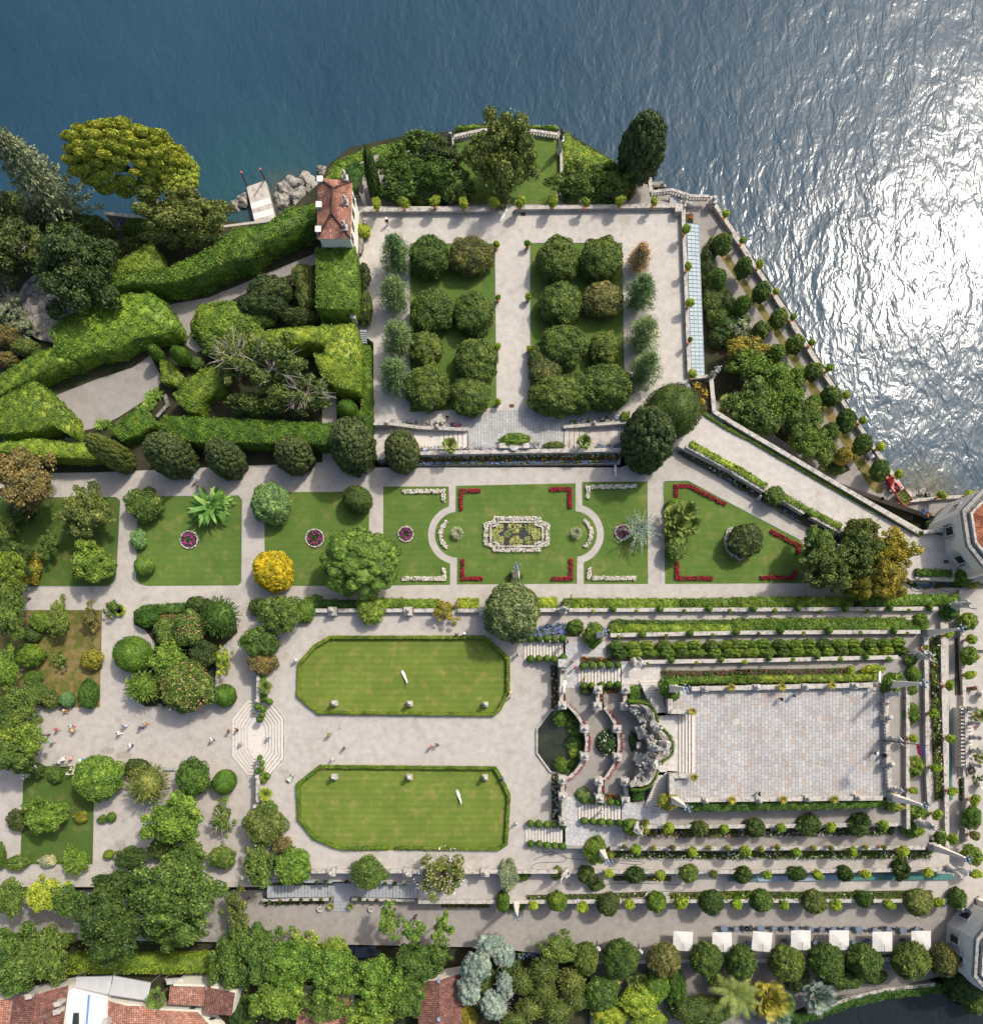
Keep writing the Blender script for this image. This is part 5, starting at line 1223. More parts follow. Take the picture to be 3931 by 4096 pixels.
NB=[(1270,330,130,85,'green','tree nearest the lake in the clump left of the northern lawn'),(1450,460,135,120,'darko','dark tree beside the western lawn statue'),(1130,520,150,130,'hedged','western tree of the clump left of the northern lawn'),(1360,580,160,140,'hedged','middle tree of the clump left of the northern lawn'),(1560,660,115,120,'green','south eastern tree of the clump by the northern lawn'),(1130,680,140,110,'green','south western tree of the clump behind the lemon wall'),(1330,720,150,75,'dark','low dark shrub behind the lemon wall')]
for x,y,a,b,c_,l in NB:p('B1',x,y,a*1.22,b*1.22,'tree' if b>80 else 'dome',c_,'dense rounded '+l,ZN,trunk=.8 if b>80 else None)
p('C1',5,450,270,280,'tree','olive','big bushy pine standing on the northern lawn',ZN,rz=6.2,hz=5.9,trunk=.5,name='pine_tree',fix=(5.2,5.2))
p('C1',560,640,204,156,'tree','green','lighter tree of the clump right of the northern lawn',ZN,trunk=.8)
p('C1',810,650,198,168,'tree','hedged','darker tree of the clump right of the northern lawn',ZN,trunk=.8)
p('C1',790,555,132,90,'tree','green','back tree of the clump right of the northern lawn',ZN,trunk=.5)
p('C1',975,680,45,70,'shrub','brown','brownish shrub at the foot of the lakeside cypress',ZN)
p('C1',1075,345,150,215,'cone','cypress','tall dark cypress standing alone above the lake steps',ZN,rz=4.9,hz=7.6,trunk=1.4,fix=(3.5,3.5))
p('C1',1090,600,35,35,'shrub','orange','small orange flowering shrub behind the cypress wall',ZL+1)
YC=[('B1',1095,1150,110,180,'first young grey green conifer from the tower'),('B1',1085,1450,115,170,'second young grey green conifer from the tower'),('B2',1110,90,110,145,'third young grey green conifer from the tower'),('B2',1090,370,112,155,'last young grey green conifer in the western row, next to the azaleas'),('C1',1060,1440,122,150,'young conifer just below the dead sapling'),('C2',1085,60,122,150,'middle young conifer of the eastern row'),('C2',1100,320,125,165,'southern young conifer of the eastern row, above the dark topiary')]
for t,x,y,a,b,l in YC:p(t,x,y,a,b,'fluffy','fluffy',l,ZA,group='young conifers on the azalea terrace',trunk=.3,fix=(3.1,3.1),rz=3.5)
p('C1',1055,1180,80,115,'fluffy','dry','withered brown sapling at the head of the eastern conifer row',ZA,trunk=.3,name='dead_sapling',fix=(2.1,2.1),rz=2.8)
AZ=[('B1',1345,1185,150,170,'azalea','north western corner of the western azalea lawn'),('B1',1660,1180,155,140,'azaleab','north eastern corner of the western azalea lawn, browned on top'),('B1',1370,1590,155,170,'azalea','second row of the western azalea lawn, flecked with white'),('B1',1680,1615,145,150,'azalea','second row of the western azalea lawn, nearest the middle path'),('B2',1330,185,130,130,'azalea','third row of the western azalea lawn on the left'),('B2',1695,280,172,190,'azalea','third row of the western azalea lawn, the largest there'),('B2',1340,480,162,185,'azalea','south western corner of the western azalea lawn'),('B2',1660,530,145,140,'azalea','south eastern corner of the western azalea lawn'),('C1',430,1205,165,170,'azalea','north western corner of the eastern azalea lawn'),('C1',765,1200,160,170,'azalea','north eastern corner of the eastern azalea lawn'),('C1',455,1535,150,160,'azalea','second row of the eastern azalea lawn on the left'),('C1',770,1510,150,130,'azaleab','second row of the eastern azalea lawn, browned'),('C2',465,165,185,170,'azalea','third row of the eastern azalea lawn on the left'),('C2',785,180,125,130,'azalea','third row of the eastern azalea lawn on the right'),('C2',590,520,150,150,'azalea','southern edge of the eastern azalea lawn in the middle'),('C2',300,250,90,120,'azalea','west side of the eastern azalea lawn, merged with the third row'),('C2',420,530,190,155,'azalea','southern edge of the eastern azalea lawn on the left'),('C2',790,475,205,165,'azalea','southern edge of the eastern azalea lawn, the widest mound'),('C2',340,360,120,150,'azaleab','west side of the eastern azalea lawn, browned')]
for t,x,y,a,b,c_,l in AZ:p(t,x,y,a,b,'dome',c_,'clipped azalea mound, '+l,ZA,name='azalea_bush',cat='shrub',group='azalea mounds on the two square lawns')
OUT=[('D1',-88,1090),('D1',78,1265),('D1',210,1450),('D1',340,1650),('D2',460,145),('D2',600,355),('D2',733,540),('D2',847,722),('D2',972,902),('D2',1098,1098)]
for i,(t,x,y)in enumerate(OUT):p(t,x,y,77,82,'dome','green','clipped ball tree, %s from the north in the row beside the lake wall'%ORD[i],ZL,trunk=1.2,rz=1.85,group='clipped ball trees in the lakeside garden',name='ball_tree',cat='tree')
INN=[('D1',-114,1355),('D1',68,1545),('D1',205,1740),('D2',315,220),('D2',460,430),('D2',595,610),('D2',725,810)]
for i,(t,x,y)in enumerate(INN):p(t,x,y,70,77,'dome','hedge' if i%2 else 'green','clipped ball tree, %s from the north in the inner lakeside row'%ORD[i],ZL,trunk=1.2,rz=1.8,group='clipped ball trees in the lakeside garden',name='ball_tree',cat='tree')
p('D2',823,990,70,70,'dome','goldbrown','clipped ball tree with a withered brown top at the end of the inner row',ZL,trunk=1.2,rz=1.7,name='ball_tree',cat='tree')
p('C1',1560,1210,62,120,'shrub','darko','dark narrow shrub beside the greenhouse, northern one',ZL)
p('C1',1595,1500,80,100,'shrub','olive','olive shrub beside the greenhouse, southern one',ZL)
p('C1',1690,1510,70,80,'shrub','darko','dark shrub between the greenhouse and the inner ball trees',ZL)
for x,y,a,b,c_,l in((1590,1330,75,80,'azalea','second'),(1620,1420,70,75,'green','third'),(1640,1640,90,80,'azalea','fifth'),(1720,1720,90,80,'green','sixth'),(1640,1780,80,70,'dark','seventh'),(1760,1610,60,60,'hedge','fourth'),(1590,1090,40,60,'green','first')):p('C1',x,y,a,b,'shrub',c_,'filler shrub beside the greenhouse, %s from the north'%l,ZL,group='shrubs beside the greenhouse')
p('D1',60,1700,95,110,'open','grey','pale grey green airy shrub in the lakeside garden',ZL,trunk=.8)
p('D2',90,190,150,110,'tree','goldbrown','yellow topped tree in the lakeside garden',ZL,trunk=1.5)
p('D2',110,300,170,110,'tree','bright','bright green tree below the yellow topped one',ZL,trunk=1.5)
LG=[(320,430,160,140,'bright','upper'),(360,580,150,140,'hedge','central'),(130,610,170,150,'green','western'),(230,730,150,100,'green','lower western'),(540,740,150,140,'green','eastern'),(560,880,140,120,'hedge','lower eastern'),(680,950,90,100,'green','south eastern')]
for x,y,a,b,c_,l in LG:p('D2',x,y,a*1.15,b*1.15,'tree',c_,'%s tree of the dense clump between ramp walk and ball trees'%l,ZL,trunk=1.6,group='dense clump in the lakeside garden')
p('D2',760,1080,75,55,'shrub','dark','low dark shrub at the southern end of the lakeside clump',ZL)
p('C2',1290,655,225,215,'ball','dark','huge fluted dark yew topiary behind the big cypress',ZA-1,rz=5.0,hz=4.5,name='yew_topiary')
p('C2',1120,845,200,245,'cone','cypress','big lumpy cypress at the eastern stairs',ZP,rz=5.2,hz=5.0,trunk=.3)
p('B2',1140,945,130,160,'cone','cypress','dark rounded cypress right of the crazy paving',ZP,rz=3.6,hz=3.5,trunk=.3)
p('B2',765,900,165,205,'cone','cypress','large rounded cypress left of the crazy paving',ZP,rz=4.6,hz=4.6,trunk=.3)
p('B2',330,975,135,150,'cone','cypress','broken topped cypress with a hole showing its trunk',ZP,rz=3.6,hz=3.6,trunk=.3)
p('A2',1690,1000,150,145,'cone','cypress','rounded cypress, second from the left in the row of three bushy ones',ZP,rz=4.0,hz=4.0,trunk=.3)
p('A2',1270,970,190,165,'cone','cypress','largest pale rounded cypress beside the walk on the left',ZP,rz=4.6,hz=4.6,trunk=.3)
p('A2',830,960,120,130,'cone','olive','slender leaning cypress at the left end of the row',ZP,rz=5.6,hz=5.4,trunk=.3)
p('A2',200,1150,240,250,'tree','brown','large brown tinged tree at the left edge above the lawns',ZP,trunk=3)
p('A2',670,1410,220,190,'tree','olive','yellowish round tree on the far left lawn',ZP,trunk=1.5)
p('A2',1095,1350,145,122,'shrub','green','round green shrub at the corner of the banana lawn',ZP)
p('A2',375,1640,112,105,'open','green','small airy tree in the shade of the far left lawn',ZP,trunk=1)
p('A2',155,1410,110,80,'dome','dark','dark low shrub below the brown tree',ZP)
p('A3',695,110,172,150,'tree','bright','light green tree at the bottom of the far left lawn',ZP,trunk=1.2)
p('A2',1050,1610,65,80,'shrub','bluegreen','small blue green bush on the edge of the banana lawn',ZP)
p('A3',1088,122,80,70,'ball','bright','light green clipped ball at the corner of the banana lawn',ZP)
p('A2',40,1530,90,100,'tree','green','small tree at the left edge beside the far left lawn',ZP,trunk=1)
p('A2',110,1760,160,150,'tree','dark','dark tree at the left edge of the far left lawn',ZP,trunk=2)
p('A3',215,140,105,130,'shrub','goldbrown','yellow speckled shrub left of the far left lawn',ZP)
p('B2',165,1345,152,152,'dome','bluegreen','blue green ball conifer at the corner of the cloud tree lawn',ZP,rz=2.9)
p('B2',810,1315,112,106,'ball','dark','dark clipped ball at the top right of the cloud tree lawn',ZP)
p('B3',175,160,160,142,'dome','gold','golden yellow ball conifer on the corner of the lawn',ZP,rz=2.9)
p('B2',830,1790,300,260,'cloud','cloudg','big cauliflower shaped bright green tree',ZP,trunk=1.5)
p('C2',1312,1360,66,55,'dome','bright','small bright ball at the top of the palm group',ZP)
p('C2',1322,1680,82,88,'dome','green','clipped green ball below the palm group',ZP,trunk=.8,name='ball_tree',cat='tree')
p('D2',90,1620,125,125,'dome','darko','dark rounded tree within the white flower crescent',ZP,trunk=.6)
YT=[(640,1650,130,150,'green','upper left crown'),(700,1840,210,170,'olive','lower left crown'),(930,1560,150,110,'olive','upper middle crown'),(900,1760,200,200,'olive','central crown'),(1170,1700,180,170,'goldtree','brightest yellow crown'),(1130,1900,190,170,'goldbrown','lower right yellowing crown'),(960,1960,160,110,'goldbrown','lowest crown')]
for x,y,a,b,c_,l in YT:p('D2',x,y,a,b,'tree',c_,l+' in the big half yellow tree clump near the pavilion',ZP,trunk=2.2,rz=WS('D2',a,8)*.95,group='half yellow tree clump')
p('D2',315,1285,72,70,'dome','green','white flecked round bush in the ramp wall border',ZP+.6,trunk=.5,name='ball_tree',cat='tree')
LF=[(60,160,150,170,'hedge','uppermost'),(90,480,130,220,'green','second'),(60,330,150,130,'olive','small upper'),(60,900,110,150,'bright','third'),(150,1180,190,160,'green','fourth'),(90,1330,170,130,'bright','yellow tipped'),(220,1400,120,150,'bright','right hand'),(90,1560,230,140,'green','lowest')]
for x,y,a,b,c_,l in LF:p('A3',x,y,a,b,'tree',c_,'%s big tree of the wood at the left edge by the gravel square'%l,ZP,trunk=3.5,group='wood at the left edge')
p('A3',230,790,120,85,'dome','hedge','smooth egg shaped bush on the brown lawn',ZP)
p('A3',455,525,92,138,'tree','green','upright green tree at the top of the brown lawn',ZP,trunk=.8)
p('A3',685,520,85,110,'open','brown','brown leaved thin tree at the top right of the brown lawn',ZP,trunk=.8)
p('A3',460,825,72,68,'open','green','small green sapling in the middle of the brown lawn',ZP,trunk=.5)
p('A3',698,820,88,76,'shrub','goldbrown','round yellow shrub on the edge of the brown lawn',ZP)
p('A3',255,960,72,52,'dome','hedged','dark flat shrub at left of the brown lawn',ZP)
p('A3',270,1060,95,80,'shrub','green','loose shrub below the flat dark one',ZP)
p('A3',380,1120,80,65,'shrub','olive','olive shrub at the bottom left of the brown lawn',ZP)
p('A3',512,1125,64,60,'ball','bluegreen','blue green ball at the bottom of the brown lawn',ZP)
p('A3',672,1085,80,110,'dome','hedged','tall rounded bush at the bottom right of the brown lawn',ZP)
p('A3',310,540,80,80,'dome','hedge','round bush at the top left of the brown lawn',ZP)
p('A3',245,640,70,55,'dome','dark','small dark bush beside the wood and the brown lawn',ZP)
p('A3',1120,510,100,70,'dome','hedged','clipped shrub at the left tip of the planted island',ZP)
p('A3',1265,615,115,95,'shrub','green','green shrub left of the upper pink blossoming tree',ZP)
p('A3',1290,510,70,50,'shrub','brown','reddish brown shrub in the planted island',ZP)
PK1=p('A3',1430,590,118,128,'shrub','green','smaller pink blossoming tree in the planted island',ZP,trunk=.8,name='mimosa_tree',cat='tree')
p('A3',1480,410,85,60,'dome','dark','dark shrub next to the spiky conifer',ZP)
p('A3',1660,500,158,165,'spiky','hedged','dark spiky conifer at the top right of the planted island',ZP,trunk=.4)
p('A3',1005,785,150,145,'ball','ball','large smooth dark green ball on the gravel',ZP,rz=2.7)
p('A3',1290,830,160,130,'tree','bright','bright leafy tree right of the large smooth ball',ZP,trunk=1)
p('A3',1090,1030,155,122,'spiky','bright','feathery light green conifer below the large smooth ball',ZP,trunk=.4)
PK2=p('A3',1410,1030,200,185,'shrub','green','larger pink blossoming tree above the bench',ZP,trunk=1.2,name='mimosa_tree',cat='tree')
p('A3',1540,780,110,100,'shrub','darko','dark shrub behind the lime yellow sapling',ZP)
p('A3',1682,815,88,105,'open','lime','lime yellow sapling with large leaves',ZP,trunk=.6)
p('A3',1695,1095,88,88,'ball','ball','clipped ball above the octagonal steps',ZP)
p('A3',850,435,78,65,'open','green','thin sapling leaning out of a ring of low hedge',ZP,trunk=.8)
one('box_ring',MB().lathe((0,0,0),[(1.0,0),(1.05,.45),(.8,.5),(.55,.45),(.55,0)],24).mesh('box_ring'),M['lime'],'ring of low yellow green box on the gravel crossing','hedge',W('A3',905,455,ZP))
p('A3',270,1660,70,65,'shrub','dark','white flowering shrub below the wood at the bench',ZP,name='flowering_shrub')
p('A3',420,1690,65,55,'shrub','green','small green shrub on the lower left lawn',ZP)
p('A3',740,1715,188,165,'dome','bright','big yellow green rounded tree south of the gravel square',ZP,trunk=.6)
p('A3',590,1660,50,55,'shrub','pale','white flowered shrub at the left of the big rounded tree',ZP)
p('A3',1030,1640,105,70,'dome','darko','dark shrub behind the olive brown conifer',ZP)
p('A3',1115,1760,188,160,'spiky','olive','olive brown broad conifer south of the gravel square',ZP,trunk=.5)
p('A3',1460,1725,125,140,'shrub','hedged','dark green tree right of the olive brown conifer',ZP,trunk=.8)
p('A3',1692,1745,95,96,'ball','ball','speckled clipped ball below the octagonal steps',ZP)
p('A4',350,320,165,150,'tree','bright','bright magnolia like tree on the lower left lawn',ZP,trunk=1)
p('A4',612,325,55,45,'shrub','goldbrown','small yellow shrub on the lower left lawn',ZP)
p('A4',140,345,90,78,'shrub','darko','dull shrub left of the bright magnolia like tree',ZP)
p('A4',1340,350,230,192,'tree','bright','bright green spreading maple',ZP,trunk=2)
p('A4',1680,350,105,145,'open','green','airy tree with pale limbs right of the bright maple',ZP,trunk=1.2,pale=True)
p('A4',1680,632,95,95,'shrub','green','round green tree beside the grey path near the statue',ZP,trunk=.6)
p('A4',580,650,110,105,'tree','bright','bright green tree at the bottom of the lower left lawn',ZP,trunk=.8)
p('A4',362,655,70,48,'shrub','pale','pale silvery shrub at the bottom of the lower left lawn',ZP)
p('A4',135,668,98,55,'shrub','green','flat green shrub at the bottom left lawn corner',ZP)
p('A4',5,620,48,95,'dome','hedged','dark clipped bush at the left edge',ZP)
p('A4',1000,635,135,92,'tree','dark','dark grey green tree beside the small clipped dots',ZP,trunk=.8)
p('A4',842,325,38,38,'ball','ball','tiny clipped ball paired with a sprig on the gravel',ZP)
p('A4',775,340,42,33,'shrub','green','small sprawling shrub next to the tiny ball',ZP)
p('A4',822,605,42,40,'ball','hedge','tiny clipped ball beside the dark grey green tree',ZP)
p('A4',1220,560,110,80,'dome','dark','dark hedge mound under the bright maple',ZP)
p('A4',1420,640,170,130,'tree','green','upper part tree of the large dense wood below the maple',ZP,trunk=2.5)
p('A4',1330,930,330,290,'tree','green','largest tree of the dense wood on the lower left',ZP-1,trunk=5)
p('A4',1330,1190,230,120,'tree','green','low hanging tree at the bottom of the dense wood',ZW,trunk=3)
p('A4',850,1080,290,310,'tree','dark','broad dark tree left of the largest tree of the dense wood',ZP-1,trunk=4)
p('A4',900,830,190,110,'tree','dark','dark tree at the upper left of the dense wood',ZP,trunk=2.5)
p('A4',520,950,150,120,'tree','green','medium tree between the yellow leaved and dark trees',ZP-1,trunk=2)
p('A4',350,920,142,142,'tree','lime','yellow leaved tree above the lower left walk',ZP-1,trunk=2)
p('A4',90,930,130,145,'tree','green','tree with blossom at the left edge above the walk',ZP-1,trunk=2)
p('A4',1790,1000,135,185,'open','olive','yellowing airy tree right of the dense wood',ZW,trunk=3)
p('A4',130,1420,260,250,'tree','green','big tree over the bottom left roofs',ZB,trunk=2)
p('A4',380,1370,180,240,'tree','green','second tree over the bottom left roofs',ZB,trunk=2)
p('A4',40,1240,90,90,'tree','hedge','small tree at the left end of the lower walk',ZB,trunk=2)
p('A4',1780,1380,170,260,'tree','green','tree standing between the broad hedge and the maples',ZB,trunk=2)
p('A4',1840,1800,110,140,'shrub','dark','dark shrub right of the small white house',ZB)
p('B4',110,385,150,145,'shrub','olive','yellowish bush at the south west corner of the lawn terrace',ZT-1.5,trunk=.8)
p('B4',130,260,80,60,'shrub','green','green bush below the southern hedge strip of the octagonal steps',ZT)
p('B4',250,530,75,80,'shrub','brown','brownish bush between the corner shrubs',ZT-1)
p('B4',80,685,130,160,'tree','green','grey green round tree at the head of the long stairs',ZP,trunk=1)
p('B4',330,692,140,135,'shrub','bright','light green round bush above the long stairs',ZP,trunk=1)
p('B4',895,735,118,120,'shrub','green','round green tree between two urn piers',ZP,trunk=2)
p('B4',1440,735,220,205,'open','olive','white flowering wide tree overhanging the long stairs',ZP,trunk=2.5,name='flowering_tree')
p('C4',60,755,75,118,'shrub','grey','grey green narrow tree left of the southern waving statue',ZP,trunk=1)
p('B3',225,470,150,132,'shrub','green','biggest leafy tree at the north west corner of the lawn terrace',ZT,trunk=1)
p('B3',70,430,75,70,'shrub','dark','dark bush at the corner by the gravel crossing',ZP)
p('B3',420,460,72,85,'dome','hedge','darker rounded bush beside the corner leafy tree',ZT)
p('B3',490,375,72,42,'shrub','green','small bush on the hedge above the corner trees',ZP+1)
p('B3',85,690,150,105,'shrub','green','round tree below the corner leafy tree',ZT-1,trunk=1)
p('B3',100,840,112,92,'shrub','brown','brown purple bush below the corner trees',ZT-1,trunk=.6)
p('B3',903,455,100,98,'shrub','bright','yellow green shrub on the wall between the piers',ZT-.5,trunk=.8)
p('B3',1478,467,108,92,'open','goldbrown','sparse brown leaved shrub on the wall',ZT-.5,trunk=.8)
p('C3',95,470,185,205,'dome','sage','very large round grey green tree beside the northern stairs',ZT,trunk=.8,rz=4.0,fix=(4.2,4.6))
BW=[(90,1330,170,230,'green','leftmost tree'),(400,1260,130,110,'bright','upper left maple'),(330,1420,220,190,'bright','left maple'),(640,1300,110,80,'bright','maple under the parasol walk'),(640,1500,220,200,'bright','middle maple'),(240,1680,200,170,'bright','pale lower left maple'),(560,1720,180,130,'green','maple over the red roof'),(980,1560,230,200,'bright','central maple'),(1250,1430,200,180,'green','right maple'),(1420,1330,130,120,'green','right end maple'),(920,1780,230,150,'bright','lower central maple'),(1160,1680,180,160,'green','lower right maple')]
for x,y,a,b,c_,l in BW:p('B4',x,y,a,b,'open' if 'upper' in l or 'right end' in l else 'tree',c_,l+' of the bright clump by the lower walk',ZB,trunk=3.5,group='bright maple clump')
for x,y,a,b,l in((1040,1120,70,110,'left'),(1210,1170,95,75,'middle'),(1440,1170,60,100,'right')):p('B4',x,y,a*1.35,b*1.3,'open','bright','%s maple branch reaching over the lower walk'%l,ZW,trunk=6)
BL=[('B4',1700,1450,130,130,'left'),('B4',1810,1290,110,90,'top'),('B4',1650,1620,90,120,'lower left'),('B4',1830,1730,110,110,'bottom'),('C4',30,1360,75,90,'right'),('C4',30,1600,70,120,'lower right')]
for t,x,y,a,b,l in BL:p(t,x,y,a,b,'cloud','blue','%s branch cluster of the silvery blue conifers at the bottom'%l,ZB,trunk=4,pale=True,group='silvery blue conifers')
p('B4',1620,1830,80,130,'shrub','goldbrown','yellowish shrub right of the dark brown roof',ZB)
p('B4',1760,1620,160,150,'dome','dark','dark undershrub beneath the silvery blue conifers',ZB)
p('C4',470,1320,150,110,'tree','green','leafy tree at the left of the round tree row',ZW-1,trunk=2.5)
ROW=[('C4',640,1385,92,128,'hedge'),('C4',900,1395,125,135,'hedge'),('C4',1230,1392,128,132,'goldbrown'),('C4',1545,1390,128,130,'green'),('D4',33,806,63,72,'green'),('D4',227,810,80,77,'green'),('D4',398,805,73,73,'green'),('D4',560,800,72,73,'green'),('D4',760,803,88,77,'green'),('D4',902,800,68,75,'goldbrown')]
for i,(t,x,y,a,b,c_)in enumerate(ROW):p(t,x,y,a,b,'dome','azaleab' if c_=='goldbrown' else 'azalea','round clipped tree, %s from the left in the row behind the parasols'%ORD[i],2.3,trunk=2.0,rz=2.6,group='round trees behind the parasols',name='ball_tree',cat='tree')
CW_=[(170,1560,110,110,'upper left'),(330,1480,110,120,'top'),(330,1640,110,110,'left middle'),(540,1560,120,130,'right upper'),(220,1760,110,100,'lower left'),(430,1780,130,110,'lower middle'),(560,1700,100,90,'middle'),(120,1850,120,80,'bottom')]
for x,y,a,b,l in CW_:p('C4',x,y,a,b,'spiky','olive','%s crown of the olive conifer group at the bottom'%l,ZB,trunk=3,group='olive conifer group')
p('C4',760,1660,120,130,'shrub','green','green tree between the olive conifers and the palms',ZB,trunk=2)
p('C4',1050,1700,150,110,'shrub','lime','lime yellow shrub at the bottom',ZB,trunk=1)
p('C4',1180,1590,90,120,'shrub','bright','bright green shrub below the third round tree',ZB,trunk=1)
p('C4',820,1800,130,90,'shrub','lime','yellow green shrub at the bottom edge',ZB)
p('C4',1100,1840,150,80,'shrub','bright','bright shrub at the bottom edge left of the white flowered one',ZB)
p('C4',1310,1600,90,150,'shrub','hedged','dark shrub in front of the palm grove',ZB)
p('C4',1500,1780,220,120,'dome','dark','dark shrub studded with white flowers at the bottom',ZB,trunk=.6,name='flowering_shrub')
p('C4',60,1500,120,130,'dome','dark','dark shrub left of the olive conifers',ZB)
p('D4',470,880,90,45,'dome','dark','dark shrub on the shaded lower terrace, left',2.3)
p('D4',600,865,60,40,'dome','dark','dark shrub on the shaded lower terrace, right',2.3)
p('D4',985,900,90,80,'dome','dark','dark shrubs at the foot of the right hand pavilion',1.5)
p('D4',1040,970,70,60,'dome','dark','dark shrub hanging over the bay at the right edge',.5)
p('D4',270,870,55,60,'shrub','darko','dark shrub under the sixth round tree',ZB)
RW=[('C4',20,960,45,75),('C4',430,960,76,78),('C4',812,975,90,90),('C4',1175,960,80,78),('C4',1585,965,90,92),('D4',120,543,48,48),('D4',345,548,55,55),('D4',560,536,45,40),('D4',793,550,63,58),('D4',960,533,43,43)]
for i,(t,x,y,a,b)in enumerate(RW):p(t,x,y,a,b,'dome',['hedge','hedge','darko','hedge','dark','green','olive','green','olive','green'][i],'clipped round tree, %s from the left on the lowest wall above the parasol walk'%ORD[i],ZP-2.2,trunk=1.6,rz=1.75,group='clipped trees above the parasol walk',name='ball_tree',cat='tree')
RW=[('C4',655,755,70,65,'dark'),('C4',1018,755,75,68,'dark'),('C4',1415,745,80,70,'green'),('C4',1820,755,75,62,'dark'),('D4',267,428,45,37,'dark'),('D4',477,427,38,34,'dark'),('D4',720,413,43,43,'dark')]
for i,(t,x,y,a,b,c_)in enumerate(RW):p(t,x,y,a,b,'shrub',c_,'dark round shrub, %s from the left on the wall above the blue sheeting'%ORD[i],ZP,trunk=1.5,rz=1.5,group='shrubs on the third southern wall',name='ball_tree',cat='tree')
p('C4',725,830,65,52,'shrub','dark','dark shrub standing out from the third southern wall onto the path',ZP)
RW=[('C4',1500,405,62,62,'olive'),('D4',90,230,47,43,'dark'),('D4',320,220,50,45,'dark'),('D4',540,217,48,48,'dark')]
for i,(t,x,y,a,b,c_)in enumerate(RW):p(t,x,y,a,b,'shrub',c_,'round shrub, %s from the left on the highest southern wall'%ORD[i],Z2,trunk=1.5,rz=1.4,group='shrubs on the highest southern wall',name='ball_tree',cat='tree')
for t,x,y,a,b,z,l in(('D3',1755,545,80,70,ZP,'upper round tree beside the outer eastern wall'),('D3',1770,795,75,75,ZP,'lower round tree beside the outer eastern wall'),('D3',1335,1230,70,75,Z2,'round tree east of the balustrade, upper one'),('D3',1360,1635,75,75,Z2,'round tree east of the balustrade, lower one'),('D3',1350,935,70,60,Z2,'dark shrub under the north east obelisk'),('D4',1022,187,47,47,ZP,'round tree in the south east corner, upper one'),('D4',1028,348,45,45,ZP,'round tree in the south east corner, lower one'),('D4',890,272,28,36,ZT,'oval clipped shrub above the south east obelisk')):
 p(t,x,y,a,b,'dome' if 'oval' in l else 'shrub','hedge',l,z,trunk=1.2,name='ball_tree',cat='tree')
for t,x,y,a,b,z,c_,l in(('C3',700,640,80,90,Z2,'hedge','green shrub around the obelisk above the northern stairs'),('C3',560,580,70,55,ZT,'hedged','dark shrub right of the blue hydrangea bank'),('C3',1260,1030,75,85,Z4,'hedge','shrub around the north west obelisk of the top terrace'),('C3',1310,1085,45,40,Z4+.6,'hedge','small shrub hanging over the top terrace parapet'),('D3',1190,1000,90,85,Z4,'hedge','shrub around the north east obelisk of the top terrace'),('D3',1340,1050,45,45,Z3,'green','green shrub right of the north east obelisk'),('D3',1620,470,80,60,ZT,'hedged','dark shrub below the laurel wreath statue'),('D3',1400,515,65,40,Z2,'hedge','shrub at the eastern end of the second hedge'),('D3',1330,830,50,40,Z3,'hedged','shrub under the kneeling statue with a trumpet'),('C4',1265,205,70,75,Z4,'orange','orange flowering shrub around the south west obelisk of the top terrace'),('C4',985,400,70,70,Z3-.5,'hedge','shrub around the southern bent statue'),('C4',1090,400,35,60,Z3-.5,'orange','orange flowering shrub right of the southern bent statue'),('C4',720,570,85,105,Z2-1,'hedge','leafy shrub around the obelisk below the southern landing'),('C4',830,590,35,45,Z2-1,'orange','orange blossoms right of the lower obelisk'),('C4',120,965,65,75,ZW,'hedge','shrub around the obelisk on the parasol walk'),('D4',670,110,32,45,Z3,'hedge','shrub around the south east obelisk of the top terrace'),('D4',700,145,40,15,Z3,'orange','orange blossoms below the south east obelisk'),('D4',790,165,50,40,Z2,'hedge','shrub right of the south east obelisk'),('D4',770,225,55,45,Z2-.5,'hedge','leafy shrub under the leaning south east statue'),('D4',840,310,32,28,ZT,'hedge','clipped shrub at the foot of the long south east obelisk'),('D4',1035,530,40,40,ZW,'hedge','leafy bush right of the last clipped tree on the lowest wall'),('D3',1720,200,90,75,ZP,'hedge','leafy bush around the corner obelisk'),('D3',1800,250,60,40,ZP,'orange','orange flowering bush under the corner obelisk'),('C3',120,190,55,45,ZP,'hedged','ivy bush around the obelisk on the parterre'),('D3',1050,900,95,35,Z3,'lime','yellow flowering shrub at the end of the rose border'),('D3',880,910,35,38,Z3,'lime','small yellow shrub in the rose border'),('C4',420,740,45,65,ZP+1,'olive','olive shrub left of the southern waving statue'),('C4',170,760,60,40,ZP,'hedged','dark shrub below the short wall on the south side'),('D4',1000,800,20,20,ZW,'hedged','ivy clump at the foot of the right hand pavilion'),('D2',1500,1500,60,40,ZL,'dark','dark leafy shrub at the foot of the octagonal pavilion')):
 p(t,x,y,a,b,'shrub',c_,l,z)
rr=random.Random(5)
names=['C3']*9+['D3']*12
for i in range(21):
 x=(870+i*118)if i<9 else(5+(i-9)*112)
 p(names[i],x,725-i*1.2,62,38,'shrub','bright' if i%3 else 'green','leafy shrub, %s from the west in the upper line of the double shrub row'%(ORD[i]if i<20 else 'twenty first'),Z2,rz=1.1,group='double shrub row on the third terrace')
 p(names[i],x+25,780-i*.9,64,36,'shrub','green' if i%4==0 else 'bright','leafy shrub, %s from the west in the lower line of the double shrub row'%(ORD[i]if i<20 else 'twenty first'),Z2,rz=1.1,group='double shrub row on the third terrace')
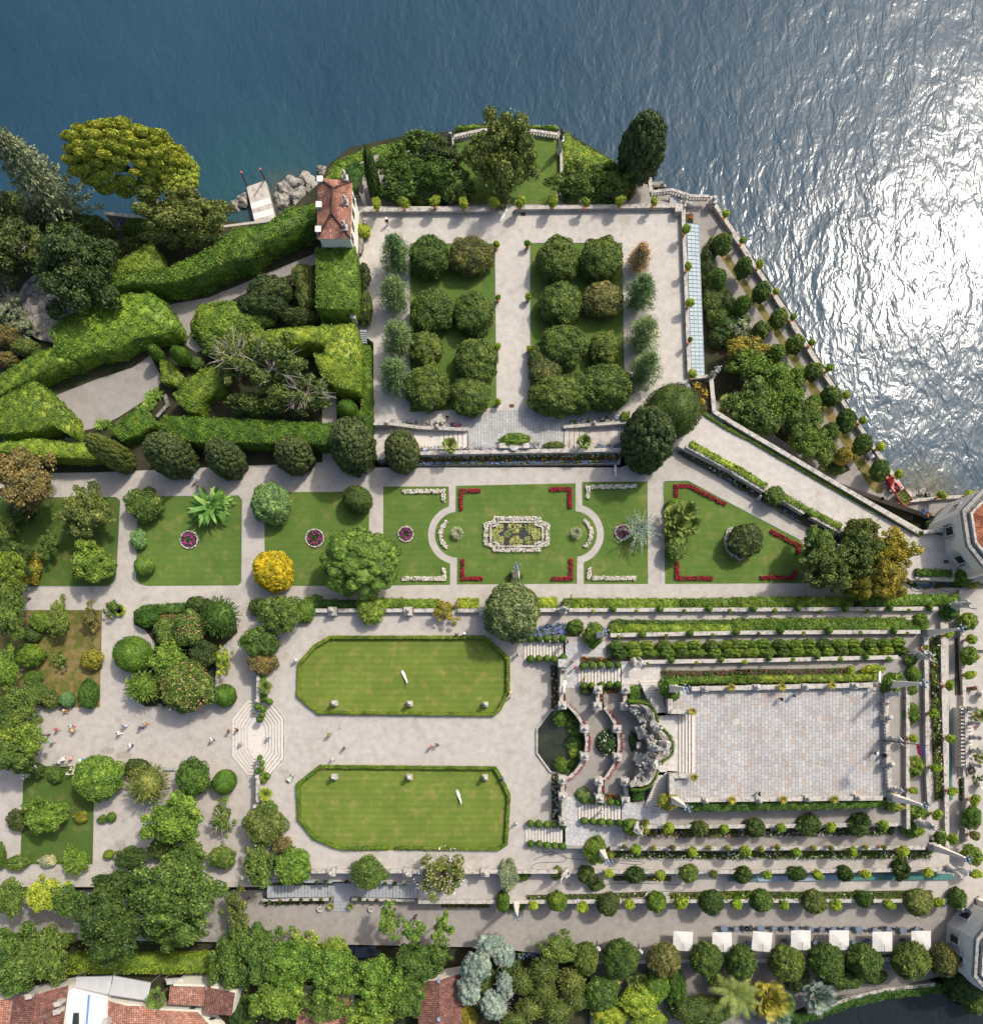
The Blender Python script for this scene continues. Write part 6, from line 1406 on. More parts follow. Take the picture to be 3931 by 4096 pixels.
SB=[('C3',[(230,670),(293,668),(350,668),(408,673),(468,668)],ZT,Z2,'upper edge of the northern stairs'),('C3',[(230,820),(290,818),(350,817),(407,820),(475,810)],ZT,Z2,'lower edge of the northern stairs'),('C3',[(624,873),(689,867),(752,864),(818,865),(884,866)],Z2,Z3,'upper edge of the second northern flight'),('C3',[(630,1020),(688,1020),(762,1018),(822,1012),(884,1012)],Z2,Z3,'lower edge of the second northern flight'),('C4',[(630,200),(693,203),(760,208),(830,210),(886,217)],Z2,Z3,'upper edge of the second southern flight'),('C4',[(632,352),(698,355),(760,362),(823,364),(890,368)],Z2,Z3,'lower edge of the second southern flight'),('C4',[(228,372),(290,375),(352,378),(412,380),(473,388)],ZT,Z2,'upper edge of the southern stairs'),('C4',[(232,523),(295,524),(352,535),(412,540),(470,543)],ZT,Z2,'lower edge of the southern stairs')]
for t,L,za,zb,l in SB:
 for i,(x,y)in enumerate(L):
  z=za+(zb-za)*(i+.3)/5.2
  p(t,x,y,28,28,'ball','ball','clipped box ball, %s from the west on the %s'%(ORD[i],l),z,hz=.75,rz=.68,group='clipped balls on the stairs',name='topiary_ball')
for i,(x,y,r)in enumerate([(148,1140,27),(57,1180,25),(100,1198,25),(95,1240,23),(75,1275,27),(75,1562,22),(92,1602,22),(93,1643,22),(55,1665,20),(132,1700,24)]):
 p('B3',x,y,r,r,'ball','ball','clipped ball, %s from the top beside the octagonal steps'%ORD[i],ZT,hz=.7,rz=.66,group='clipped balls at the octagonal steps',name='topiary_ball')
TB=[('C3',[(850,443),(1203,443),(1570,440)],ZT),('D3',[(152,440),(488,440),(845,440),(1178,437),(1477,432)],ZT)]
i=0
for t,L,z in TB:
 for x,y in L:p(t,x,y,26,26,'ball','ball','clipped ball, %s from the west on the outermost northern wall'%ORD[i],z+.6,hz=.8,rz=.62,group='clipped balls on the northern walls',name='topiary_ball');i+=1
i=0
for t,L in(('C3',[(1070,635),(1427,628),(1775,618)]),('D3',[(357,608),(720,607),(1208,607)])):
 for x,y in L:p(t,x,y,29,29,'ball','ball' if i%2 else 'hedge','clipped ball, %s from the west on the second northern wall'%ORD[i],Z2+.6,hz=.8,rz=.66,group='clipped balls on the northern walls',name='topiary_ball');i+=1
i=0
for t,L in(('C3',[(1290,830),(1663,825)]),('D3',[(272,815),(635,800),(998,802)])):
 for x,y in L:p(t,x,y,23,23,'ball','ball','clipped ball, %s from the west on the third northern wall'%ORD[i],Z3+.6,hz=.7,rz=.56,group='clipped balls on the northern walls',name='topiary_ball');i+=1
POTM=MB().lathe((0,0,0),[(.2,0),(.3,.42),(.34,.42),(.34,.5),(.26,.5),(.24,.44),(.01,.44)],12).mesh('pot')
def pot(t,x,y,r,z,col,label,group,stem=.5,style='shrub',name='potted_plant',pr=1.0):
 PC[0]+=1;rw=WS(t,r,z+1.2);zc=z+.5*pr+stem+rw*.75;c=W(t,x,y,zc);rz=rw*.9
 a,b=radial_fix(t,x,y,rw,rw,rz,zc)
 e=thing(name,label,'potted plant',(c.x,c.y,z),group)
 link('pot',POTM,M['terracotta'],e,None,(pr,)*3)
 link('foliage',crown(style,rw,PC[0]%3),M[col],e,(0,0,zc-z),(a,b,rz),(0,0,PC[0]))
 if stem>.25:
  key=('stem',round(stem*5));
  if key not in TRUNK:TRUNK[key]=MB().tube((0,0,.4),(0,0,.7+stem),.045,.035,6).mesh('stem')
  link('stem',TRUNK[key],M['bark'],e)
def potrow(lst,z,col,lab,group,r=None,**k):
 for i,q in enumerate(lst):pot(q[0],q[1],q[2],q[3]if len(q)>3 else r,z,q[4]if len(q)>4 else col,lab%ORD[i],group,**k)
potrow([('B1',950,780),('B1',1155,775),('B1',1390,762),('B1',1605,775),('B1',1832,772)],ZA+.8,'lime','potted lemon tree, %s from the tower on the north wall','lemon pots on the north wall',42,name='potted_lemon_tree')
potrow([('C1',150,765,42),('C1',395,762,44),('C1',640,770,36),('C1',905,757,40),('C1',1160,762,32)],ZA+.8,'lime','potted lemon tree, %s from the gate along the eastern north wall','lemon pots on the north wall',name='potted_lemon_tree')
potrow([('B1',1855,1085,27),('B1',1865,1485,20),('B2',1862,160,26),('B2',1865,578,24)],ZA,'citrus','potted citrus, %s from the north on the west side of the middle path','citrus pots by the middle path',stem=.3)
potrow([('C1',207,1080,26),('C1',212,1480,26),('C2',215,175,18),('C2',222,577,26)],ZA,'citrus','potted citrus, %s from the north on the east side of the middle path','citrus pots by the middle path',stem=.3)
potrow([('C1',1395,972,36),('C1',1412,1252,30),('C1',1425,1525,34),('C1',1428,1803,20,'olive'),('C2',1445,370,36,'lime')],ZA+.8,'citrus','potted citrus, %s from the north on the wall beside the glass roof','citrus pots by the glass roof')
potrow([('C1',1697,855,30),('C1',1822,1055,26),('D1',200,1235,32),('D1',322,1440,26),('D1',450,1635,26,'hedge'),('D2',592,133,28),('D2',725,322,32),('D2',848,525,32),('D2',975,717,30),('D2',1108,915,36),('D2',1245,1125,35)],ZL+.9,'citrus','potted citrus, %s from the north on the lake wall','citrus pots on the lake wall')
potrow([('D2',1570,1283,38),('D2',1778,1272,34)],ZL+.8,'lime','bushy potted citrus, %s from the tractor on the shore wall','citrus pots on the shore wall')
potrow([('C3',700,460,15),('C3',1025,458,15),('C3',1385,460,16),('C3',1725,460,17),('D3',313,457,20),('D3',660,462,16),('D3',1010,457,15),('D3',1323,453,16)],ZT+.1,'citrus','small potted plant, %s from the west against the outermost northern wall','small pots on the northern walls',stem=.1,pr=.8)
potrow([('C3',890,655,14),('C3',1247,650,18,'brown'),('C3',1597,640,15),('D3',190,630,15,'brown'),('D3',530,627,16),('D3',958,622,17),('D3',1310,630,15,'orange')],Z2+.1,'citrus','small potted plant, %s from the west against the second northern wall','small pots on the northern walls',stem=.1,pr=.8)
potrow([('C3',1105,858,14),('C3',1477,848,15),('C3',1840,840,20),('D3',450,826,17),('D3',808,820,19),('D3',1170,822,20)],Z3+.1,'citrus','small potted plant, %s from the west against the third northern wall','small pots on the northern walls',stem=.1,pr=.8)
potrow([('D3',1620,637,32),('D3',1625,1020,38),('D3',1635,1420,37),('D3',1650,1815,38),('D4',943,280,24)],ZT+.8,'citrus','potted citrus, %s from the north on the third narrow eastern wall','citrus pots on the eastern walls')
potrow([('D3',1790,672,40),('D3',1775,940,40),('D4',1037,113,25),('D4',1038,265,22,'olive'),('D4',1043,430,24)],ZP+.8,'citrus','potted citrus, %s from the north on the outer eastern wall','citrus pots on the eastern walls')
potrow([('D3',1450,735,20),('D3',1505,1230,40),('D3',1520,1640,40),('D4',875,175,24)],Z2+.8,'citrus','potted citrus, %s from the north on the second narrow eastern wall','citrus pots on the eastern walls')
potrow([('D3',1355,1420,32),('D3',1355,1810,32)],Z3+.8,'citrus','potted citrus, %s from the north on the innermost eastern wall','citrus pots on the eastern walls')
potrow([('C4',250,990,36),('C4',617,1000,43),('C4',968,978,40),('C4',1360,967,50),('C4',1775,980,38),('D4',15,560,24),('D4',217,565,22),('D4',440,563,25),('D4',668,560,24),('D4',880,550,25)],ZP-.8,'citrus','potted citrus, %s from the west between the clipped trees of the lowest wall','citrus pots on the southern walls')
potrow([('C4',815,750,36),('C4',1205,760,38),('C4',1605,755,32,'olive'),('D4',145,433,20),('D4',362,433,23),('D4',568,430,22),('D4',837,425,22)],ZT+.7,'citrus','potted citrus, %s from the west on the third southern wall','citrus pots on the southern walls')
potrow([('C4',935,550,18,'olive'),('C4',1020,570,40),('C4',1295,553,22,'brown'),('C4',1445,582,38),('C4',1845,582,42),('D4',50,330,23),('D4',190,316,13,'hedge'),('D4',272,337,20),('D4',420,318,12,'hedge'),('D4',512,332,22),('D4',648,315,12,'hedge'),('D4',730,332,27)],Z2+.7,'citrus','potted plant, %s from the west on the second highest southern wall','citrus pots on the southern walls')
potrow([('C4',1155,555,20),('C4',1570,555,20),('C4',1710,555,22),('D4',120,322,13),('D4',345,318,13),('D4',570,315,12)],Z2+.7,'orange','pot of red and orange blooms, %s from the west on the second highest southern wall','flower pots on the southern walls',stem=.1,pr=.8)
potrow([('C4',1265,407,42),('C4',1685,412,34),('D4',207,230,20),('D4',420,227,22),('D4',645,220,23)],Z3+.5,'citrus','potted citrus, %s from the west on the highest southern wall','citrus pots on the southern walls')
potrow([('B4',232,826,14),('B4',390,824,14),('B4',503,815,15),('B4',570,815,15),('B4',727,810,15),('B4',955,824,15),('B4',1018,824,13),('B4',1090,827,15),('B4',1160,832,12)],ZP+.1,'lilacpot' if False else 'dark','pot of purple petunias, %s from the left on the rear parapet of the grey stairs','petunia pots on the grey stairs',stem=.05,pr=.7)
potrow([('B4',148,960,14),('B4',228,958,14),('B4',308,950,13),('B4',385,948,15),('B4',460,947,13),('B4',535,943,13),('B4',607,940,12),('B4',825,945,15),('B4',885,950,12),('B4',953,953,15),('B4',1020,958,12),('B4',1088,962,15)],ZP-1.6,'dark','pot of purple petunias, %s from the left on the front parapet of the grey stairs','petunia pots on the grey stairs',stem=.05,pr=.7)
def blades(n,L,w,up,rng,droop=.5,seg=5,fan=False):
 V=[];Q=[]
 for i in range(n):
  a=i*2.39996+rng.random()*.4;e=up[0]+(up[1]-up[0])*(i/n)+rng.normal()*.06
  dr=np.array([math.cos(a),math.sin(a),0]);sd=np.array([-math.sin(a),math.cos(a),0]);l=L*(.8+.35*rng.random())
  p=np.zeros(3);el=e;k0=len(V)
  for s in range(seg+1):
   t=s/seg;ww=w*(math.sin(math.pi*min(1,t*.8+.2))**.7)*(1 if t<.98 else.15)
   V.append(p-sd*ww);V.append(p+sd*ww)
   p=p+(dr*math.cos(el)+np.array([0,0,1])*math.sin(el))*l/seg;el-=droop/seg*(1.2+rng.random()*.4)
  for s in range(seg):b=k0+2*s;Q.append((b,b+1,b+3,b+2))
 return V,Q
def blade_mesh(name,*a,**k):
 V,Q=blades(*a,**k);return mesh_np(name,np.array(V),np.array(Q))
rg=np.random.default_rng(3)
AGV=blade_mesh('leaves',70,1.0,.06,(1.35,.1),rg,droop=.5)
AG=[('C3',1735,1035,'first agave from the west on the northern parapet'),('D3',365,1030,'second agave from the west on the northern parapet'),('D3',740,1020,'third agave from the west on the northern parapet'),('C3',1445,1215,'agave at the northern corner of the top stairs'),('C3',1455,1710,'agave at the southern corner of the top stairs'),('C4',1742,195,'first agave from the west on the southern parapet'),('D4',215,110,'second agave from the west on the southern parapet'),('D4',435,108,'third agave from the west on the southern parapet')]
for t,x,y,l in AG:
 z=Z5+.9;c=W(t,x,y,z+.5);e=thing('potted_agave','yellow striped '+l,'potted plant',(c.x,c.y,z),'agaves round the top terrace')
 link('pot',POTM,M['terracotta'],e,None,(.9,)*3);link('leaves',AGV,M['agave'],e,(0,0,.4),(.82,)*3,(0,0,x))
GRS=blade_mesh('blades',190,1.0,.035,(1.45,.2),rg,droop=.7)
for t,x,y,s,l in(('B2',1560,1570,1.25,'western'),('C2',570,1570,1.2,'eastern')):
 one('ornamental_grass',GRS,M['pale'],'pale tufted grass clump inside the %s white flower arc'%l,'grass',W(t,x,y,ZP+.3),'grass clumps on the parterre',(s,s,s*1.1))
def frond_mesh(n,L,rng,up=(1.2,-.3),droop=.9,lw=.028,leaflet=.32,step=26):
 V=[];Q=[]
 for i in range(n):
  a=i*2.39996+rng.random()*.4;el=up[0]+(up[1]-up[0])*i/n;l=L*(.85+.3*rng.random())
  dr=np.array([math.cos(a),math.sin(a),0]);sd=np.array([-math.sin(a),math.cos(a),0]);p=np.zeros(3);z=np.array([0,0,1.])
  for s in range(step):
   d=dr*math.cos(el)+z*math.sin(el);t=s/step
   ln=leaflet*math.sin(math.pi*(.12+.86*t))**.6
   for sg in(-1,1):
    tip=p+(sd*sg*.85+d*.6-z*.15)*ln;k=len(V);w=d*lw
    V+=[p-w,p+w,tip+w*.4,tip-w*.4];Q.append((k,k+1,k+2,k+3)if sg>0 else(k+3,k+2,k+1,k))
   p=p+d*l/step;el-=droop/step
 return mesh_np('fronds',np.array(V),np.array(Q))
FR=frond_mesh(20,3.0,rg,leaflet=.55,lw=.022,step=40,up=(1.1,-.2));FR2=frond_mesh(34,1.25,rg,up=(1.3,-.5),droop=.5,lw=.07,leaflet=.55,step=9)
def fanpalm_mesh(rng):
 """fan palm: long stalks each ending in a round pleated fan"""
 V=[];Q=[]
 for i in range(34):
  a=i*2.39996;el=1.3-1.7*i/34;d=np.array([math.cos(a)*math.cos(el),math.sin(a)*math.cos(el),math.sin(el)]);sd=np.array([-math.sin(a),math.cos(a),0]);b=d*(.12+.55*min(1,i/18)*(.8+.4*rng.random()))
  up=np.cross(sd,d)
  for j in range(11):
   g=(j-5)*.27;q=d*math.cos(g)+sd*math.sin(g);L=.55*(1-.02*(j-5)**2);k=len(V);w=(sd*math.cos(g)-d*math.sin(g))*.05
   tip=b+q*L-up*.1;m=b+q*L*.6
   V+=[b,m+w,tip,m-w];Q.append((k,k+1,k+2,k+3))
  k=len(V);w=sd*.02;V+=[-w,w,b+w,b-w];Q.append((k,k+1,k+2,k+3))
 return mesh_np('fronds',np.array(V),np.array(Q))
FP=fanpalm_mesh(rg)
def palm(t,x,y,r,z,h,col,label,me=FP,R=1.1,name='fan_palm'):
 c=W(t,x,y,z+h);e=thing(name,label,'palm',(c.x,c.y,z));s=WS(t,r,z+h)/R
 link('fronds',me,M[col],e,(0,0,h),(s,)*3,(0,0,x));link('trunk',MB().tube((0,0,-.3),(0,0,h),.2*max(.6,s**.5),.15*max(.6,s**.5),9).mesh('trunk'),M['bark'],e)
palm('B2',1505,905,62,ZP,3.4,'palm','small fan palm over the western hydrangeas')
palm('C2',632,880,58,ZP,3.4,'palm','small fan palm over the eastern stairs border')
palm('C2',1720,600,82,ZL,2.6,'palm','fan palm inside the lakeside garden corner')
for x,y,r,h,l in((1300,1425,75,2.2,'left'),(1405,1400,85,2.6,'top right'),(1350,1500,90,2.4,'middle'),(1290,1530,70,2.0,'lower left'),(1440,1500,78,2.2,'right')):palm('C2',x,y,r,ZP,h,'palm','%s fan palm of the group on the trapezoid lawn'%l)
palm('B3',118,1030,52,ZT,1.6,'palm','small palm beside the wall north of the octagonal steps');palm('B4',118,150,52,ZT,1.4,'lime','yellowish small palm south of the octagonal steps')
palm('A4',1175,1690,82,ZB,4.0,'palm','fan palm between the two groups of roofs')
palm('C4',1750,1640,200,ZB,4.5,'palm','large feather palm left of the yellowish palm',FR,3.0,'feather_palm')
palm('D4',30,960,90,ZB,3.5,'palm','feather palm overlapping the bottom of the fifth round tree',FR,3.0,'feather_palm')
palm('D4',150,970,85,ZB,3,'agave','yellowish fan palm at the bottom');palm('D4',205,985,60,ZB,2.2,'palm','dark fan palm right of the yellowish palm');palm('D4',365,955,72,ZB,2.4,'blue','silver blue fan palm at the bottom');palm('D4',185,1050,62,ZB,2.4,'blue','second silver palm at the bottom edge')
palm('C4',1060,1560,62,ZB,2.5,'palm','fan palm below the second round tree, right one');palm('C4',830,1580,70,ZB,2.5,'palm','fan palm below the second round tree, left one');palm('C4',1620,1540,70,ZB,2.5,'palm','fan palm below the fourth round tree')
palm('C4',985,1560,40,ZB,2.2,'palm','small fan palm between two larger fan palms')
palm('D3',1850,1250,60,ZP-1,3,'palm','fan palm at the right edge by the statue screen');palm('D3',1870,1560,60,ZP-1,3,'palm','second fan palm at the right edge by the statue screen')
BN=blade_mesh('leaves',34,3.6,.36,(1.3,.15),rg,droop=.9,seg=7)
e=thing('banana_plant','banana clump with huge green leaves on the lawn','banana plant',W('A2',1615,1390,ZP));e.location.z=ZP
link('leaves',BN,M['banana'],e,(0,0,1.2),(1.1,1.1,1.1));link('stems',MB().tube((0,0,0),(.2,.1,1.6),.25,.15).tube((.6,.2,0),(.9,.3,1.5),.2,.12).tube((-.5,.3,0),(-.8,.4,1.5),.2,.12).mesh('stems'),M['bark'],e)
for dx,dy,rz_,s in((1.3,.9,.9,.75),(-1.2,-.6,2.0,.7)):link('leaves',BN,M['banana'],e,(dx,dy,1.0),(s,)*3,(0,0,rz_))
FN=frond_mesh(16,1.2,rg,up=(1.0,.2),droop=.9,lw=.05,leaflet=.28,step=12)
for i,(x,y,s)in enumerate([(1150,540,1.1),(1120,600,1.0),(1100,650,.9),(1185,520,1.0),(1060,640,.8),(760,750,.9),(810,740,.7),(80,850,1.1),(170,840,1.1),(240,850,.9)]):
 one('fern',FN,M['bright'],('fern, %s from the right on the bank of the gravel court' if i<7 else 'yellow fern, %s in the shaded strip at far left')%ORD[i if i<7 else i-7],'fern',W('A2',x,y,ZP+.3),'ferns in the hedge garden',(s,s,s),(0,0,i))
G=Leafy();r9=np.random.default_rng(12)
for i in range(30):
 a=i*2.39996;L=(1.6+2.6*r9.random());ax=np.array([math.cos(a),math.sin(a),.25-.01*i]);m=90;t_=r9.random((m,1));sdv=np.array([-math.sin(a),math.cos(a),0])
 P=ax*L*t_+np.array([0,0,2.6])-np.array([0,0,1.])*(t_**2)*L*.3+sdv*r9.normal(size=(m,1))*.22*(1.1-t_)+r9.normal(size=(m,3))*.05
 G.quads(leaf_quads(P,unit(r9.normal(size=(m,3))*.5+np.array([0,0,.8])),.24,r9,.4,.45,np.repeat(ax[None],m,0)))
cc=W('C2',1050,1540,ZP+2.4);e=thing('blue_cedar','drooping blue cedar beside the eastern flower disc','tree',(cc.x,cc.y,ZP))
link('crown',G.mesh('crown'),M['blue'],e,None,(1.05,1.05,1));link('trunk',trunk_mesh(2.6,.18,7,1.6,4),M['bark'],e)
def blossoms(root,col,n,R,size=.2):
 ch=[c for c in root.children if c.name.startswith('crown')][0];r_=np.random.default_rng(n);d=unit(r_.normal(size=(n,3)));d=d[d[:,2]>-.2]
 G=Leafy();sc=np.array(ch.scale[:]);G.quads(leaf_quads(d*sc*1.0,d,size,r_,.5));link('blossoms',G.mesh('blossoms'),M[col],root,ch.location)
blossoms(PK1,'f_pink',420,1,.24);blossoms(PK2,'f_pink',700,1,.26)
for o in[q for q in bpy.data.objects if q.get('label')in('white flowering wide tree overhanging the long stairs','dark shrub studded with white flowers at the bottom')]:blossoms(o,'f_white',420 if 'wide' in o['label']else 40,1,.22)
for o in[q for q in bpy.data.objects if q.get('label','').startswith('round clipped tree, third')]:blossoms(o,'f_orange',60,1,.2)
fb=flower_bed
def fstrip(t,path,w,z,leaf,fl,label,**k):P=pts(t,path,z);return fb([ribbon(P,WS(t,w,z))],z,leaf,fl,label,**k)
fstrip('B2',[(1148,1255),(1455,1252),(1455,1330)],27,ZP,'hedge',['f_white'],'L shaped white begonia border, north west corner of the western parterre lawn',dens=20,ratio=3.2)
fstrip('B3',[(1148,217),(1463,217),(1463,138)],27,ZP,'hedge',['f_white'],'L shaped white begonia border at the bottom of the western parterre lawn',dens=20,ratio=3.2)
fstrip('C2',[(1022,1217),(658,1222),(658,1306)],27,ZP,'hedge',['f_white'],'L shaped white begonia border at the top of the eastern parterre lawn',dens=20,ratio=3.2)
fstrip('C3',[(1016,214),(668,214),(668,135)],27,ZP,'hedge',['f_white'],'L shaped white begonia border at the bottom of the eastern parterre lawn',dens=20,ratio=3.2)
fstrip('B2',[(1732,1248),(1590,1250),(1588,1395)],26,ZP,'hedged',['f_red'],'L shaped red border at the top left of the lily pool lawn',dens=20,ratio=3.2)
fstrip('C2',[(373,1237),(523,1235),(523,1378)],26,ZP,'hedged',['f_red'],'L shaped red border at the top right of the lily pool lawn',dens=20,ratio=3.2)
fstrip('B3',[(1598,70),(1600,215),(1750,215)],26,ZP,'hedged',['f_red'],'L shaped red border at the bottom left of the lily pool lawn',dens=20,ratio=3.2)
fstrip('C3',[(532,65),(532,216),(383,217)],26,ZP,'hedged',['f_red'],'L shaped red border at the bottom right of the lily pool lawn',dens=20,ratio=3.2)
fstrip('C2',[(1321,1310),(1321,1213),(1415,1210),(1560,1285),(1692,1355)],27,ZP,'hedged',['f_red'],'long angled red border at the top of the trapezoid lawn',dens=20,ratio=3.2)
fstrip('C3',[(1329,90),(1329,213),(1596,213)],27,ZP,'hedged',['f_red'],'L shaped red border at the bottom left of the trapezoid lawn',dens=20,ratio=3.2)
fstrip('D3',[(200,209),(455,209),(455,155)],27,ZP,'hedged',['f_red'],'L shaped red border at the bottom right of the trapezoid lawn',dens=20,ratio=3.2)
fstrip('D2',[(275,1548),(390,1610),(495,1665),(485,1725)],27,ZP,'hedged',['f_red'],'slanting red border at the right end of the trapezoid lawn',dens=20,ratio=3.2)
fstrip('N',circ(*CW,68,232,128,16),14,ZP,'hedge',['f_white'],'white flower crescent around the western grass clump',dens=20,ratio=3.2)
fstrip('N',circ(*CE,68,-52,52,16),14,ZP,'hedge',['f_white'],'white flower crescent around the eastern grass clump',dens=20,ratio=3.2)
cx_,cy_=nat('D2',85,1625)
fstrip('N',[(cx_+76*math.cos(math.radians(a)),cy_+74*math.sin(math.radians(a)))for a in range(95,235,10)],14,ZP,'hedge',['f_white'],'white flower crescent around the dark rounded tree',dens=20,ratio=3.2)
ring=pts('N',[(PCX+x*.88,PCY+y*.53)for x,y in pc]+[(PCX-88,PCY-118*.53)],ZP)
fb([ribbon(ring,.6)],ZP,'hedge',['f_white'],'white begonia frame around the water lily pool',dens=20,ratio=3.2)
for t,x,y,r,l in(('A2',1427,1617,72,'round flower bed beside the banana clump'),('B2',490,1605,74,'round flower bed left of the cauliflower shaped tree'),('B2',1173,1575,62,'round flower bed on the western parterre lawn'),('C2',920,1562,62,'round flower bed under the blue cedar')):
 c=W(t,x,y,ZP);R_=WS(t,r,ZP);cpt=lambda k,n=22:[c+Vector((k*R_*math.cos(i*6.2832/n),k*R_*math.sin(i*6.2832/n),0))for i in range(n)]
 e=thing('flower_bed',l+' with white rim and magenta heart','flower bed',c,'round flower beds');rgx=np.random.default_rng(int(x))
 link('soil',tri_fix(MB().prism(cpt(1.02),ZP-.1,ZP+.06).mesh('soil',c)),M['soil'],e)
 an=np.arange(30)*6.2832/30;P=np.stack([.9*R_*np.cos(an),.9*R_*np.sin(an),np.full(30,.2)],1);G=Leafy();blobs(G,P,.12,12,.16,rgx);link('rim_blossoms',G.mesh('rim_blossoms'),M['f_white'],e)
 n=int(26*R_);a2=rgx.random(n)*6.2832;q=R_*(.36+.36*rgx.random(n));P=np.stack([q*np.cos(a2),q*np.sin(a2),np.full(n,.28)],1);G=Leafy();blobs(G,P,.12,8,.17,rgx);link('blossoms',G.mesh('blossoms'),M['f_magenta'],e)
 n=140;a2=rgx.random(n)*6.2832;q=R_*.8*np.sqrt(rgx.random(n));P=np.stack([q*np.cos(a2),q*np.sin(a2),np.full(n,.14)],1);G=Leafy();blobs(G,P,.14,7,.17,rgx);link('foliage',G.mesh('foliage'),M['dark'],e)
slab('planting_bank',N_([(1672,1812),(2486,1800),(2480,1854),(1672,1862)],ZP+.3),5,ZP+.3,M['stone'])
S0=[('N',[(1678,1826),(2000,1822),(2478,1815)],22,'dark',['f_white'],'white sprinkled green row',.45),('N',[(1678,1841),(2000,1838),(2475,1831)],12,'soildark',['f_orange'],'dark row with red dots',.3),('N',[(1676,1856),(2000,1853),(2468,1846)],9,'hedge',['f_blue'],'blue ageratum row',.9)]
for i,(t,pth,w,lf,fl,l,rt)in enumerate(S0):fstrip(t,pth,w,ZP+.32+.2*(2-i),'green' if lf=='dark' else 'darko' if lf=='soildark' else lf,fl,l+' of the long border below the azalea terrace',ratio=rt,dens=16)
S1=[(30,'hedge',['f_white'],'green white clumped row',.25,0),(12,'hedge',['f_blue'],'blue ageratum row',1.6,1)]
slab('planting_bank',pts('C2',[(1385,915),(1881,1190),(1881,1262),(1335,962)],ZA-1.1),5,ZA-1.1,M['stone_dark']);slab('planting_bank',pts('D2',[(0,1135),(760,1545),(640,1560),(0,1205)],ZA-1.1),5,ZA-1.1,M['stone_dark'])
fstrip('C2',[(1365,945),(1600,1075),(1881,1230)],36,ZA-.95,'green',['f_white'],'clumped green row below the ramp wall, upper half',ratio=.2,dens=12)
fstrip('D2',[(0,1165),(240,1290),(600,1480),(720,1560)],36,ZA-.95,'green',['f_white'],'clumped green row below the ramp wall, lower half',ratio=.2,dens=12)
fstrip('C2',[(1345,958),(1600,1100),(1881,1256)],16,ZA-1.05,'hedge',['f_blue'],'blue ageratum row below the ramp wall, upper half',ratio=1.6,dens=12)
fstrip('D2',[(0,1195),(240,1320),(500,1460),(600,1530)],16,ZA-1.05,'hedge',['f_blue'],'blue ageratum row below the ramp wall, lower half',ratio=1.6,dens=12)
fb([pts('C2',[(1440,430),(1575,430),(1580,670),(1500,640)],ZA)],ZA,'brown',['f_red'],'wine red foliage bed south of the glass roof',ratio=.25,dens=8)
fb([pts('C2',[(x-26,y-24),(x+26,y-24),(x+26,y+24),(x-26,y+24)],ZA+.1)for x,y in((1485,455),(1540,510),(1508,578))],ZA+.1,'olive',['f_yellow'],'three yellow flower clumps in the wine red bed',ratio=2.0,dens=8,soil=False)
fb([pts('C1',[(1395,860),(1450,860),(1450,925),(1400,920)],ZL+1)],ZL+1,'dark',['f_orange'],'small red flower bed at the north end of the glass roof',dens=8)
def bush_f(t,path,w,z,cols,label,h=.7,**k):return fstrip(t,path,w,z,'green',cols,label,h=h,soil=False,**{**dict(dens=16,ratio=.6,fsize=.19),**k})
bush_f('C3',[(250,640),(330,605),(420,590),(560,600)],78,ZT,['f_blue'],'blue hydrangea bank at the top of the northern stairs',ratio=.9)
bush_f('B2',[(1275,940),(1460,940)],42,ZA,['f_white','f_blue'],'white and pale blue hydrangeas left of the small palm')
bush_f('B2',[(1575,940),(1830,935)],18,ZA,['f_lilac'],'lilac flower strip right of the small palm')
bush_f('C2',[(725,920),(800,918),(915,912)],30,ZA-.4,['f_blue'],'deep blue hydrangeas beside the big cypress')
bush_f('C2',[(530,740),(600,738),(680,728)],26,ZA,['f_blue','f_white'],'blue hydrangeas on the eastern stair wall, lower clump');bush_f('C2',[(725,722),(800,718),(905,705)],34,ZA,['f_blue','f_white'],'blue hydrangeas on the eastern stair wall, upper clump')
bush_f('B2',[(1055,728),(1090,730)],22,ZA,['f_lilac'],'lilac hydrangea beside the stone ball on the western stair wall');bush_f('B2',[(1150,738),(1255,742)],26,ZA,['f_lilac','f_blue'],'lilac hydrangeas in the middle of the western stair wall');bush_f('B2',[(1290,750),(1450,738)],26,ZA,['f_lilac','f_white'],'pale lilac hydrangeas on the western stair wall');bush_f('B2',[(1505,755),(1600,760)],22,ZA,['f_magenta'],'magenta flowers at the end of the western stair wall')
bush_f('C2',[(215,915),(290,915)],50,ZA,['f_blue','f_white'],'pale blue hydrangea right of the stone seat')
bush_f('A1',[(900,920),(970,960),(1040,980)],90,ZP-2,['f_blue','f_lilac'],'blue hydrangeas under the umbrella pine');bush_f('A1',[(840,1100),(905,1095)],50,ZP-2,['f_blue'],'small blue hydrangea in deep shade')
bush_f('C4',[(510,935),(585,945)],32,ZP,['f_white','f_blue'],'white hydrangea on the lowest southern wall')
bush_f('C4',[(140,1370),(280,1340)],40,2.3,['f_blue'],'purple blue hydrangeas at the left of the round tree row')
bush_f('A3',[(210,1700),(330,1640)],60,ZP,['f_white'],'white flowers on the shrub below the bench',h=2.0,ratio=.5);bush_f('A3',[(555,1690),(620,1610)],40,ZP,['f_white'],'white flowers beside the big rounded tree',h=1.8,ratio=.5)
for t,pth,l in(('C3',[(405,870),(410,1190)],'north'),('C3',[(412,1690),(412,1881)],'south'),):
 fstrip(t,pth,48,ZT,'green',['f_white','f_red'],'white flower border along the pool wall, %s part'%l,ratio=.4,h=.5)
fstrip('C4',[(412,60),(412,345)],48,ZT,'green',['f_white'],'white flower border along the pool wall, southernmost part',ratio=.4,h=.5)
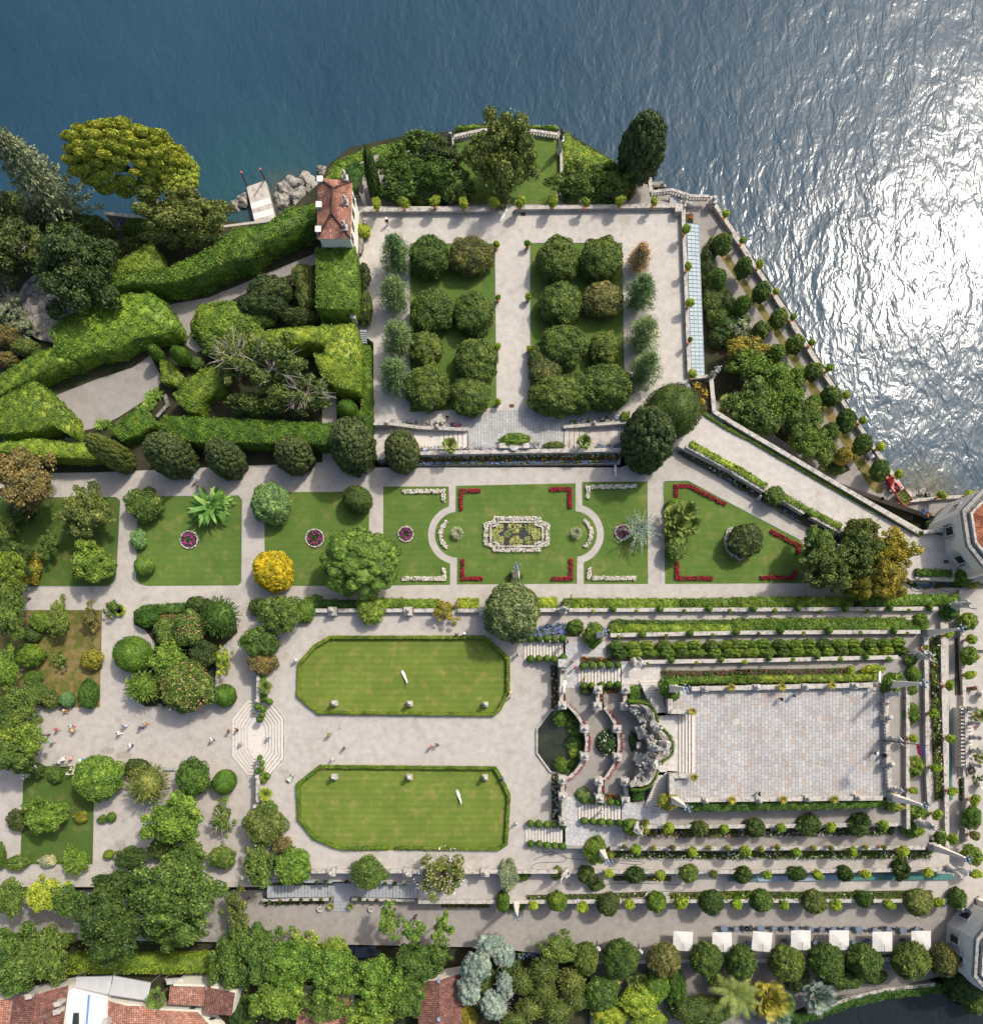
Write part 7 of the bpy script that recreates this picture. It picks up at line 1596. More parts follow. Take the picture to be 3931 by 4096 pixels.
fb([pts('C3',[(x+22,y)for x,y in ARC1]+[(x+2,y)for x,y in ARC1[::-1]],Z2)],Z2,'green',['f_red'],'red flower ribbon along the inner crescent wall',ratio=2.6,dens=16,h=1.0)
fb([pts('C3',[(x+20,y)for x,y in ARC2]+[(x,y)for x,y in ARC2[::-1]],ZC)],ZC,'green',['f_red'],'red flower ribbon along the outer crescent wall',ratio=2.6,dens=16,h=1.0)
fb([pts('C3',[(740,1075),(775,1075),(775,1150),(740,1150)],ZC)],ZC,'green',['f_orange','f_red'],'red flower patch beside the northern theatre piers',ratio=.8);fb([pts('C3',[(775,1040),(890,1040),(890,1075),(775,1075)],ZC)],ZC,'green',['f_orange'],'orange red border at the foot of the second northern flight',ratio=.6)
fb([pts('C4',[(745,70),(785,70),(785,150),(745,150)],ZC)],ZC,'green',['f_red'],'red flower patch beside the southern theatre piers',ratio=.8);fb([pts('C4',[(785,150),(895,155),(895,190),(785,185)],ZC)],ZC,'green',['f_orange'],'orange red border at the head of the second southern flight',ratio=.6)
fstrip('C3',[(484,1085),(484,1140)],16,Z2,'green',['f_red'],'short red row north of the inner crescent',ratio=1.2);fstrip('C3',[(486,1755),(486,1825)],16,Z2,'green',['f_red'],'short red row south of the inner crescent',ratio=1.2)
fb([pts('C3',[(605,805),(840,815),(840,850),(605,850)],Z2)],Z2,'dark',['f_orange'],'dark planting bed with orange dots above the second northern flight',ratio=.3)
fstrip('C3',[(1210,930),(1500,930),(1881,925)],45,Z3,'green',['f_red'],'red rose border on the third northern terrace, western half',ratio=.22,h=.7,dens=9);fstrip('D3',[(0,920),(500,918),(840,912)],48,Z3,'green',['f_red','f_magenta'],'red rose border on the third northern terrace, eastern half',ratio=.25,h=.7,dens=9)
fstrip('C4',[(1110,440),(1500,445),(1881,442)],60,Z2,'green',['f_lilac','f_pink'],'pink rose border on the second southern terrace, western half',ratio=.2,h=.9,dens=18);fstrip('D4',[(0,245),(300,248),(690,240)],36,Z2,'green',['f_lilac','f_white'],'pale rose border on the second southern terrace, eastern half',ratio=.2,h=.9,dens=18)
fstrip('C4',[(860,602),(1300,608),(1881,612)],52,ZT,'hedge',['f_white'],'white dotted border on the third southern terrace, western half',ratio=.15,h=.8,dens=18);fstrip('D4',[(0,345),(400,347),(850,347)],30,ZT,'hedge',['f_white'],'white dotted border on the third southern terrace, eastern half',ratio=.15,h=.8,dens=18)
fstrip('C4',[(850,785),(1060,785),(1280,785)],35,ZP,'olive',['f_yellow'],'row of small olive mounds on the lowest terrace path',ratio=.05,h=.5);fstrip('C4',[(200,930),(700,920),(1100,905)],40,ZP,'green',['f_white'],'loose planting above the lowest southern wall, western part',ratio=.05,h=.8,dens=14);fstrip('C4',[(1280,920),(1881,905)],60,ZP,'hedge',['f_white'],'leafy planting above the lowest southern wall, middle part',ratio=.03,h=1.1,dens=16);fstrip('D4',[(0,520),(400,522),(850,515)],32,ZP,'hedge',['f_white'],'leafy planting above the lowest southern wall, eastern part',ratio=.03,h=1.1,dens=16)
fstrip('D3',[(1505,640),(1510,1000),(1520,1400),(1545,1881)],58,ZT,'green',['f_white','f_pink'],'loose rose planting between the eastern terrace walls',ratio=.1,h=.8,dens=12,fsize=.24)
fstrip('N',[(2890,1668+22),(3260,1668+235),(3670,2140)],10,ZA,'soil' if False else 'darko',['f_red'],'dark planted strip beneath the long diagonal wall',ratio=.1,dens=6)
fstrip('D2',[(470,60),(700,420),(1000,840),(1240,1210)],20,ZL,'darko',['f_magenta'],'magenta climbers along the lake wall',ratio=.5,dens=5);fstrip('C1',[(1600,800),(1720,980)],22,ZL,'darko',['f_magenta'],'magenta climbers at the northern end of the lake wall',ratio=.5,dens=5)
fstrip('B4',[(1440,985),(1800,990)],34,ZW,'olive',['f_yellow'],'yellowish creeper at the foot of the lowest wall near the stairs',ratio=.1,h=.6);fstrip('B4',[(110,972),(560,965)],26,ZW,'dark',['f_white'],'ivy strip at the foot of the long stairs',ratio=.02,h=.6)
fstrip('D3',[(1310,235),(1380,275),(1640,265)],34,ZP,'green',['f_blue'],'blue flower border beside the yellow tree and the corner obelisk',ratio=.8)
fstrip('D3',[(1760,1045),(1830,1040)],28,ZP,'dark',['f_red'],'red flower patch at the north end of the statue screen',ratio=1)
fstrip('D3',[(1820,1210),(1835,1320),(1800,1345)],22,ZP-1,'dark',['f_red'],'red flowers beside the upper half of the statue screen',ratio=1.2);fstrip('D3',[(1830,1480),(1838,1600)],24,ZP-1,'dark',['f_red'],'red flowers beside the lower half of the statue screen',ratio=1.2)
fb([pts('D3',[(1695,1720),(1740,1720),(1740,1881),(1700,1881)],ZP)],ZP,'dark',['f_white'],'dark green bed in the south east corner planter',ratio=.05)
bush_f('D3',[(1790,1720),(1881,1730)],70,ZP-1,['f_white'],'white flowering shrub below the stone wheel',ratio=.3)
lr=np.random.default_rng(8)
for i,(x,y,r)in enumerate([(1995,2108,20),(2060,2103,30),(2126,2103,30),(1995,2162,22),(2064,2168,25),(2130,2165,33),(2162,2130,24),(1970,2135,20),(2030,2137,12)]):
 c=W('N',x,y,ZP+.15);R_=r*(HC-6)/FPX;n=110;a2=lr.random(n)*6.28;q=R_*np.sqrt(lr.random(n));G=Leafy()
 P=np.stack([q*np.cos(a2),q*np.sin(a2),.02+.25*(1-q/R_)*lr.random(n)],1);G.quads(leaf_quads(P,np.tile([0,0,1.],(n,1)),.34,lr,.3,.95))
 one('water_lily',G.mesh('water_lily'),M['lilypad'],'clump of water lily leaves, %s in the ornamental pool'%ORD[i],'water lily',c,'water lilies in the parterre pool')
for t,x,y,a,b,c_,l in(('C3',445,1265,55,65,'bright','reed tuft at the north end of the lily pool'),('C3',455,1610,52,60,'bright','reed tuft at the south end of the lily pool')):
 p(t,x,y,a,b,'spiky',c_,l,ZT,name='reed_clump',cat='reeds')
for i,(x,y,r)in enumerate([(540,1300,55),(575,1370,60),(560,1450,68),(575,1530,62),(545,1610,55),(500,1230,40),(500,1665,40)]):
 p('C3',x,y,r,r*.85,'shrub','hedge' if i%2 else 'green','leafy water plant, %s along the inner crescent wall of the lily pool'%ORD[i],ZT-.3,rz=.8,name='water_plant',cat='water plant',group='water plants in the lily pool')
p('C3',805,1445,75,95,'dome','dark','round hydrangea shrub in the theatre court',ZT+1.5,name='hydrangea_bush');p('C3',1000,1435,48,80,'dome','dark','blue hydrangea shrub at the theatre grotto',ZC-1.2,name='hydrangea_bush');p('C4',625,150,58,50,'dome','green','blue dotted hydrangea ball below the southern piers',ZT+1.5,name='hydrangea_bush');p('C3',650,1062,45,30,'dome','dark','purple hydrangea by the northern piers',Z2,name='hydrangea_bush')
for lab,fl,n in(('round hydrangea shrub in the theatre court','f_white',60),('blue hydrangea shrub at the theatre grotto','f_blue',70),('blue dotted hydrangea ball below the southern piers','f_blue',60),('purple hydrangea by the northern piers','f_lilac',40)):
 o=[q for q in bpy.data.objects if q.get('label')==lab][0];d=unit(lr.normal(size=(n,3)));d=d[d[:,2]>-.1];G=Leafy();sc=np.array(o.scale[:]);blobs(G,d*1.0,.06,7,.11,lr);link('blossoms',G.mesh('blossoms'),M[fl],o)
p('C2',110,865,120,48,'shrub','bright','broad leaved gunnera bank above the stone seat',ZA,rz=.9);p('C2',400,905,80,28,'shrub','olive','low shrub right of the pale blue hydrangea',ZA,rz=.5)
def skin_mesh(name,V,E,Rad,sub=1,root=0):
 me=bpy.data.meshes.new(name);me.from_pydata([tuple(v)for v in V],E,[]);o=bpy.data.objects.new(name,me);COL.objects.link(o)
 o.modifiers.new('skin','SKIN');sv=me.skin_vertices[0].data
 for i,r in enumerate(Rad):
  sv[i].radius=(r,r)if not isinstance(r,tuple)else r;sv[i].use_root=(i==root)
 if sub:s=o.modifiers.new('sub','SUBSURF');s.levels=sub;s.render_levels=sub
 dg=bpy.context.evaluated_depsgraph_get();dg.update()
 m2=bpy.data.meshes.new_from_object(o.evaluated_get(dg));m2.name=name
 bpy.data.objects.remove(o);bpy.data.meshes.remove(me)
 m2.polygons.foreach_set('use_smooth',[True]*len(m2.polygons));m2.materials.clear();return m2
def figure(pose,fingers=True):
 """skeleton of a standing, walking, sitting or gesturing adult, 1.72 m tall, facing +Y"""
 V=[];E=[];R=[]
 def j(p,r,par=None):
  V.append(Vector(p));R.append(r)
  if par is not None:E.append((par,len(V)-1))
  return len(V)-1
 hz=.48 if pose=='sit' else.93
 pel=j((0,0,hz),(.16,.11));sp=j((0,.01,hz+.2),(.135,.095),pel);ch=j((0,.0,hz+.42),(.17,.11),sp);nk=j((0,.0,hz+.56),.055,ch);hd=j((0,.02,hz+.66),.085,nk);ht=j((0,.025,hz+.76),.075,hd)
 j((0,.1,hz+.66),.03,hd)
 arms={'walk':[((.24,.10,.98-.93),(.22,.28,.9-.93)),((.26,-.12,.05),(.25,-.18,-.16))],'stand':[((.25,-.02,.05),(.24,.1,-.16))]*2,'hips':[((.36,-.08,.12),(.2,.05,.0))]*2,'sit':[((.24,.06,.12),(.16,.3,.08))]*2,'rake':[((.24,.2,.15),(.1,.42,.1)),((.26,.12,.12),(.05,.35,.0))],'raise':[((.34,.06,.62),(.42,.2,.92)),((.3,-.02,.1),(.3,.16,-.08))],'camera':[((.22,.2,.25),(.07,.26,.52))]*2}[pose]
 for sd,(el,wr)in zip((1,-1),arms):
  s=j((sd*.19,0,hz+.47),.065,ch);e_=j((sd*el[0],el[1],hz+el[2]+(0 if pose!='sit' else 0)),.046,s);w=j((sd*wr[0],wr[1],hz+wr[2]),.03,e_)
  d=(V[w]-V[e_]).normalized();pl=j(V[w]+d*.06,(.036,.022),w)
  side=d.cross(Vector((0,1,0.2))).normalized()
  if fingers:
   for k,L in enumerate((.07,.08,.075,.06)):
    b=V[pl]+d*.03+side*(.022*(k-1.5));a1=j(b,.0095,pl);a2=j(b+d*L*.55,.009,a1);j(b+d*L+Vector((0,.018,0)),.0075,a2)
   t1=j(V[w]+d*.03-side*.035,.011,w);j(V[w]+d*.075-side*.06,.009,t1)
 legs={'walk':[((.1,.12,.5),(.1,.2,.09)),((.1,.02,.5),(.1,-.3,.16))],'sit':[((.11,.42,.47),(.11,.44,.09))]*2}.get(pose,[((.1,.02,.5),(.11,0,.09)),((.11,.0,.5),(.14,-.04,.09))])
 for sd,(kn,an)in zip((1,-1),legs):
  h=j((sd*.095,0,hz-.03),.1,pel);k=j((sd*kn[0],kn[1],kn[2]),.068,h);a=j((sd*an[0],an[1],an[2]),.045,k);j((sd*an[0],an[1]+.15,max(.035,an[2]-.06)),.04,a)
 return V,E,R
FIG={}
def fig(pose):
 """body plus clothing shells cut from the same surface"""
 if pose in FIG:return FIG[pose]
 V,E,R=figure(pose);body=skin_mesh('body',V,E,R,1)
 hz=.48 if pose=='sit' else.93
 def shell(nm,test,off):
  bm=bmesh.new();bm.from_mesh(body);bm.normal_update()
  bmesh.ops.delete(bm,geom=[f for f in bm.faces if not test(f.calc_center_median())],context='FACES')
  for v in bm.verts:v.co+=v.normal*off
  me=bpy.data.meshes.new(nm);bm.to_mesh(me);bm.free();me.polygons.foreach_set('use_smooth',[True]*len(me.polygons));return me
 top=shell('shirt',lambda c:hz-.02<c.z<hz+.535 and(abs(c.x)<.33)and not(pose=='walk' and c.z<hz+.12 and abs(c.x)>.2),.022)
 if pose=='sit':low=shell('trousers',lambda c:.12<c.z<hz+.06 and abs(c.x)<.23 and not(c.z>hz+.0 and c.y>.5),.02)
 else:low=shell('trousers',lambda c:.12<c.z<hz+.03 and abs(c.x)<.2,.02)
 shorts=shell('shorts',lambda c:(.5 if pose!='sit' else.3)<c.z<hz+.03 and abs(c.x)<.2,.026)
 shoes=shell('shoes',lambda c:c.z<.12,.012)
 mb=MB().ball((0,.005,hz+.715),.105,.92,1.05,1.0,12,7);mb.v=[v for v in mb.v];hair=mb.mesh('hair',smooth=True)
 hat=MB().lathe((0,.01,hz+.74),[(.2,0),(.2,.015),(.11,.02),(.1,.09),(.03,.12)],14).mesh('hat')
 pack=MB().box((0,-.19,hz+.3),(.3,.17,.42)).box((0,-.29,hz+.24),(.22,.06,.22)).mesh('backpack')
 FIG[pose]=dict(body=body,shirt=top,trousers=low,shorts=shorts,hair=hair,hat=hat,backpack=pack,shoes=shoes);return FIG[pose]
CL={}
def cloth(c):
 if c not in CL:CL[c]=m_plain('cloth_%d'%len(CL),c,.85,0,.12,9)
 return CL[c]
SKIN=m_plain('skin',(.50,.31,.22),.6,0,.06);COLS=dict(white=(.78,.77,.75),black=(.02,.02,.024),red=(.50,.04,.05),blue=(.05,.17,.42),navy=(.03,.05,.13),lightblue=(.42,.55,.72),teal=(.25,.48,.46),yellow=(.70,.48,.12),green=(.12,.22,.07),grey=(.33,.33,.34),brown=(.16,.09,.055),tan=(.48,.36,.24),jeans=(.13,.2,.32),pink=(.62,.30,.28),orange=(.62,.27,.08),darkred=(.20,.04,.04),straw=(.6,.48,.28),blond=(.5,.36,.16))
def person(t,x,y,z,rot,pose,top,low,label,hair='brown',hat=None,pack=None,short=False,s=1.0,group='visitors in the garden',zseat=0):
 """x,y is where the head is seen"""
 c=W(t,x,y,z+(1.2 if pose=='sit' else 1.5)*s);e=thing('person',label,'person',(c.x,c.y,z+zseat),group,math.radians(rot));e.scale=(s,)*3;F_=fig(pose)
 link('body',F_['body'],SKIN,e);link('shirt',F_['shirt'],cloth(COLS[top]),e);link('shorts' if short else 'trousers',F_['shorts' if short else 'trousers'],cloth(COLS[low]),e)
 link('shoes',F_['shoes'],cloth(COLS['black' if low!='black' else 'white']),e)
 if hat:link('hat',F_['hat'],cloth(COLS[hat]),e)
 link('hair',F_['hair'],cloth(COLS[hair]),e)
 if pack:link('backpack',F_['backpack'],cloth(COLS[pack]),e)
 return e
P_=[('A3',412,1350,ZP,90,'walk','red','grey','person in a red shirt walking at the left of the gravel square'),('A3',522,1325,ZP,90,'walk','lightblue','red','person in pale blue top and red trousers walking'),('A3',535,1357,ZP,90,'walk','yellow','jeans','person in yellow top and jeans beside the one in red trousers'),('A3',376,1443,ZP,90,'walk','teal','tan','person in a teal top by the wood edge'),('A3',920,1325,ZP,-60,'walk','blue','white','person in a blue patterned shirt on the gravel square'),('A3',882,1378,ZP,90,'walk','white','white','person dressed in white with a red bag walking right'),('A3',1042,1338,ZP,90,'walk','navy','navy','person all in navy on the gravel square'),('A3',1080,1308,ZP,-80,'walk','tan','red','person in orange red trousers beside the one in navy'),('A3',970,1473,ZP,90,'hips','white','black','person in a white top near the dark stains on the gravel'),('A3',1712,1362,ZP,90,'hips','brown','tan','person in brown approaching the octagonal steps'),('A3',1774,1353,ZP,90,'walk','black','black','person in black at the edge of the octagonal steps'),('A3',1584,1428,ZP,-90,'walk','white','black','person in white top and dark trousers leaving the octagonal steps'),('A3',1802,1460,ZP+.2,-90,'walk','grey','grey','person in grey on the lower octagonal steps'),('A2',1478,1205,ZP,-120,'walk','pink','black','person in pink and black on the shaded walk by the banana plant'),('A2',1462,1148,ZP,90,'stand','lightblue','white','person in pale blue half under the rounded cypress'),('B1',1025,895,ZA,180,'stand','black','tan','person in black shirt and white sun hat near the tower'),('B2',1484,682,ZA,180,'walk','black','tan','person in black walking below the western azaleas'),('B3',335,825,ZT,-60,'walk','white','white','person in white beside the northern oval lawn'),('B3',1553,630,ZT,180,'hips','darkred','black','person in dark red leaning at the top hedge of the northern oval lawn'),('B3',1611,627,ZT,180,'stand','white','tan','person in a white hat beside the top hedge of the northern oval lawn'),('B3',588,1392,ZT,-60,'rake','green','tan','gardener in green raking the gravel between the oval lawns'),('B3',702,1493,ZT,90,'hips','darkred','black','person in a dark red top alone on the gravel'),('B3',615,1577,ZT,60,'walk','white','white','person in white near the top of the southern oval lawn'),('B3',1360,1485,ZT,90,'stand','red','navy','person in red top and dark shorts on the central gravel'),('B3',1407,1467,ZT,90,'walk','black','black','person in black next to the one in a red top'),('B3',128,1413,ZP+.9,90,'walk','white','tan','person with a blue backpack on the octagonal landing'),('C3',131,785,ZT,100,'stand','black','tan','person in black top approaching the northern stairs'),('C3',78,1070,ZT,180,'hips','yellow','tan','person in yellow with a straw hat beside the box hedge'),('C3',80,1105,ZT,0,'walk','white','white','small person in white by the box hedge'),('C3',22,1718,ZT,90,'stand','tan','jeans','person with a blue cap by the southern oval hedge'),('C3',515,685,Z2,90,'stand','brown','tan','person in brown at the wall above the northern stairs'),('C3',450,737,9.7,-90,'walk','white','blue','person in white and blue coming down the northern stairs'),('C3',545,842,Z2,180,'walk','pink','tan','person in pink on the northern stone landing'),('C3',569,880,Z2,180,'walk','white','grey','person in white with a red cap on the northern stone landing'),('C3',482,910,Z2,180,'hips','black','black','person in black leaning on the pier by the pool wall'),('C3',643,962,10.4,180,'walk','tan','black','person in a straw hat on the second northern flight'),('C3',1187,1053,12.8,0,'stand','navy','black','person in dark clothes at the edge of the north flight'),('C4',120,382,ZT,-120,'walk','white','white','person in white walking towards the southern stairs'),('C4',768,293,11.2,0,'walk','white','white','person in white with dark hair on the second southern flight'),('D3',470,1098,Z5,120,'walk','blue','blue','person in bright blue on the paved top terrace'),('D3',375,1124,Z5,90,'walk','black','black','person in black walking beside the one in bright blue'),('D3',1066,1060,Z5,-90,'walk','white','white','person in white and blue near the northern parapet corner'),('D3',1082,1530,Z5,60,'hips','black','tan','person in black with a white cap on the top terrace'),('D3',1155,1548,Z5,-90,'stand','black','black','person in black at the eastern balustrade'),('D3',1142,1157,Z5,-90,'camera','tan','jeans','person in tan leaning at the eastern balustrade'),('D3',1168,1157,Z5,-90,'stand','white','lightblue','person in white beside the one in tan at the eastern balustrade'),('D3',205,1837,Z5,90,'hips','black','white','person in black and white by the southern parapet'),('B1',858,912,ZA,90,'stand','grey','black','person in grey in the shadow of the tiled tower')]
HATS={'sun hat':'white','white hat':'white','straw hat':'straw','blue cap':'blue','red cap':'red','white cap':'white'}
for i,(t,x,y,z,r,ps,a,b,l)in enumerate(P_):
 hat=next((v for k,v in HATS.items()if k in l),None)
 person(t,x,y,z,r,ps,a,b,l,hair=['brown','black','blond','brown'][i%4],hat=hat,pack='blue' if 'backpack' in l else None,short=('shorts' in l or i%5==2),s=.96+.04*(i%3)if 'small' not in l else.75)
SIT=[('A3',480,1205,180,'orange','tan','straw','seated person in orange with a straw hat below the blue green ball'),('A3',1268,1190,180,'white','black',None,'person seated on the left of the bench under the pink blossoms'),('A3',1296,1188,180,'grey','jeans',None,'person seated on the right of the bench under the pink blossoms'),('A3',430,1608,0,'lightblue','white',None,'person in pale blue seated on the stone bench by the wood'),('A3',458,1584,0,'white','black','straw','person with a straw hat seated beside the pale blue one'),('A3',515,1577,0,'pink','tan',None,'person in pink at the right end of the stone bench'),('A3',608,1580,0,'blue','jeans','white','person in blue beside the white flowers near the bench')]
for i,(t,x,y,r,a,b,h,l)in enumerate(SIT):person(t,x,y,ZP,r,'sit' if 'beside the white' not in l else 'hips',a,b,l,hair=['black','brown','blond'][i%3],hat=h)
person('D4',577,722,ZW,180,'sit','blue','jeans','person in blue seated at a table beside the fifth parasol')
ST={}
def statue_mesh(kind):
 if kind in ST:return ST[kind]
 V,E,R=figure('raise' if kind in('raise','wreath')else 'hips' if kind=='bent' else 'stand',False);R=[r if isinstance(r,float)else r for r in R]
 if kind=='bent':V=[Vector((v.x,v.y+max(0,v.z-.93)*.7,v.z-max(0,v.z-.93)*.25))for v in V]
 b=skin_mesh('figure',V,E,R,2)
 mb=MB().lathe((0,0,0),[(.27,.02),(.24,.25),(.2,.55),(.17,.9),(.12,1.0)],12)
 mb.tube((.2,-.1,1.35),(-.22,-.14,.35),.1,.16,8);bm=bmesh.new();bm.from_mesh(b);m2=mb.mesh('t');bm.from_mesh(m2);
 for v in bm.verts:v.co+=Vector((noise.noise(v.co*9),noise.noise(v.co*9+Vector((5,0,0))),0))*.02
 if kind=='wreath':bmesh.ops.create_circle(bm,segments=12,radius=.18,matrix=Matrix.Translation((.45,.3,1.95)))
 bm.to_mesh(b);bm.free();ST[kind]=b;return b
PLINTH={}
def plinth(h,w):
 k=(round(h,2),round(w,2))
 if k not in PLINTH:PLINTH[k]=MB().box((0,0,.12),(w*1.12,w*1.12,.24)).box((0,0,h/2+.06),(w*.88,w*.88,h-.36)).box((0,0,h-.1),(w*1.1,w*1.1,.2)).mesh('pedestal')
 return PLINTH[k]
def statue(t,x,y,z,rot,s,kind,label,ph=1.6,pw_=1.1,mat='statue_stone',trident=False,group=None):
 c=W(t,x,y,z+ph);e=thing('statue',label,'statue',(c.x,c.y,z),group,math.radians(rot))
 link('pedestal',plinth(ph,pw_),M['stone']if mat!='statue_dark' else M['stone_clean'],e);s*=1.15;link('figure',statue_mesh(kind),M[mat],e,(0,0,ph),(s,)*3)
 if trident:
  mb=MB().tube((.42*s,.2*s,ph+1.2*s),(.62*s,.55*s,ph+2.6*s),.03)
  for k in(-1,0,1):mb.tube((.62*s+k*.12,.55*s,ph+2.6*s),(.66*s+k*.16,.6*s,ph+2.95*s),.02)
  mb.tube((.5*s-.1,.55*s,ph+2.6*s),(.75*s,.55*s,ph+2.6*s),.02);link('trident',mb.mesh('trident'),M['dark_metal'],e)
 return e
statue('C3',468,455,ZT,20,1.9,'raise','weathered sea god statue lifting a trident above the yellow hedge',trident=True)
statue('C3',1005,850,Z2,250,1.9,'bent','large bent statue at the head of the third northern wall',1.9)
statue('D3',1660,425,ZT,280,2.1,'wreath','statue holding out a laurel wreath at the north east corner',1.6)
statue('D3',1380,805,Z2,260,2.1,'raise','draped statue with raised arms at the end of the third northern wall',2.2)
statue('C4',478,735,ZP,190,2.0,'raise','weathered statue stretching an arm over the third southern path',2.0)
statue('C4',1010,385,Z2,210,1.9,'bent','bent statue overgrown with shrubs on the highest southern wall',2.0)
statue('D4',800,208,Z2,300,2.1,'raise','leaning draped statue at the south east corner',2.4)
statue('D4',925,405,ZP,290,2.2,'bent','large crouching statue beyond the blue sheeting',2.2)
statue('D3',1185,1085,Z5,270,1.3,'stand','small statue at the north end of the eastern balustrade',1.0,.8);statue('D4',690,65,Z5,270,1.3,'stand','small statue at the south end of the eastern balustrade',1.0,.8)
statue('D3',1180,1425,Z5,270,1.7,'raise','statue in the middle of the eastern balustrade behind the flag pole',1.2,1.0)
statue('B1',842,690,ZN,0,1.0,'hips','dark statue on a tall pillar beside the tiled tower',3.6,.8,'statue_dark');statue('B1',1510,330,ZN,0,1.15,'raise','dark statue on a tall pillar left of the northern lawn',3.2,.8,'statue_dark');statue('C1',460,290,ZN,0,1.1,'hips','dark statue on a tall pillar right of the northern lawn',3.0,.8,'statue_dark')
statue('C1',1378,775,ZL+1.2,0,1.0,'bent','small stone statue on the pier above the small lake steps',1.6,.9);statue('C2',1600,375,ZA,300,1.3,'bent','ivy wrapped statue at the south end of the glass roof',1.0,.7)
statue('A4',1850,765,ZP,90,1.0,'raise','small white statue at the grey path beside the corner bushes',.8,.5,'stone_clean');statue('D2',182,1310,ZP,100,.9,'stand','small stone figure standing in the ramp border',.4,.5)
OB=MB();OB.prism([(-.36,-.36,0),(.36,-.36,0),(.36,.36,0),(-.36,.36,0)],0,.01);h=5.4
OB=MB().add([(-.42,-.42,0),(.42,-.42,0),(.42,.42,0),(-.42,.42,0),(-.13,-.13,h),(.13,-.13,h),(.13,.13,h),(-.13,.13,h)],[(3,2,1,0),(4,5,6,7),(0,1,5,4),(1,2,6,5),(2,3,7,6),(3,0,4,7)]);OBM=OB.mesh('shaft')
fm=MB().tube((0,0,0),(0,0,.55),.05)
for k in range(4):
 a=k*1.5708+.4;fm.tube((0,0,.25),(.38*math.cos(a),.38*math.sin(a),.6),.035);fm.ball((.42*math.cos(a),.42*math.sin(a),.66),.17,1,1,.7,8,5)
fm.ball((0,0,.72),.2,1,1,.8,8,5);FIN=fm.mesh('finial')
def obelisk(t,x,y,z,label,s=1.2,ph=1.4):
 c=W(t,x,y,z+ph);e=thing('obelisk',label,'obelisk',(c.x,c.y,z),'obelisks of the stepped terraces')
 link('pedestal',plinth(ph,1.15),M['stone'],e);link('shaft',OBM,M['obelisk_stone'],e,(0,0,ph),(s,)*3);link('finial',FIN,M['blue_metal'],e,(0,0,ph+h*s),(s,)*3)
for a in(('C3',118,185,ZP,'stone obelisk on the parterre below the water lily pool'),('C3',738,645,Z2,'stone obelisk above the northern stone landing'),('C3',1300,1043,Z5,'stone obelisk at the north west corner of the top terrace'),('D3',1215,1010,Z5,'stone obelisk at the north east corner of the top terrace'),('D3',1490,622,Z2,'long seen stone obelisk at the end of the second northern wall'),('C4',1315,200,Z5,'stone obelisk at the south west corner of the top terrace'),('C4',762,585,Z2-.6,'stone obelisk below the southern stone landing'),('C4',120,970,ZW+1,'stone obelisk on the walk beside the first clipped tree'),('D4',700,105,Z5,'stone obelisk at the south east corner of the top terrace'),('D4',878,320,Z2,'long seen stone obelisk near the south east corner'),('D3',1785,190,ZP+1,'stone obelisk beside the octagonal pavilion at the right edge'),('D4',1062,550,ZW+1,'stone obelisk cut by the right edge above the lower pavilion')):obelisk(*a)
def urn_mesh():return MB().lathe((0,0,0),[(.2,0),(.22,.08),(.1,.2),(.14,.3),(.36,.6),(.4,.82),(.3,.95),(.34,1.05),(.16,1.12),(.2,1.28),(.03,1.45)],16).mesh('urn',smooth=True)
URN=urn_mesh();BALL=MB().lathe((0,0,0),[(.14,0),(.16,.1)],12).ball((0,0,.42),.36,1,1,1,16,10).mesh('ball_finial',smooth=True)
def pier(t,x,y,z,label,ph=1.2,w=1.0,top='urn',group='urn piers',s=1.0,name='urn_pier'):
 c=W(t,x,y,z+ph);e=thing(name,label,'pier',(c.x,c.y,z),group);link('pedestal',plinth(ph,w),M['stone'],e)
 if top:link(top if top=='urn' else 'ball_finial',URN if top=='urn' else BALL,M['statue_stone'],e,(0,0,ph),(s,)*3)
for t,x,y,l in(('B3',633,1152,'left of three on the northern oval lawn'),('B3',1200,1155,'middle of three on the northern oval lawn'),('B3',1770,1162,'right of three on the northern oval lawn'),('B3',632,1708,'left of three on the southern oval lawn'),('B3',1198,1710,'middle of three on the southern oval lawn'),('B3',1768,1712,'right of three on the southern oval lawn')):pier(t,x,y,ZT,'stone urn pier, '+l,.9,.8)
for t,x,y,l in(('B3',620,460,'first from the west on the north wall of the lawn terrace'),('B3',1190,460,'second from the west on the north wall of the lawn terrace'),('B3',1757,462,'half hidden by the big grey green tree'),('B4',612,738,'topped with red flowers on the south wall of the lawn terrace'),('B4',1185,742,'left of the white flowering tree'),('B4',1768,742,'right of the white flowering tree')):pier(t,x,y,ZT,'square stone pier, '+l,1.3,1.25,'urn','wall piers of the lawn terrace')
TP=[('C3',738,1050,ZC,'northern western pair, upper'),('C3',735,1175,ZC,'northern western pair, lower'),('C3',945,1048,ZC+.6,'northern eastern pair, upper'),('C3',940,1175,ZC+.6,'northern eastern pair, lower'),('C3',470,1168,Z2,'north end of the inner crescent'),('C3',636,1345,Z2,'upper middle of the inner crescent'),('C3',637,1552,Z2,'lower middle of the inner crescent'),('C3',472,1730,Z2,'south end of the inner crescent'),('C3',472,1852,Z2,'south of the inner crescent end'),('C3',882,1347,ZC,'upper middle of the outer crescent'),('C3',885,1557,ZC,'lower middle of the outer crescent'),('C3',745,1742,ZC,'southern western pair, upper'),('C3',940,1745,ZC+.6,'southern eastern pair, upper'),('C4',750,185,ZC,'southern western pair, lower'),('C4',945,202,ZC+.6,'southern eastern pair, lower'),('C4',476,358,Z2,'beside the top of the southern stairs'),('C3',468,850,Z2,'beside the top of the northern stairs'),('C3',470,1048,Z2,'where a white peacock perches')]
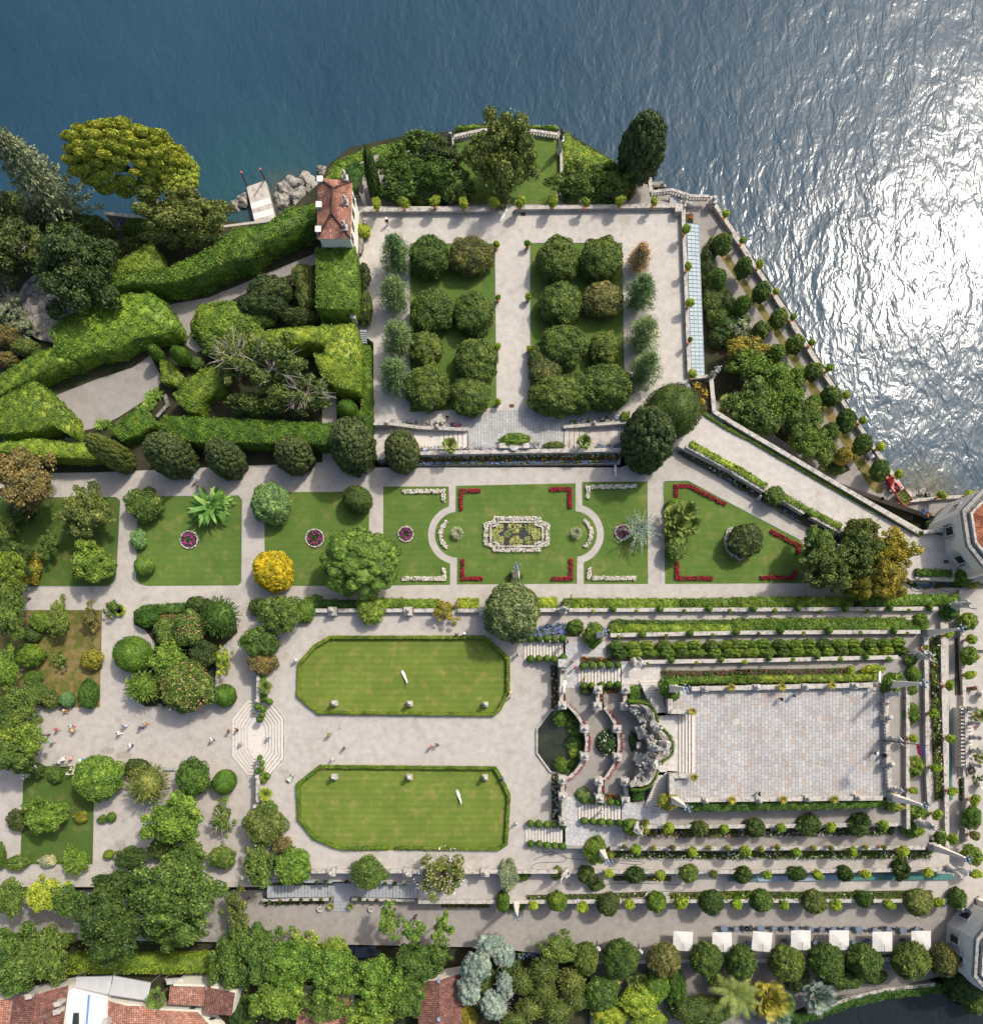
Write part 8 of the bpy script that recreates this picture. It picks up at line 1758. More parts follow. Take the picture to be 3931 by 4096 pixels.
for i,(t,x,y,z,l)in enumerate(TP):pier(t,x,y,z,'stone theatre pier, '+l,1.9,1.15 if i!=17 else.9,'urn' if i not in(16,17)else None,'theatre piers',.8)
PB=[('C3',1540,1045,'first urn on the northern parapet'),('D3',180,1032,'second urn on the northern parapet'),('D3',545,1028,'third urn on the northern parapet'),('D3',915,1020,'fourth urn on the northern parapet'),('C4',1545,198,'first urn on the southern parapet'),('D4',112,112,'second urn on the southern parapet'),('D4',322,106,'third urn on the southern parapet'),('D4',538,102,'fourth urn on the southern parapet')]
for t,x,y,l in PB:pier(t,x,y,Z5+.1,'stone '+l+' of the top terrace',1.1,.85,'ball','parapet urns of the top terrace',1.0,'ball_pier')
for t,x,y,l in(('D3',1165,1260,'upper stone ball pier on the eastern balustrade'),('D3',1180,1612,'lower stone ball pier on the eastern balustrade')):pier(t,x,y,Z5,l,1.5,1.0,'ball','parapet urns of the top terrace',1.2,'ball_pier')
for t,x,y,l,z in(('B2',1030,738,'round stone ball at the head of the western stairs',ZA+.2),('B2',1405,765,'round stone ball halfway along the western stairs',ZA),('C2',708,740,'round stone ball halfway along the eastern stairs',ZA),('B3',58,1136,'white ball pier north of the octagonal steps',ZT),('B3',55,1708,'white ball pier south of the octagonal steps',ZT),('B4',38,245,'white ball at the end of the wall below the octagonal steps',ZT)):pier(t,x,y,z,l,.8,.55,'ball','ball finials',.8,'ball_pier')
pier('C1',1605,748,ZL,'square pier with a ball where the lake wall begins',1.8,1.1,'ball',None,.9,'ball_pier');pier('C1',1345,810,ZA-1,'square gate pier at the north end of the glass roof wall',2.4,1.1,None,None,1,'gate_pier');pier('B1',775,1620,ZA,'leaning looking gate pier at the corner of the rectangular hedge',3.2,.8,None,None,1,'gate_pier')
pier('D2',1320,1275,ZL,'broken stone pier where the lake wall ends at the tractor',.9,.9,None,None,1,'stone_pier')
e=thing('carved_bench','carved stone seat front on the wall before the gunnera bank','seat',W('C2',105,925,ZA));link('seat',MB().box((0,0,.45),(5.2,.7,.9)).mesh('seat'),M['stone'],e);link('shell',MB().lathe((0,0,0),[(.8,.85),(.8,1.0),(.3,1.15)],16).box((-1.9,0,1.0),(.9,.8,.3)).box((1.9,0,1.0),(.9,.8,.3)).mesh('shell'),M['statue_stone'],e)
e=thing('garden_gate','dark curved iron gate in the gap of the north wall','gate',W('C1',10,810,ZA));mb=MB()
for i in range(17):
 a=-.9+1.8*i/16;mb.tube((2.7*math.sin(a),1.0*math.cos(a),0),(2.7*math.sin(a),1.0*math.cos(a),1.2),.03,n=5)
 if i:b=a-1.8/16;mb.tube((2.7*math.sin(a),1.0*math.cos(a),1.2),(2.7*math.sin(b),1.0*math.cos(b),1.2),.05,n=5);mb.tube((2.7*math.sin(a),1.0*math.cos(a),.15),(2.7*math.sin(b),1.0*math.cos(b),.15),.05,n=5)
link('bars',mb.mesh('bars'),M['dark_metal'],e)
bm=bmesh.new();c0=W('C3',1130,1470,Z2);K=(HC-13)/FPX/1.881
ns,nr=60,16
rows=[]
back=arcpts('C3',[(975,1165),(1080,1165),(1150,1215),(1175,1310),(1255,1400),(1285,1460),(1270,1540),(1190,1600),(1160,1700),(1095,1770),(980,1775)],6)
front=arcpts('C3',[(985,1215),(1010,1250),(1030,1310),(1040,1380),(1080,1440),(1085,1475),(1080,1520),(1040,1570),(1020,1640),(1000,1700),(990,1750)],6)
for i in range(len(back)):
 r_=[]
 for k in range(nr+1):
  t_=k/nr;z=ZC+.2+(Z4+.9-ZC)*min(1,(t_*1.3)**.8)+.25*math.sin(i*.9+k);fx,fy=front[i];bx,by=back[i]
  p=W('C3',fx+(bx-fx)*t_,fy+(by-fy)*t_,z);q=p*.9
  p=p+Vector((noise.noise(q),noise.noise(q+Vector((9,0,0))),noise.noise(q+Vector((0,9,0)))*.9))*.55*(1 if 0<k<nr else.15)
  r_.append(bm.verts.new(p-c0))
 rows.append(r_)
for i in range(len(rows)-1):
 for k in range(nr):bm.faces.new((rows[i][k],rows[i][k+1],rows[i+1][k+1],rows[i+1][k]))
bmesh.ops.recalc_face_normals(bm,faces=bm.faces[:])
sk=bmesh.ops.extrude_edge_only(bm,edges=[e_ for e_ in bm.edges if e_.is_boundary])
for v in sk['geom']:
 if isinstance(v,bmesh.types.BMVert):v.co.z=-c0.z+ZT
me=bpy.data.meshes.new('rockwork');bm.to_mesh(me);bm.free()
e=thing('rock_theatre','rugged shell shaped rock theatre with pale ledges behind the crescent courts','grotto',c0);link('rockwork',me,M['rock'],e)
loc=Vector(e.location);rim=[(x*.5+bx*.5,y*.5+by*.5)for(x,y),(bx,by)in zip(back,back)]
inner=[(bx+(fx-bx)*.28,by+(fy-by)*.28)for(fx,fy),(bx,by)in zip(front,back)]
mb=MB();rn=random.Random(3)
for i in range(0,len(back)-1):
 P0=[W('C3',*q,Z4+.8)for q in(back[i],back[i+1],inner[i+1],inner[i])];mb.prism([p.lerp(sum(P0,Vector())/4,.03)for p in P0],Z4+.2,Z4+.95+rn.uniform(-.1,.12))
link('ledge',mb.mesh('ledge',loc),M['stone'],e)
mb=MB()
for x,y,a,s in((1060,1370,.3,1.5),(1065,1580,-.3,1.5),(1030,1560,-.4,1.0),(1045,1470,0,.7)):q=W('C3',x,y,ZC+2);mb.box((q.x,q.y,ZC+1.2+s*.3),(.9*s,1.4*s,.7),a)
link('stone_blocks',mb.mesh('stone_blocks',loc),M['stone'],e)
G=Leafy();r9=np.random.default_rng(77)
for i in range(240):
 s=rn.random();k=rn.randrange(len(back));t_=.15+.7*s;q=W('C3',front[k][0]+(back[k][0]-front[k][0])*t_,front[k][1]+(back[k][1]-front[k][1])*t_,Z4+.6*s)
 V=ICO1[0]*(.16+.22*rn.random())*np.array([1,1,.7])+r9.normal(size=(len(ICO1[0]),3))*.03+np.array(q-loc);G.tris(V,ICO1[1])
link('rubble',G.mesh('rubble'),M['stone'],e)
for x,y,r,k,l in((1165,1335,30,'bent','reclining weathered figure in the upper wing of the rock theatre'),(1140,1470,0,'raise','central weathered figure of the rock theatre'),(1150,1600,200,'bent','reclining weathered figure in the lower wing of the rock theatre'),(1220,1455,90,'stand','small weathered figure at the crest of the rock theatre')):statue('C3',x,y,Z4+.3,r,1.7,k,l,.6,.9,group='figures of the rock theatre')
e=one('horse_statue',skin_mesh('figure',[Vector(v)for v in((0,0,1.7),(-.7,0,1.6),(-1.2,0,1.2),(.6,0,1.9),(.9,0,2.4),(1.3,0,2.5),(.7,.25,1.3),(1.2,.25,1.1),(.7,-.25,1.2),(1.1,-.25,.8),(-.8,.28,.9),(-.7,.28,.1),(-.8,-.28,.9),(-.9,-.28,.1))],[(0,1),(1,2),(0,3),(3,4),(4,5),(3,6),(6,7),(3,8),(8,9),(1,10),(10,11),(1,12),(12,13)],[.38,.38,.1,.32,.2,.14,.14,.1,.14,.1,.18,.1,.18,.1],1),M['statue_stone'],'rearing stone horse on the crest of the rock theatre','statue',W('C3',1180,1490,Z4+1.0))
e=thing('statue_screen','long ornate balustraded screen with statues at the right edge','screen',W('D3',1780,1400,ZP));loc=Vector(e.location)
mb=MB().prism(pts('D3',[(1700,1185),(1800,1190),(1800,1630),(1710,1630)],ZP+1.6),ZP-4,ZP+1.6);link('base',mb.mesh('base',loc),M['stone_clean'],e)
mb=MB()
for i in range(16):q=W('D3',1728,1195+i*28,ZP+2.4);mb.box((q.x,q.y,ZP+2.0),(.7,.32,.8));q=W('D3',1785,1195+i*28,ZP+2);mb.box((q.x,q.y,ZP+1.8),(1.0,.18,.4))
mb.prism(ribbon(pts('D3',[(1755,1180),(1765,1635)],ZP+2.6),.5),ZP+1.6,ZP+2.5);link('balusters',mb.mesh('balusters',loc),M['stone'],e)
for i,(x,y,l)in enumerate([(1775,1195,'top'),(1790,1300,'second'),(1800,1410,'third'),(1800,1510,'fourth'),(1800,1615,'lowest')]):statue('D3',x,y,ZP+1.6,270,1.2,'hips','%s stone figure on the statue screen at the right edge'%l,.9,.7,group='figures of the statue screen')
for y0,y1,l in((1100,1175,'upper'),(1640,1705,'lower')):st('D3',[(1690,y0),(1690,y1)],[(1735,y0),(1735,y1)],ZP,ZP+.9,5,'%s little steps beside the statue screen'%l)
e=thing('carved_ornament','round carved stone wheel on the ground below the statue screen','ornament',W('D3',1785,1660,ZP));mb=MB()
for k in range(8):mb.tube((0,0,.1),(.65*math.cos(k*.785),.65*math.sin(k*.785),.1),.05)
mb.lathe((0,0,0),[(.8,0),(.8,.2),(.65,.2),(.65,0)],20).lathe((0,0,0),[(.15,0),(.15,.22)],10);link('wheel',mb.mesh('wheel'),M['stone_dark'],e)
one('urn_fountain',MB().lathe((0,0,0),[(.5,0),(.5,.3),(.15,.5),(.2,.9),(.8,1.3),(.7,1.3),(.1,1.1)],18).mesh('urn_fountain'),M['statue_stone'],'ornate stone basin north of the statue screen','fountain',W('D3',1860,1080,ZP-.5));one('urn_fountain',bpy.data.meshes['urn_fountain'],M['statue_stone'],'ornate stone basin south of the statue screen','fountain',W('D3',1850,1760,ZP-.5))
V=[(0,0,.42),(0,.18,.5),(0,.3,.66),(0,.34,.86),(0,.38,.98),(0,.47,.97),(0,-.22,.42),(0,-.4,.38),(.09,0,.3),(.09,.03,.08),(.09,.12,.02),(-.09,0,.3),(-.09,.03,.08),(-.09,.12,.02)]
PB_=skin_mesh('body',[Vector(v)for v in V],[(0,1),(1,2),(2,3),(3,4),(4,5),(0,6),(6,7),(0,8),(8,9),(9,10),(0,11),(11,12),(12,13)],[.17,.13,.06,.045,.055,.018,.14,.07,.05,.015,.012,.05,.015,.012],2)
V=[];Q=[]
for i in range(26):
 a=(i-12.5)*.012;L=1.55-.006*(i-12.5)**2;sd=np.array([math.cos(a),-math.sin(a),0]);d=np.array([math.sin(a),-math.cos(a),0]);z=.4+.03*(i%3)
 b=np.array([.008*(i-12.5),-.25,z])
 for s in range(6):t_=s/5;w=.022+.03*t_*(1 if s<5 else.5);pnt=b+d*L*t_+np.array([0,0,-.3*t_]);V+=[pnt-sd*w,pnt+sd*w]
 k=i*12
 for s in range(5):Q.append((k+2*s,k+2*s+1,k+2*s+3,k+2*s+2))
TRN=mesh_np('train',np.array(V),np.array(Q));CR=MB()
for k in range(5):CR.tube((0,.36,1.0),(.03*(k-2),.33,1.13),.008,n=4);CR.ball((.03*(k-2),.33,1.14),.016,n=6,m=4)
CR=CR.mesh('crest')
for t,x,y,z,r,l in(('B3',1180,985,ZT,205,'white peacock with a long train on the northern oval lawn'),('B4',1585,200,ZT,200,'white peacock with a long train on the southern oval lawn'),('C2',865,1135,ZP,180,'white peacock on the walk left of the big cypress'),('C1',45,845,ZA,-30,'white peacock at the iron gate'),('B2',1510,540,ZA,80,'white peacock between the western azaleas'),('D3',1090,985,Z5+.9,170,'white peacock on the parapet corner of the top terrace'),('C3',476,1050,Z2+1.9,170,'white peacock perched on a pier above the pool')):
 e=thing('white_peacock',l,'peacock',W(t,x,y,z),'white peacocks',math.radians(r));e.scale=(1.05 if z<9 else.85,)*3;link('body',PB_,M['feather'],e);link('train',TRN,M['feather'],e);link('crest',CR,M['feather'],e)
def parasol(t,x,y,w,rot,label):
 z=ZW;c=W(t,x,y,z+2.7);e=thing('parasol',label,'parasol',(c.x,c.y,z),'white square parasols',math.radians(rot));hw=WS(t,w/2,z+2.7)
 n=8;bm=bmesh.new();g=[[bm.verts.new(((i/n*2-1)*hw,(j/n*2-1)*hw,2.55+.35*(1-max(abs(i/n*2-1),abs(j/n*2-1)))-.03*math.sin(abs(i/n*2-1)*3.14)*math.sin(abs(j/n*2-1)*3.14)))for j in range(n+1)]for i in range(n+1)]
 for i in range(n):
  for j in range(n):bm.faces.new((g[i][j],g[i+1][j],g[i+1][j+1],g[i][j+1]))
 bmesh.ops.solidify(bm,geom=bm.faces[:],thickness=.02);me=bpy.data.meshes.new('canopy');bm.to_mesh(me);bm.free();link('canopy',me,M['canvas'],e)
 mb=MB()
 for sx in(-1,1):
  for sy in(-1,1):mb.tube((0,0,2.8),(sx*hw*.97,sy*hw*.97,2.5),.025,n=6)
 link('ribs',mb.mesh('ribs'),M['grey_metal'],e)
 link('mast',MB().tube((.1,-hw*1.05,0),(.1,-hw*1.05,3.0),.06).tube((.1,-hw*1.05,3.0),(0,-hw*.15,3.08),.04).mesh('mast'),M['dark_metal'],e);link('base',MB().box((.1,-hw*1.05,.06),(.9,.9,.12)).mesh('base'),M['concrete'],e)
PS=[('C4',1375,1260,147,-3),('C4',1670,1267,147,0),('D4',125,722,84,-6),('D4',292,716,85,0),('D4',457,716,85,0),('D4',643,722,85,0),('D4',810,718,84,0)]
for i,a in enumerate(PS):parasol(*a,'white square parasol, %s from the left on the lower walk'%ORD[i])
for x,y,l in((738,1312,'left'),(1055,1332,'right')):
 c=W('C4',x,y,ZW+1.5);e=thing('closed_parasol','folded white parasol, %s one between the first round trees'%l,'parasol',(c.x,c.y,ZW));rn=random.Random(x);mb=MB();m=14;prof=[(.1,.9),(.3,1.1),(.26,1.8),(.16,2.4),(.05,2.8)];mb.lathe((0,0,0),prof,m)
 mb.v=[(vx*(1+.35*math.cos(5*math.atan2(vy,vx))),vy*(1+.35*math.cos(5*math.atan2(vy,vx))),vz)for vx,vy,vz in mb.v]
 link('folded_canopy',mb.mesh('folded_canopy'),M['canvas'],e);link('mast',MB().tube((0,0,0),(0,0,2.9),.05).tube((-.8,0,.1),(.8,0,.1),.06).tube((0,-.8,.1),(0,.8,.1),.06).mesh('mast'),M['dark_metal'],e)
TT=MB().lathe((0,0,.7),[(.01,0),(.46,0),(.46,.04),(.01,.04)],20).mesh('table_top');TL_=MB().tube((0,0,.05),(0,0,.7),.04).lathe((0,0,0),[(.25,0),(.22,.05),(.05,.08)],12).mesh('pedestal_leg');TH=MB().lathe((0,0,.745),[(.09,0),(.09,.012),(.01,.014)],10).mesh('candle_dish')
CS=MB().box((0,0,.44),(.42,.42,.04)).mesh('seat');CB=MB().box((0,-.2,.78),(.4,.03,.1)).box((0,-.2,.6),(.4,.03,.06)).tube((-.19,-.2,.44),(-.19,-.22,.86),.015).tube((.19,-.2,.44),(.19,-.22,.86),.015).tube((0,-.2,.44),(0,-.21,.8),.012).mesh('backrest')
CLG=MB().tube((0,0,0),(0,0,.44),.018,n=6).mesh('leg');CA=MB().tube((-.21,-.2,.65),(-.21,.18,.65),.015,n=6).tube((.21,-.2,.65),(.21,.18,.65),.015,n=6).mesh('armrests')
TBL=[('C4',1685,1163),('C4',1778,1163),('C4',1855,1165),('D4',60,665),('D4',120,666),('D4',178,664),('D4',227,665),('D4',272,667),('D4',335,667),('D4',383,668),('D4',433,668),('D4',488,667),('D4',542,668),('D4',612,669),('D4',670,667),('D4',731,672),('D4',793,667),('D4',68,730),('D4',236,722),('D4',355,727),('D4',520,727),('D4',595,722),('D4',745,720)]
rn=random.Random(9)
for i,(t,x,y)in enumerate(TBL):
 c=W(t,x,y,ZW+.74);front_=i<17;lab=('round dark metal table, %s from the left in the row on the walk'%ORD[i])if front_ else('round dark metal table half under the parasols, %s from the left'%ORD[i-17])
 e=thing('cafe_table',lab,'table',(c.x,c.y,ZW),'round cafe tables');s=1.35 if i in(0,4,12,15)else 1.0
 link('table_top',TT,M['blue_metal'],e,None,(s,s,1));link('pedestal_leg',TL_,M['dark_metal'],e);link('candle_dish',TH,M['grey_metal'],e)
 for k,a in enumerate((rn.uniform(-.4,.4),math.pi+rn.uniform(-.4,.4))):
  d=.62*s+.12;q=Vector((c.x+d*math.cos(a),c.y+d*math.sin(a),ZW));where=('%s cafe table from the left in the front row' if front_ else '%s cafe table from the left under the parasols')%ORD[i if front_ else i-17]
  ch=thing('cafe_chair','%s dark chair at the %s'%('left' if k else 'right',where),'chair',q,'dark metal cafe chairs',a+math.pi/2)
  link('seat',CS,M['dark_metal'],ch);link('backrest',CB,M['dark_metal'],ch);link('armrests',CA,M['dark_metal'],ch)
  for lx in(-.18,.18):
   for ly in(-.18,.18):link('leg',CLG,M['dark_metal'],ch,(lx,ly,0))
a0,a1=W('D2',1182,1212,ZL),W('D2',1258,1310,ZL);d=(a1-a0);ang=math.atan2(d.y,d.x)-math.pi/2+math.pi
e=thing('red_tractor','small red tractor parked by the lake wall in front of a trailer','tractor',a0,None,ang)
link('bonnet',MB().box((0,.75,.95),(.75,1.3,.6)).box((0,1.0,.62),(.5,1.4,.3)).mesh('bonnet'),M['red_paint'],e);link('seat',MB().box((0,-.75,1.0),(.5,.45,.15)).box((0,-.98,1.25),(.48,.1,.45)).mesh('seat'),M['rubber'],e)
link('mudguards',MB().box((-.62,-.6,1.05),(.34,1.0,.12)).box((.62,-.6,1.05),(.34,1.0,.12)).box((0,-.3,.6),(.9,1.2,.2)).mesh('mudguards'),M['red_paint'],e);link('steering_wheel',MB().lathe((0,-.2,1.25),[(.22,0),(.22,.03),(.18,.03),(.18,0)],14).tube((0,.05,.9),(0,-.2,1.26),.03).mesh('steering_wheel'),M['rubber'],e)
link('roll_bar',MB().tube((-.45,-1.1,.8),(-.45,-1.15,1.9),.04).tube((.45,-1.1,.8),(.45,-1.15,1.9),.04).tube((-.45,-1.15,1.9),(.45,-1.15,1.9),.04).mesh('roll_bar'),M['dark_metal'],e)
def wheels(e,L):
 for x,y,r,w in L:
  wh=link('wheel',MB().tube((-w/2,0,0),(w/2,0,0),r,n=20).mesh('wheel'),M['rubber'],e,(x,y,r));link('rim',MB().tube((-w/2-.015,0,0),(w/2+.015,0,0),r*.5,n=14).mesh('rim'),M['white_paint'],wh)
wheels(e,[(-.65,-.6,.55,.32),(.65,-.6,.55,.32),(-.5,1.2,.36,.22),(.5,1.2,.36,.22)])
e=thing('farm_trailer','red trailer heaped with green clippings behind the tractor','trailer',a1,None,ang);mb=MB().box((0,0,.75),(1.7,2.4,.1))
for sx in(-1,1):mb.box((sx*.85,0,1.0),(.07,2.4,.5));mb.box((0,sx*1.2,1.0),(1.77,.07,.5))
link('bed',mb.mesh('bed'),m_plain('red_worn',(.38,.09,.06),.7,0,.3,5),e);link('drawbar',MB().tube((-.4,1.2,.6),(0,2.0,.55),.05).tube((.4,1.2,.6),(0,2.0,.55),.05).mesh('drawbar'),M['red_paint'],e);wheels(e,[(-.75,-.3,.36,.22),(.75,-.3,.36,.22)])
G=Leafy();r9=np.random.default_rng(4);Pq=np.stack([r9.uniform(-.78,.78,500),r9.uniform(-1.12,1.12,500),.95+.2*r9.random(500)],1);G.quads(leaf_quads(Pq,np.tile([0,0,1.],(500,1)),.3,r9,.6));link('clippings',G.mesh('clippings'),M['olive'],e)
e=thing('flower_cart','small cart filled with blue and orange flowers near the pavilion foot','cart',W('D2',1430,1425,ZL),None,-.6);mb=MB().box((0,0,.55),(1.5,.75,.08)).box((0,.36,.68),(1.5,.05,.2)).box((0,-.36,.68),(1.5,.05,.2));link('tray',mb.mesh('tray'),M['blue_metal'],e);link('handle',MB().tube((-.75,.3,.6),(-1.3,.3,.95),.025).tube((-.75,-.3,.6),(-1.3,-.3,.95),.025).tube((-1.3,.3,.95),(-1.3,-.3,.95),.025).mesh('handle'),M['grey_metal'],e);wheels(e,[(-.5,.42,.24,.08),(.5,.42,.24,.08),(-.5,-.42,.24,.08),(.5,-.42,.24,.08)])
for col,nm,x0 in(('f_blue','blue_flowers',-.4),('f_orange','orange_flowers',.4),('green','foliage',0)):
 G=Leafy();n=24 if col!='green' else 40;Pq=np.stack([x0+r9.uniform(-.3,.3,n)*(2.2 if col=='green' else 1),r9.uniform(-.3,.3,n),.8+.2*r9.random(n)],1);blobs(G,Pq,.12,8,.16,r9);link(nm,G.mesh(nm),M[col],e)
BK=MB().lathe((0,0,0),[(.24,0),(.32,.5),(.28,.5),(.22,.05)],16).mesh('bucket')
for t,x,y,z,l in(('D2',1112,1312,ZL,'black bucket left of the trailer'),('D2',1322,1458,ZL,'black bucket near the flower cart'),('D2',370,1410,ZP,'black bucket in the ramp wall border'),('D2',200,1308,ZP,'dark bin beside the small stone figure')):one('bucket',BK,M['rubber'],l,'bucket',W(t,x,y,z))
e=thing('strimmer','orange strimmer lying on the grass strip by the ball trees','tool',W('D2',972,1050,ZL+.1),None,.9);link('shaft',MB().tube((-.8,0,.05),(.6,0,.08),.025).mesh('shaft'),M['dark_metal'],e);link('engine',MB().box((.7,0,.14),(.35,.26,.24)).mesh('engine'),M['orange']if False else cloth(COLS['orange']),e);link('guard',MB().box((-.8,0,.06),(.3,.3,.05)).mesh('guard'),M['rubber'],e)
e=thing('wheelbarrow','pale green wheelbarrow parked on the gravel by the southern oval lawn','wheelbarrow',W('B3',310,1715,ZT),None,.9);mb=MB();mb.add([(-.35,-.3,.35),(.35,-.3,.35),(.35,.3,.35),(-.35,.3,.35),(-.5,-.42,.65),(.55,-.42,.65),(.55,.42,.65),(-.5,.42,.65)],[(0,1,2,3),(0,4,5,1),(1,5,6,2),(2,6,7,3),(3,7,4,0)]);link('tray',mb.mesh('tray'),M['pale']if False else m_plain('pale_green',(.42,.48,.36),.5),e)
link('handles',MB().tube((.55,.3,.5),(1.2,.33,.7),.03).tube((.55,-.3,.5),(1.2,-.33,.7),.03).tube((-.75,0,.2),(.55,.3,.5),.03).tube((-.75,0,.2),(.55,-.3,.5),.03).mesh('handles'),M['grey_metal'],e);w_=link('wheel',MB().tube((0,-.05,0),(0,.05,0),.2,n=16).mesh('wheel'),M['rubber'],e,(-.75,0,.2));link('rim',MB().tube((0,-.055,0),(0,.055,0),.09,n=12).mesh('rim'),M['grey_metal'],w_)
def rake(t,x0,y0,x1,y1,z,z0,z1,label):
 a,b=W(t,x0,y0,z+z0),W(t,x1,y1,z+z1);e=thing('rake',label,'rake',a);d=(b-a).normalized();k=Vector((-d.y,d.x,0)).normalized()
 link('handle',MB().tube((0,0,0),b-a,.02).mesh('handle'),M['wood'],e);mb=MB().tube(b-a-k*.35,b-a+k*.35,.025)
 for i in range(8):q=b-a+k*(-.35+.1*i);mb.tube(q,q+Vector((0,0,-.1)),.01,n=4)
 link('head',mb.mesh('head'),M['wood'],e)
rake('B3',600,1382,680,1340,ZT,.95,.1,'long handled rake held by the gardener in green');rake('B3',515,1630,558,1660,ZT,.6,.8,'wooden rake leaning over the box hedge of the southern oval lawn')
one('planter_box',MB().box((0,0,.3),(1.0,1.3,.6)).box((0,0,.62),(.8,1.1,.06)).mesh('planter_box'),M['grey_metal'],'grey metal box between ball trees by the lake wall','box',W('D2',1020,985,ZL),None,None,(0,0,.6))
def bench(t,x,y,rot,L,label,mat='stone_dark',z=ZP):
 e=thing('bench',label,'bench',W(t,x,y,z),'garden benches',math.radians(rot));link('seat',MB().box((0,0,.44),(L,.48,.08)).mesh('seat'),M[mat],e)
 for s in(-1,1):link('leg',MB().box((s*L*.38,0,.2),(.18,.42,.4)).mesh('leg'),M[mat],e)
bench('A3',465,1618,0,2.4,'stone bench with seated people below the wood');bench('A3',1283,1645,0,2.0,'empty grey bench on the south side of the gravel square','steps_grey');bench('A3',1280,1182,0,2.2,'bench shaded by the larger pink blossoming tree');bench('A3',1212,1165,0,.8,'short dark bench end left of the shaded bench');bench('A3',480,1185,0,1.2,'low seat below the blue green ball')
JAR=MB().lathe((0,0,0),[(.25,0),(.42,.4),(.45,.7),(.36,.85),(.4,.95),(.34,.95),(.3,.8),(.01,.75)],16).mesh('jar')
for x,y,l in((620,985,'left'),(765,985,'right')):
 e=thing('terracotta_jar','large terracotta jar with spiky leaves %s of the grey landing steps'%l,'jar',W('B4',x,y,ZW));link('jar',JAR,M['terracotta'],e);link('leaves',AGV,M['palm'],e,(.0,0,.8),(.75,)*3)
for x,y,l in((533,1008,'left'),(917,1010,'right')):
 e=thing('stone_tub','octagonal stone tub with dark soil on the lower walk, %s of the landing'%l,'planter',W('B4',x,y,ZW));link('tub',MB().lathe((0,0,0),[(.4,0),(.5,.15),(.55,.6),(.42,.6),(.4,.5),(.01,.5)],8).mesh('tub'),M['stone'],e);G=Leafy();blobs(G,np.array([[0,0,.55],[.15,.1,.55],[-.15,.05,.55]]),.12,8,.14,r9);link('foliage',G.mesh('foliage'),M['darko'],e)
a,b=W('D3',1132,1433,Z5+.5),W('D3',1485,1470,Z5+10.5);e=thing('flagpole','slim dark red flagpole with a red and blue flag on the eastern balustrade','flagpole',(a.x,a.y,Z5));loc=Vector(e.location);top=Vector((0,0,11))
link('pole',MB().tube((0,0,0),top,.09,.06).mesh('pole'),M['rust'],e)
for nm,col,z0,z1 in(('red_band',(.62,.05,.10),8.6,9.6),('blue_band',(.10,.16,.48),9.62,10.4)):
 bm=bmesh.new();n=12;vs=[[bm.verts.new((.06+1.5*i/n*.35,-.1-1.5*i/n,z0+(z1-z0)*j/4-.4*i/n+.06*math.sin(i*1.3+j)))for j in range(5)]for i in range(n+1)]
 for i in range(n):
  for j in range(4):bm.faces.new((vs[i][j],vs[i+1][j],vs[i+1][j+1],vs[i][j+1]))
 me=bpy.data.meshes.new(nm);bm.to_mesh(me);bm.free();link(nm,me,m_plain(nm,col,.8,0,.1),e)
def hose(t,path,z,label,r=.035,mat='rubber',name='garden_hose'):
 P=[W('N',*q,z+.04)for q in[nat(t,*q)for q in arcpts(t,path,8)]];cu=bpy.data.curves.new(name,'CURVE');cu.dimensions='3D';cu.bevel_depth=r;cu.bevel_resolution=1;s=cu.splines.new('POLY');s.points.add(len(P)-1)
 c=P[0]
 for pt,q in zip(s.points,P):pt.co=(*(q-c),1)
 o=bpy.data.objects.new(name,cu);COL.objects.link(o);dg=bpy.context.evaluated_depsgraph_get();me=bpy.data.meshes.new_from_object(o.evaluated_get(dg));bpy.data.objects.remove(o);one(name,me,M[mat],label,'hose',c)
hose('C4',[(320,560),(330,590),(400,590),(520,635),(760,655),(1000,680),(1075,675),(1070,660),(950,655),(800,650)],ZT,'black hose snaking along the third southern path from the stairs');hose('C4',[(250,650),(330,615),(450,600),(490,630),(470,660),(300,668),(245,690),(240,710)],ZT,'looped black hose on the gravel below the southern stairs')
hose('C4',[(800,830),(900,825),(1150,825),(1350,835),(1385,855),(1360,880),(1200,885),(1040,890),(1000,940)],ZP,'black hose on the lowest terrace path');hose('D3',[(1330,275),(1350,305),(1420,310),(1500,285),(1600,310),(1640,320)],ZP,'black hose by the bent wall near the corner obelisk');hose('C1',[(918,1310),(935,1340),(925,1400)],ZA,'thin dark hose at the east edge of the azalea lawn');hose('D3',[(40,490),(100,475),(60,495),(0,480)],ZT,'dark hose loop on the outermost northern terrace path')
def netsheet(t,poly,z,mat,label):
 P=pts(t,poly,z);c=sum(P,Vector())/len(P);rn_=random.Random(int(c.x));me=tri_fix(MB().prism(P,z-.03,z+.05).mesh('ground_sheet',c));one('ground_sheet',me,M[mat],label,'sheet',c)
netsheet('D3',[(1602,660),(1614,660),(1622,1100),(1640,1500),(1650,1881),(1632,1881),(1618,1500),(1606,1100)],ZP+.3,'net','long green shade net strip between the eastern walls');netsheet('D4',[(95,438),(450,432),(452,458),(110,462)],ZP+.5,'net_blue','pale blue sheeting along the third southern wall');netsheet('D4',[(-15,440),(94,438),(105,460),(-20,462)],ZP+.5,'net','dark green sheeting left of the pale blue sheeting');netsheet('D4',[(455,432),(940,428),(948,454),(455,458)],ZP+.5,'net','dark green netting right of the pale blue sheeting')
netsheet('D3',[(1668,660),(1712,660),(1728,1090),(1672,1090)],ZP-.2+.3,'soil','dark planting trench beside the outer eastern wall')
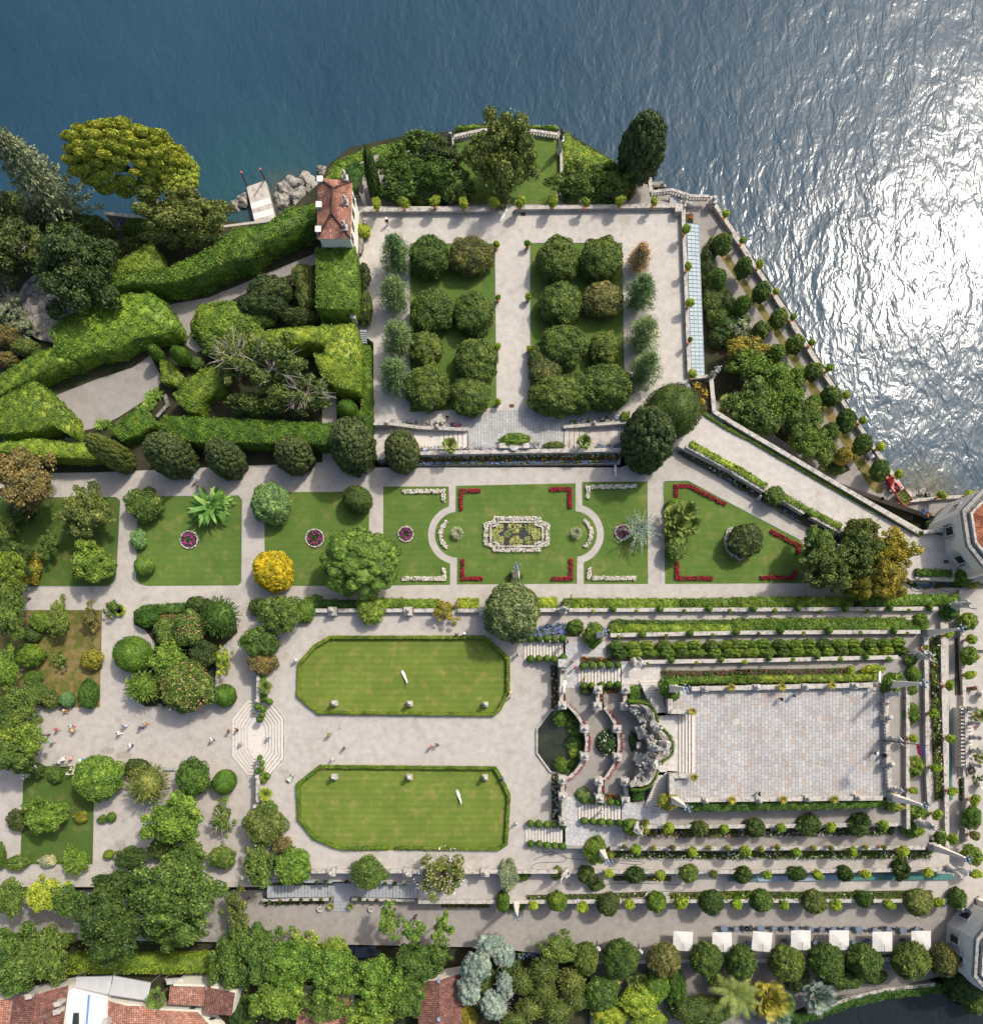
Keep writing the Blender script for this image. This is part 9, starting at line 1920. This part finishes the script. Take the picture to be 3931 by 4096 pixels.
for t,x,y,z,l in(('C2',87,608,ZA,'iron grate at the foot of the middle path'),('C1',173,860,ZA,'dark drain at the wall near the gate'),('C4',513,832,ZP,'square pale manhole with a cross on the lowest path'),('D2',1600,1780,ZA,'rusty round manhole on the forecourt of the octagonal pavilion')):
 e=thing('drain_cover',l,'drain',W(t,x,y,z+.01));link('frame',MB().box((0,0,.01),(.8,.55,.03)).mesh('frame'),M['concrete']if 'pale' in l else M['rust'],e);mb=MB()
 for k in range(5):mb.box((-.28+.14*k,0,.03),(.06,.42,.02))
 link('slots',mb.mesh('slots'),M['rubber'],e)
for i,(t,x,y)in enumerate((('D3',22,1290),('D3',645,1272),('D3',22,1628),('D3',655,1617),('C3',1775,1287),('C3',1778,1625))[0:4]):
 one('carved_slab',MB().box((0,0,.006),(.95,.95,.012)).lathe((0,0,.016),[(.38,0),(.38,.02),(.32,.02),(.32,.004)],20).mesh('carved_slab'),M['stone'],'carved slab with a ring, %s on the paved top terrace'%['upper left','upper right','lower left','lower right'][i],'paving',W(t,x,y,Z5))
one('bollard_light',MB().lathe((0,0,0),[(.1,0),(.1,.5),(.16,.55),(.16,.65),(.02,.7)],10).mesh('bollard_light'),M['dark_metal'],'small dark lamp at the right side of the ramp border','lamp',W('C2',1395,285,ZA))
c=W('B4',855,1345,ZB+1.5);e=thing('parked_vehicle','dark blue vehicle mostly hidden under the maple trees','vehicle',(c.x,c.y,ZB),None,.1);mb=MB().box((0,0,.75),(4.4,1.75,.7)).box((-.2,0,1.35),(2.4,1.55,.6));link('body',mb.mesh('body'),m_plain('dark_paint',(.02,.03,.05),.2,.3),e);link('windscreen',MB().box((1.05,0,1.32),(.12,1.4,.5)).box((-1.45,0,1.32),(.12,1.4,.5)).mesh('windscreen'),M['dark_glass'],e);wheels_=[(-1.4,-.85),(1.4,-.85),(-1.4,.85),(1.4,.85)]
for x,y in wheels_:link('wheel',MB().tube((0,-.1,0),(0,.1,0),.32,n=16).mesh('wheel'),M['rubber'],e,(x,y,.32))
def stain(t,x,y,a,b,z,rot=0):
 c=W(t,x,y,z+.008);rn_=random.Random(int(x+y));P=[c+Vector((WS(t,a,z)*math.cos(i*.349)*rn_.uniform(.75,1.1),WS(t,b,z)*math.sin(i*.349)*rn_.uniform(.75,1.1),0))for i in range(18)]
 o=sheet('damp_patch',P,z+.008,M['stain'])
M['stain']=m_speckle('stain',(.27,.245,.22),(.38,.35,.32),(.33,.30,.275),7,.2)
for a in(('A3',810,1510,55,28,ZP),('A3',935,1545,65,30,ZP),('A4',905,520,48,32,ZP),('A4',930,360,18,16,ZP)):stain(*a)
seen={}
for o in bpy.data.objects:
 if o.parent is None and o.get('label'):
  n=len(o['label'].split())
  if not 4<=n<=16:print('LABEL LENGTH',n,o['label'])
  seen.setdefault(o['label'],[]).append(o.name)
for l,v in seen.items():
 if len(v)>1:print('DUPLICATE LABEL',l,v)
print('things',len(seen),'objects',len(bpy.data.objects))
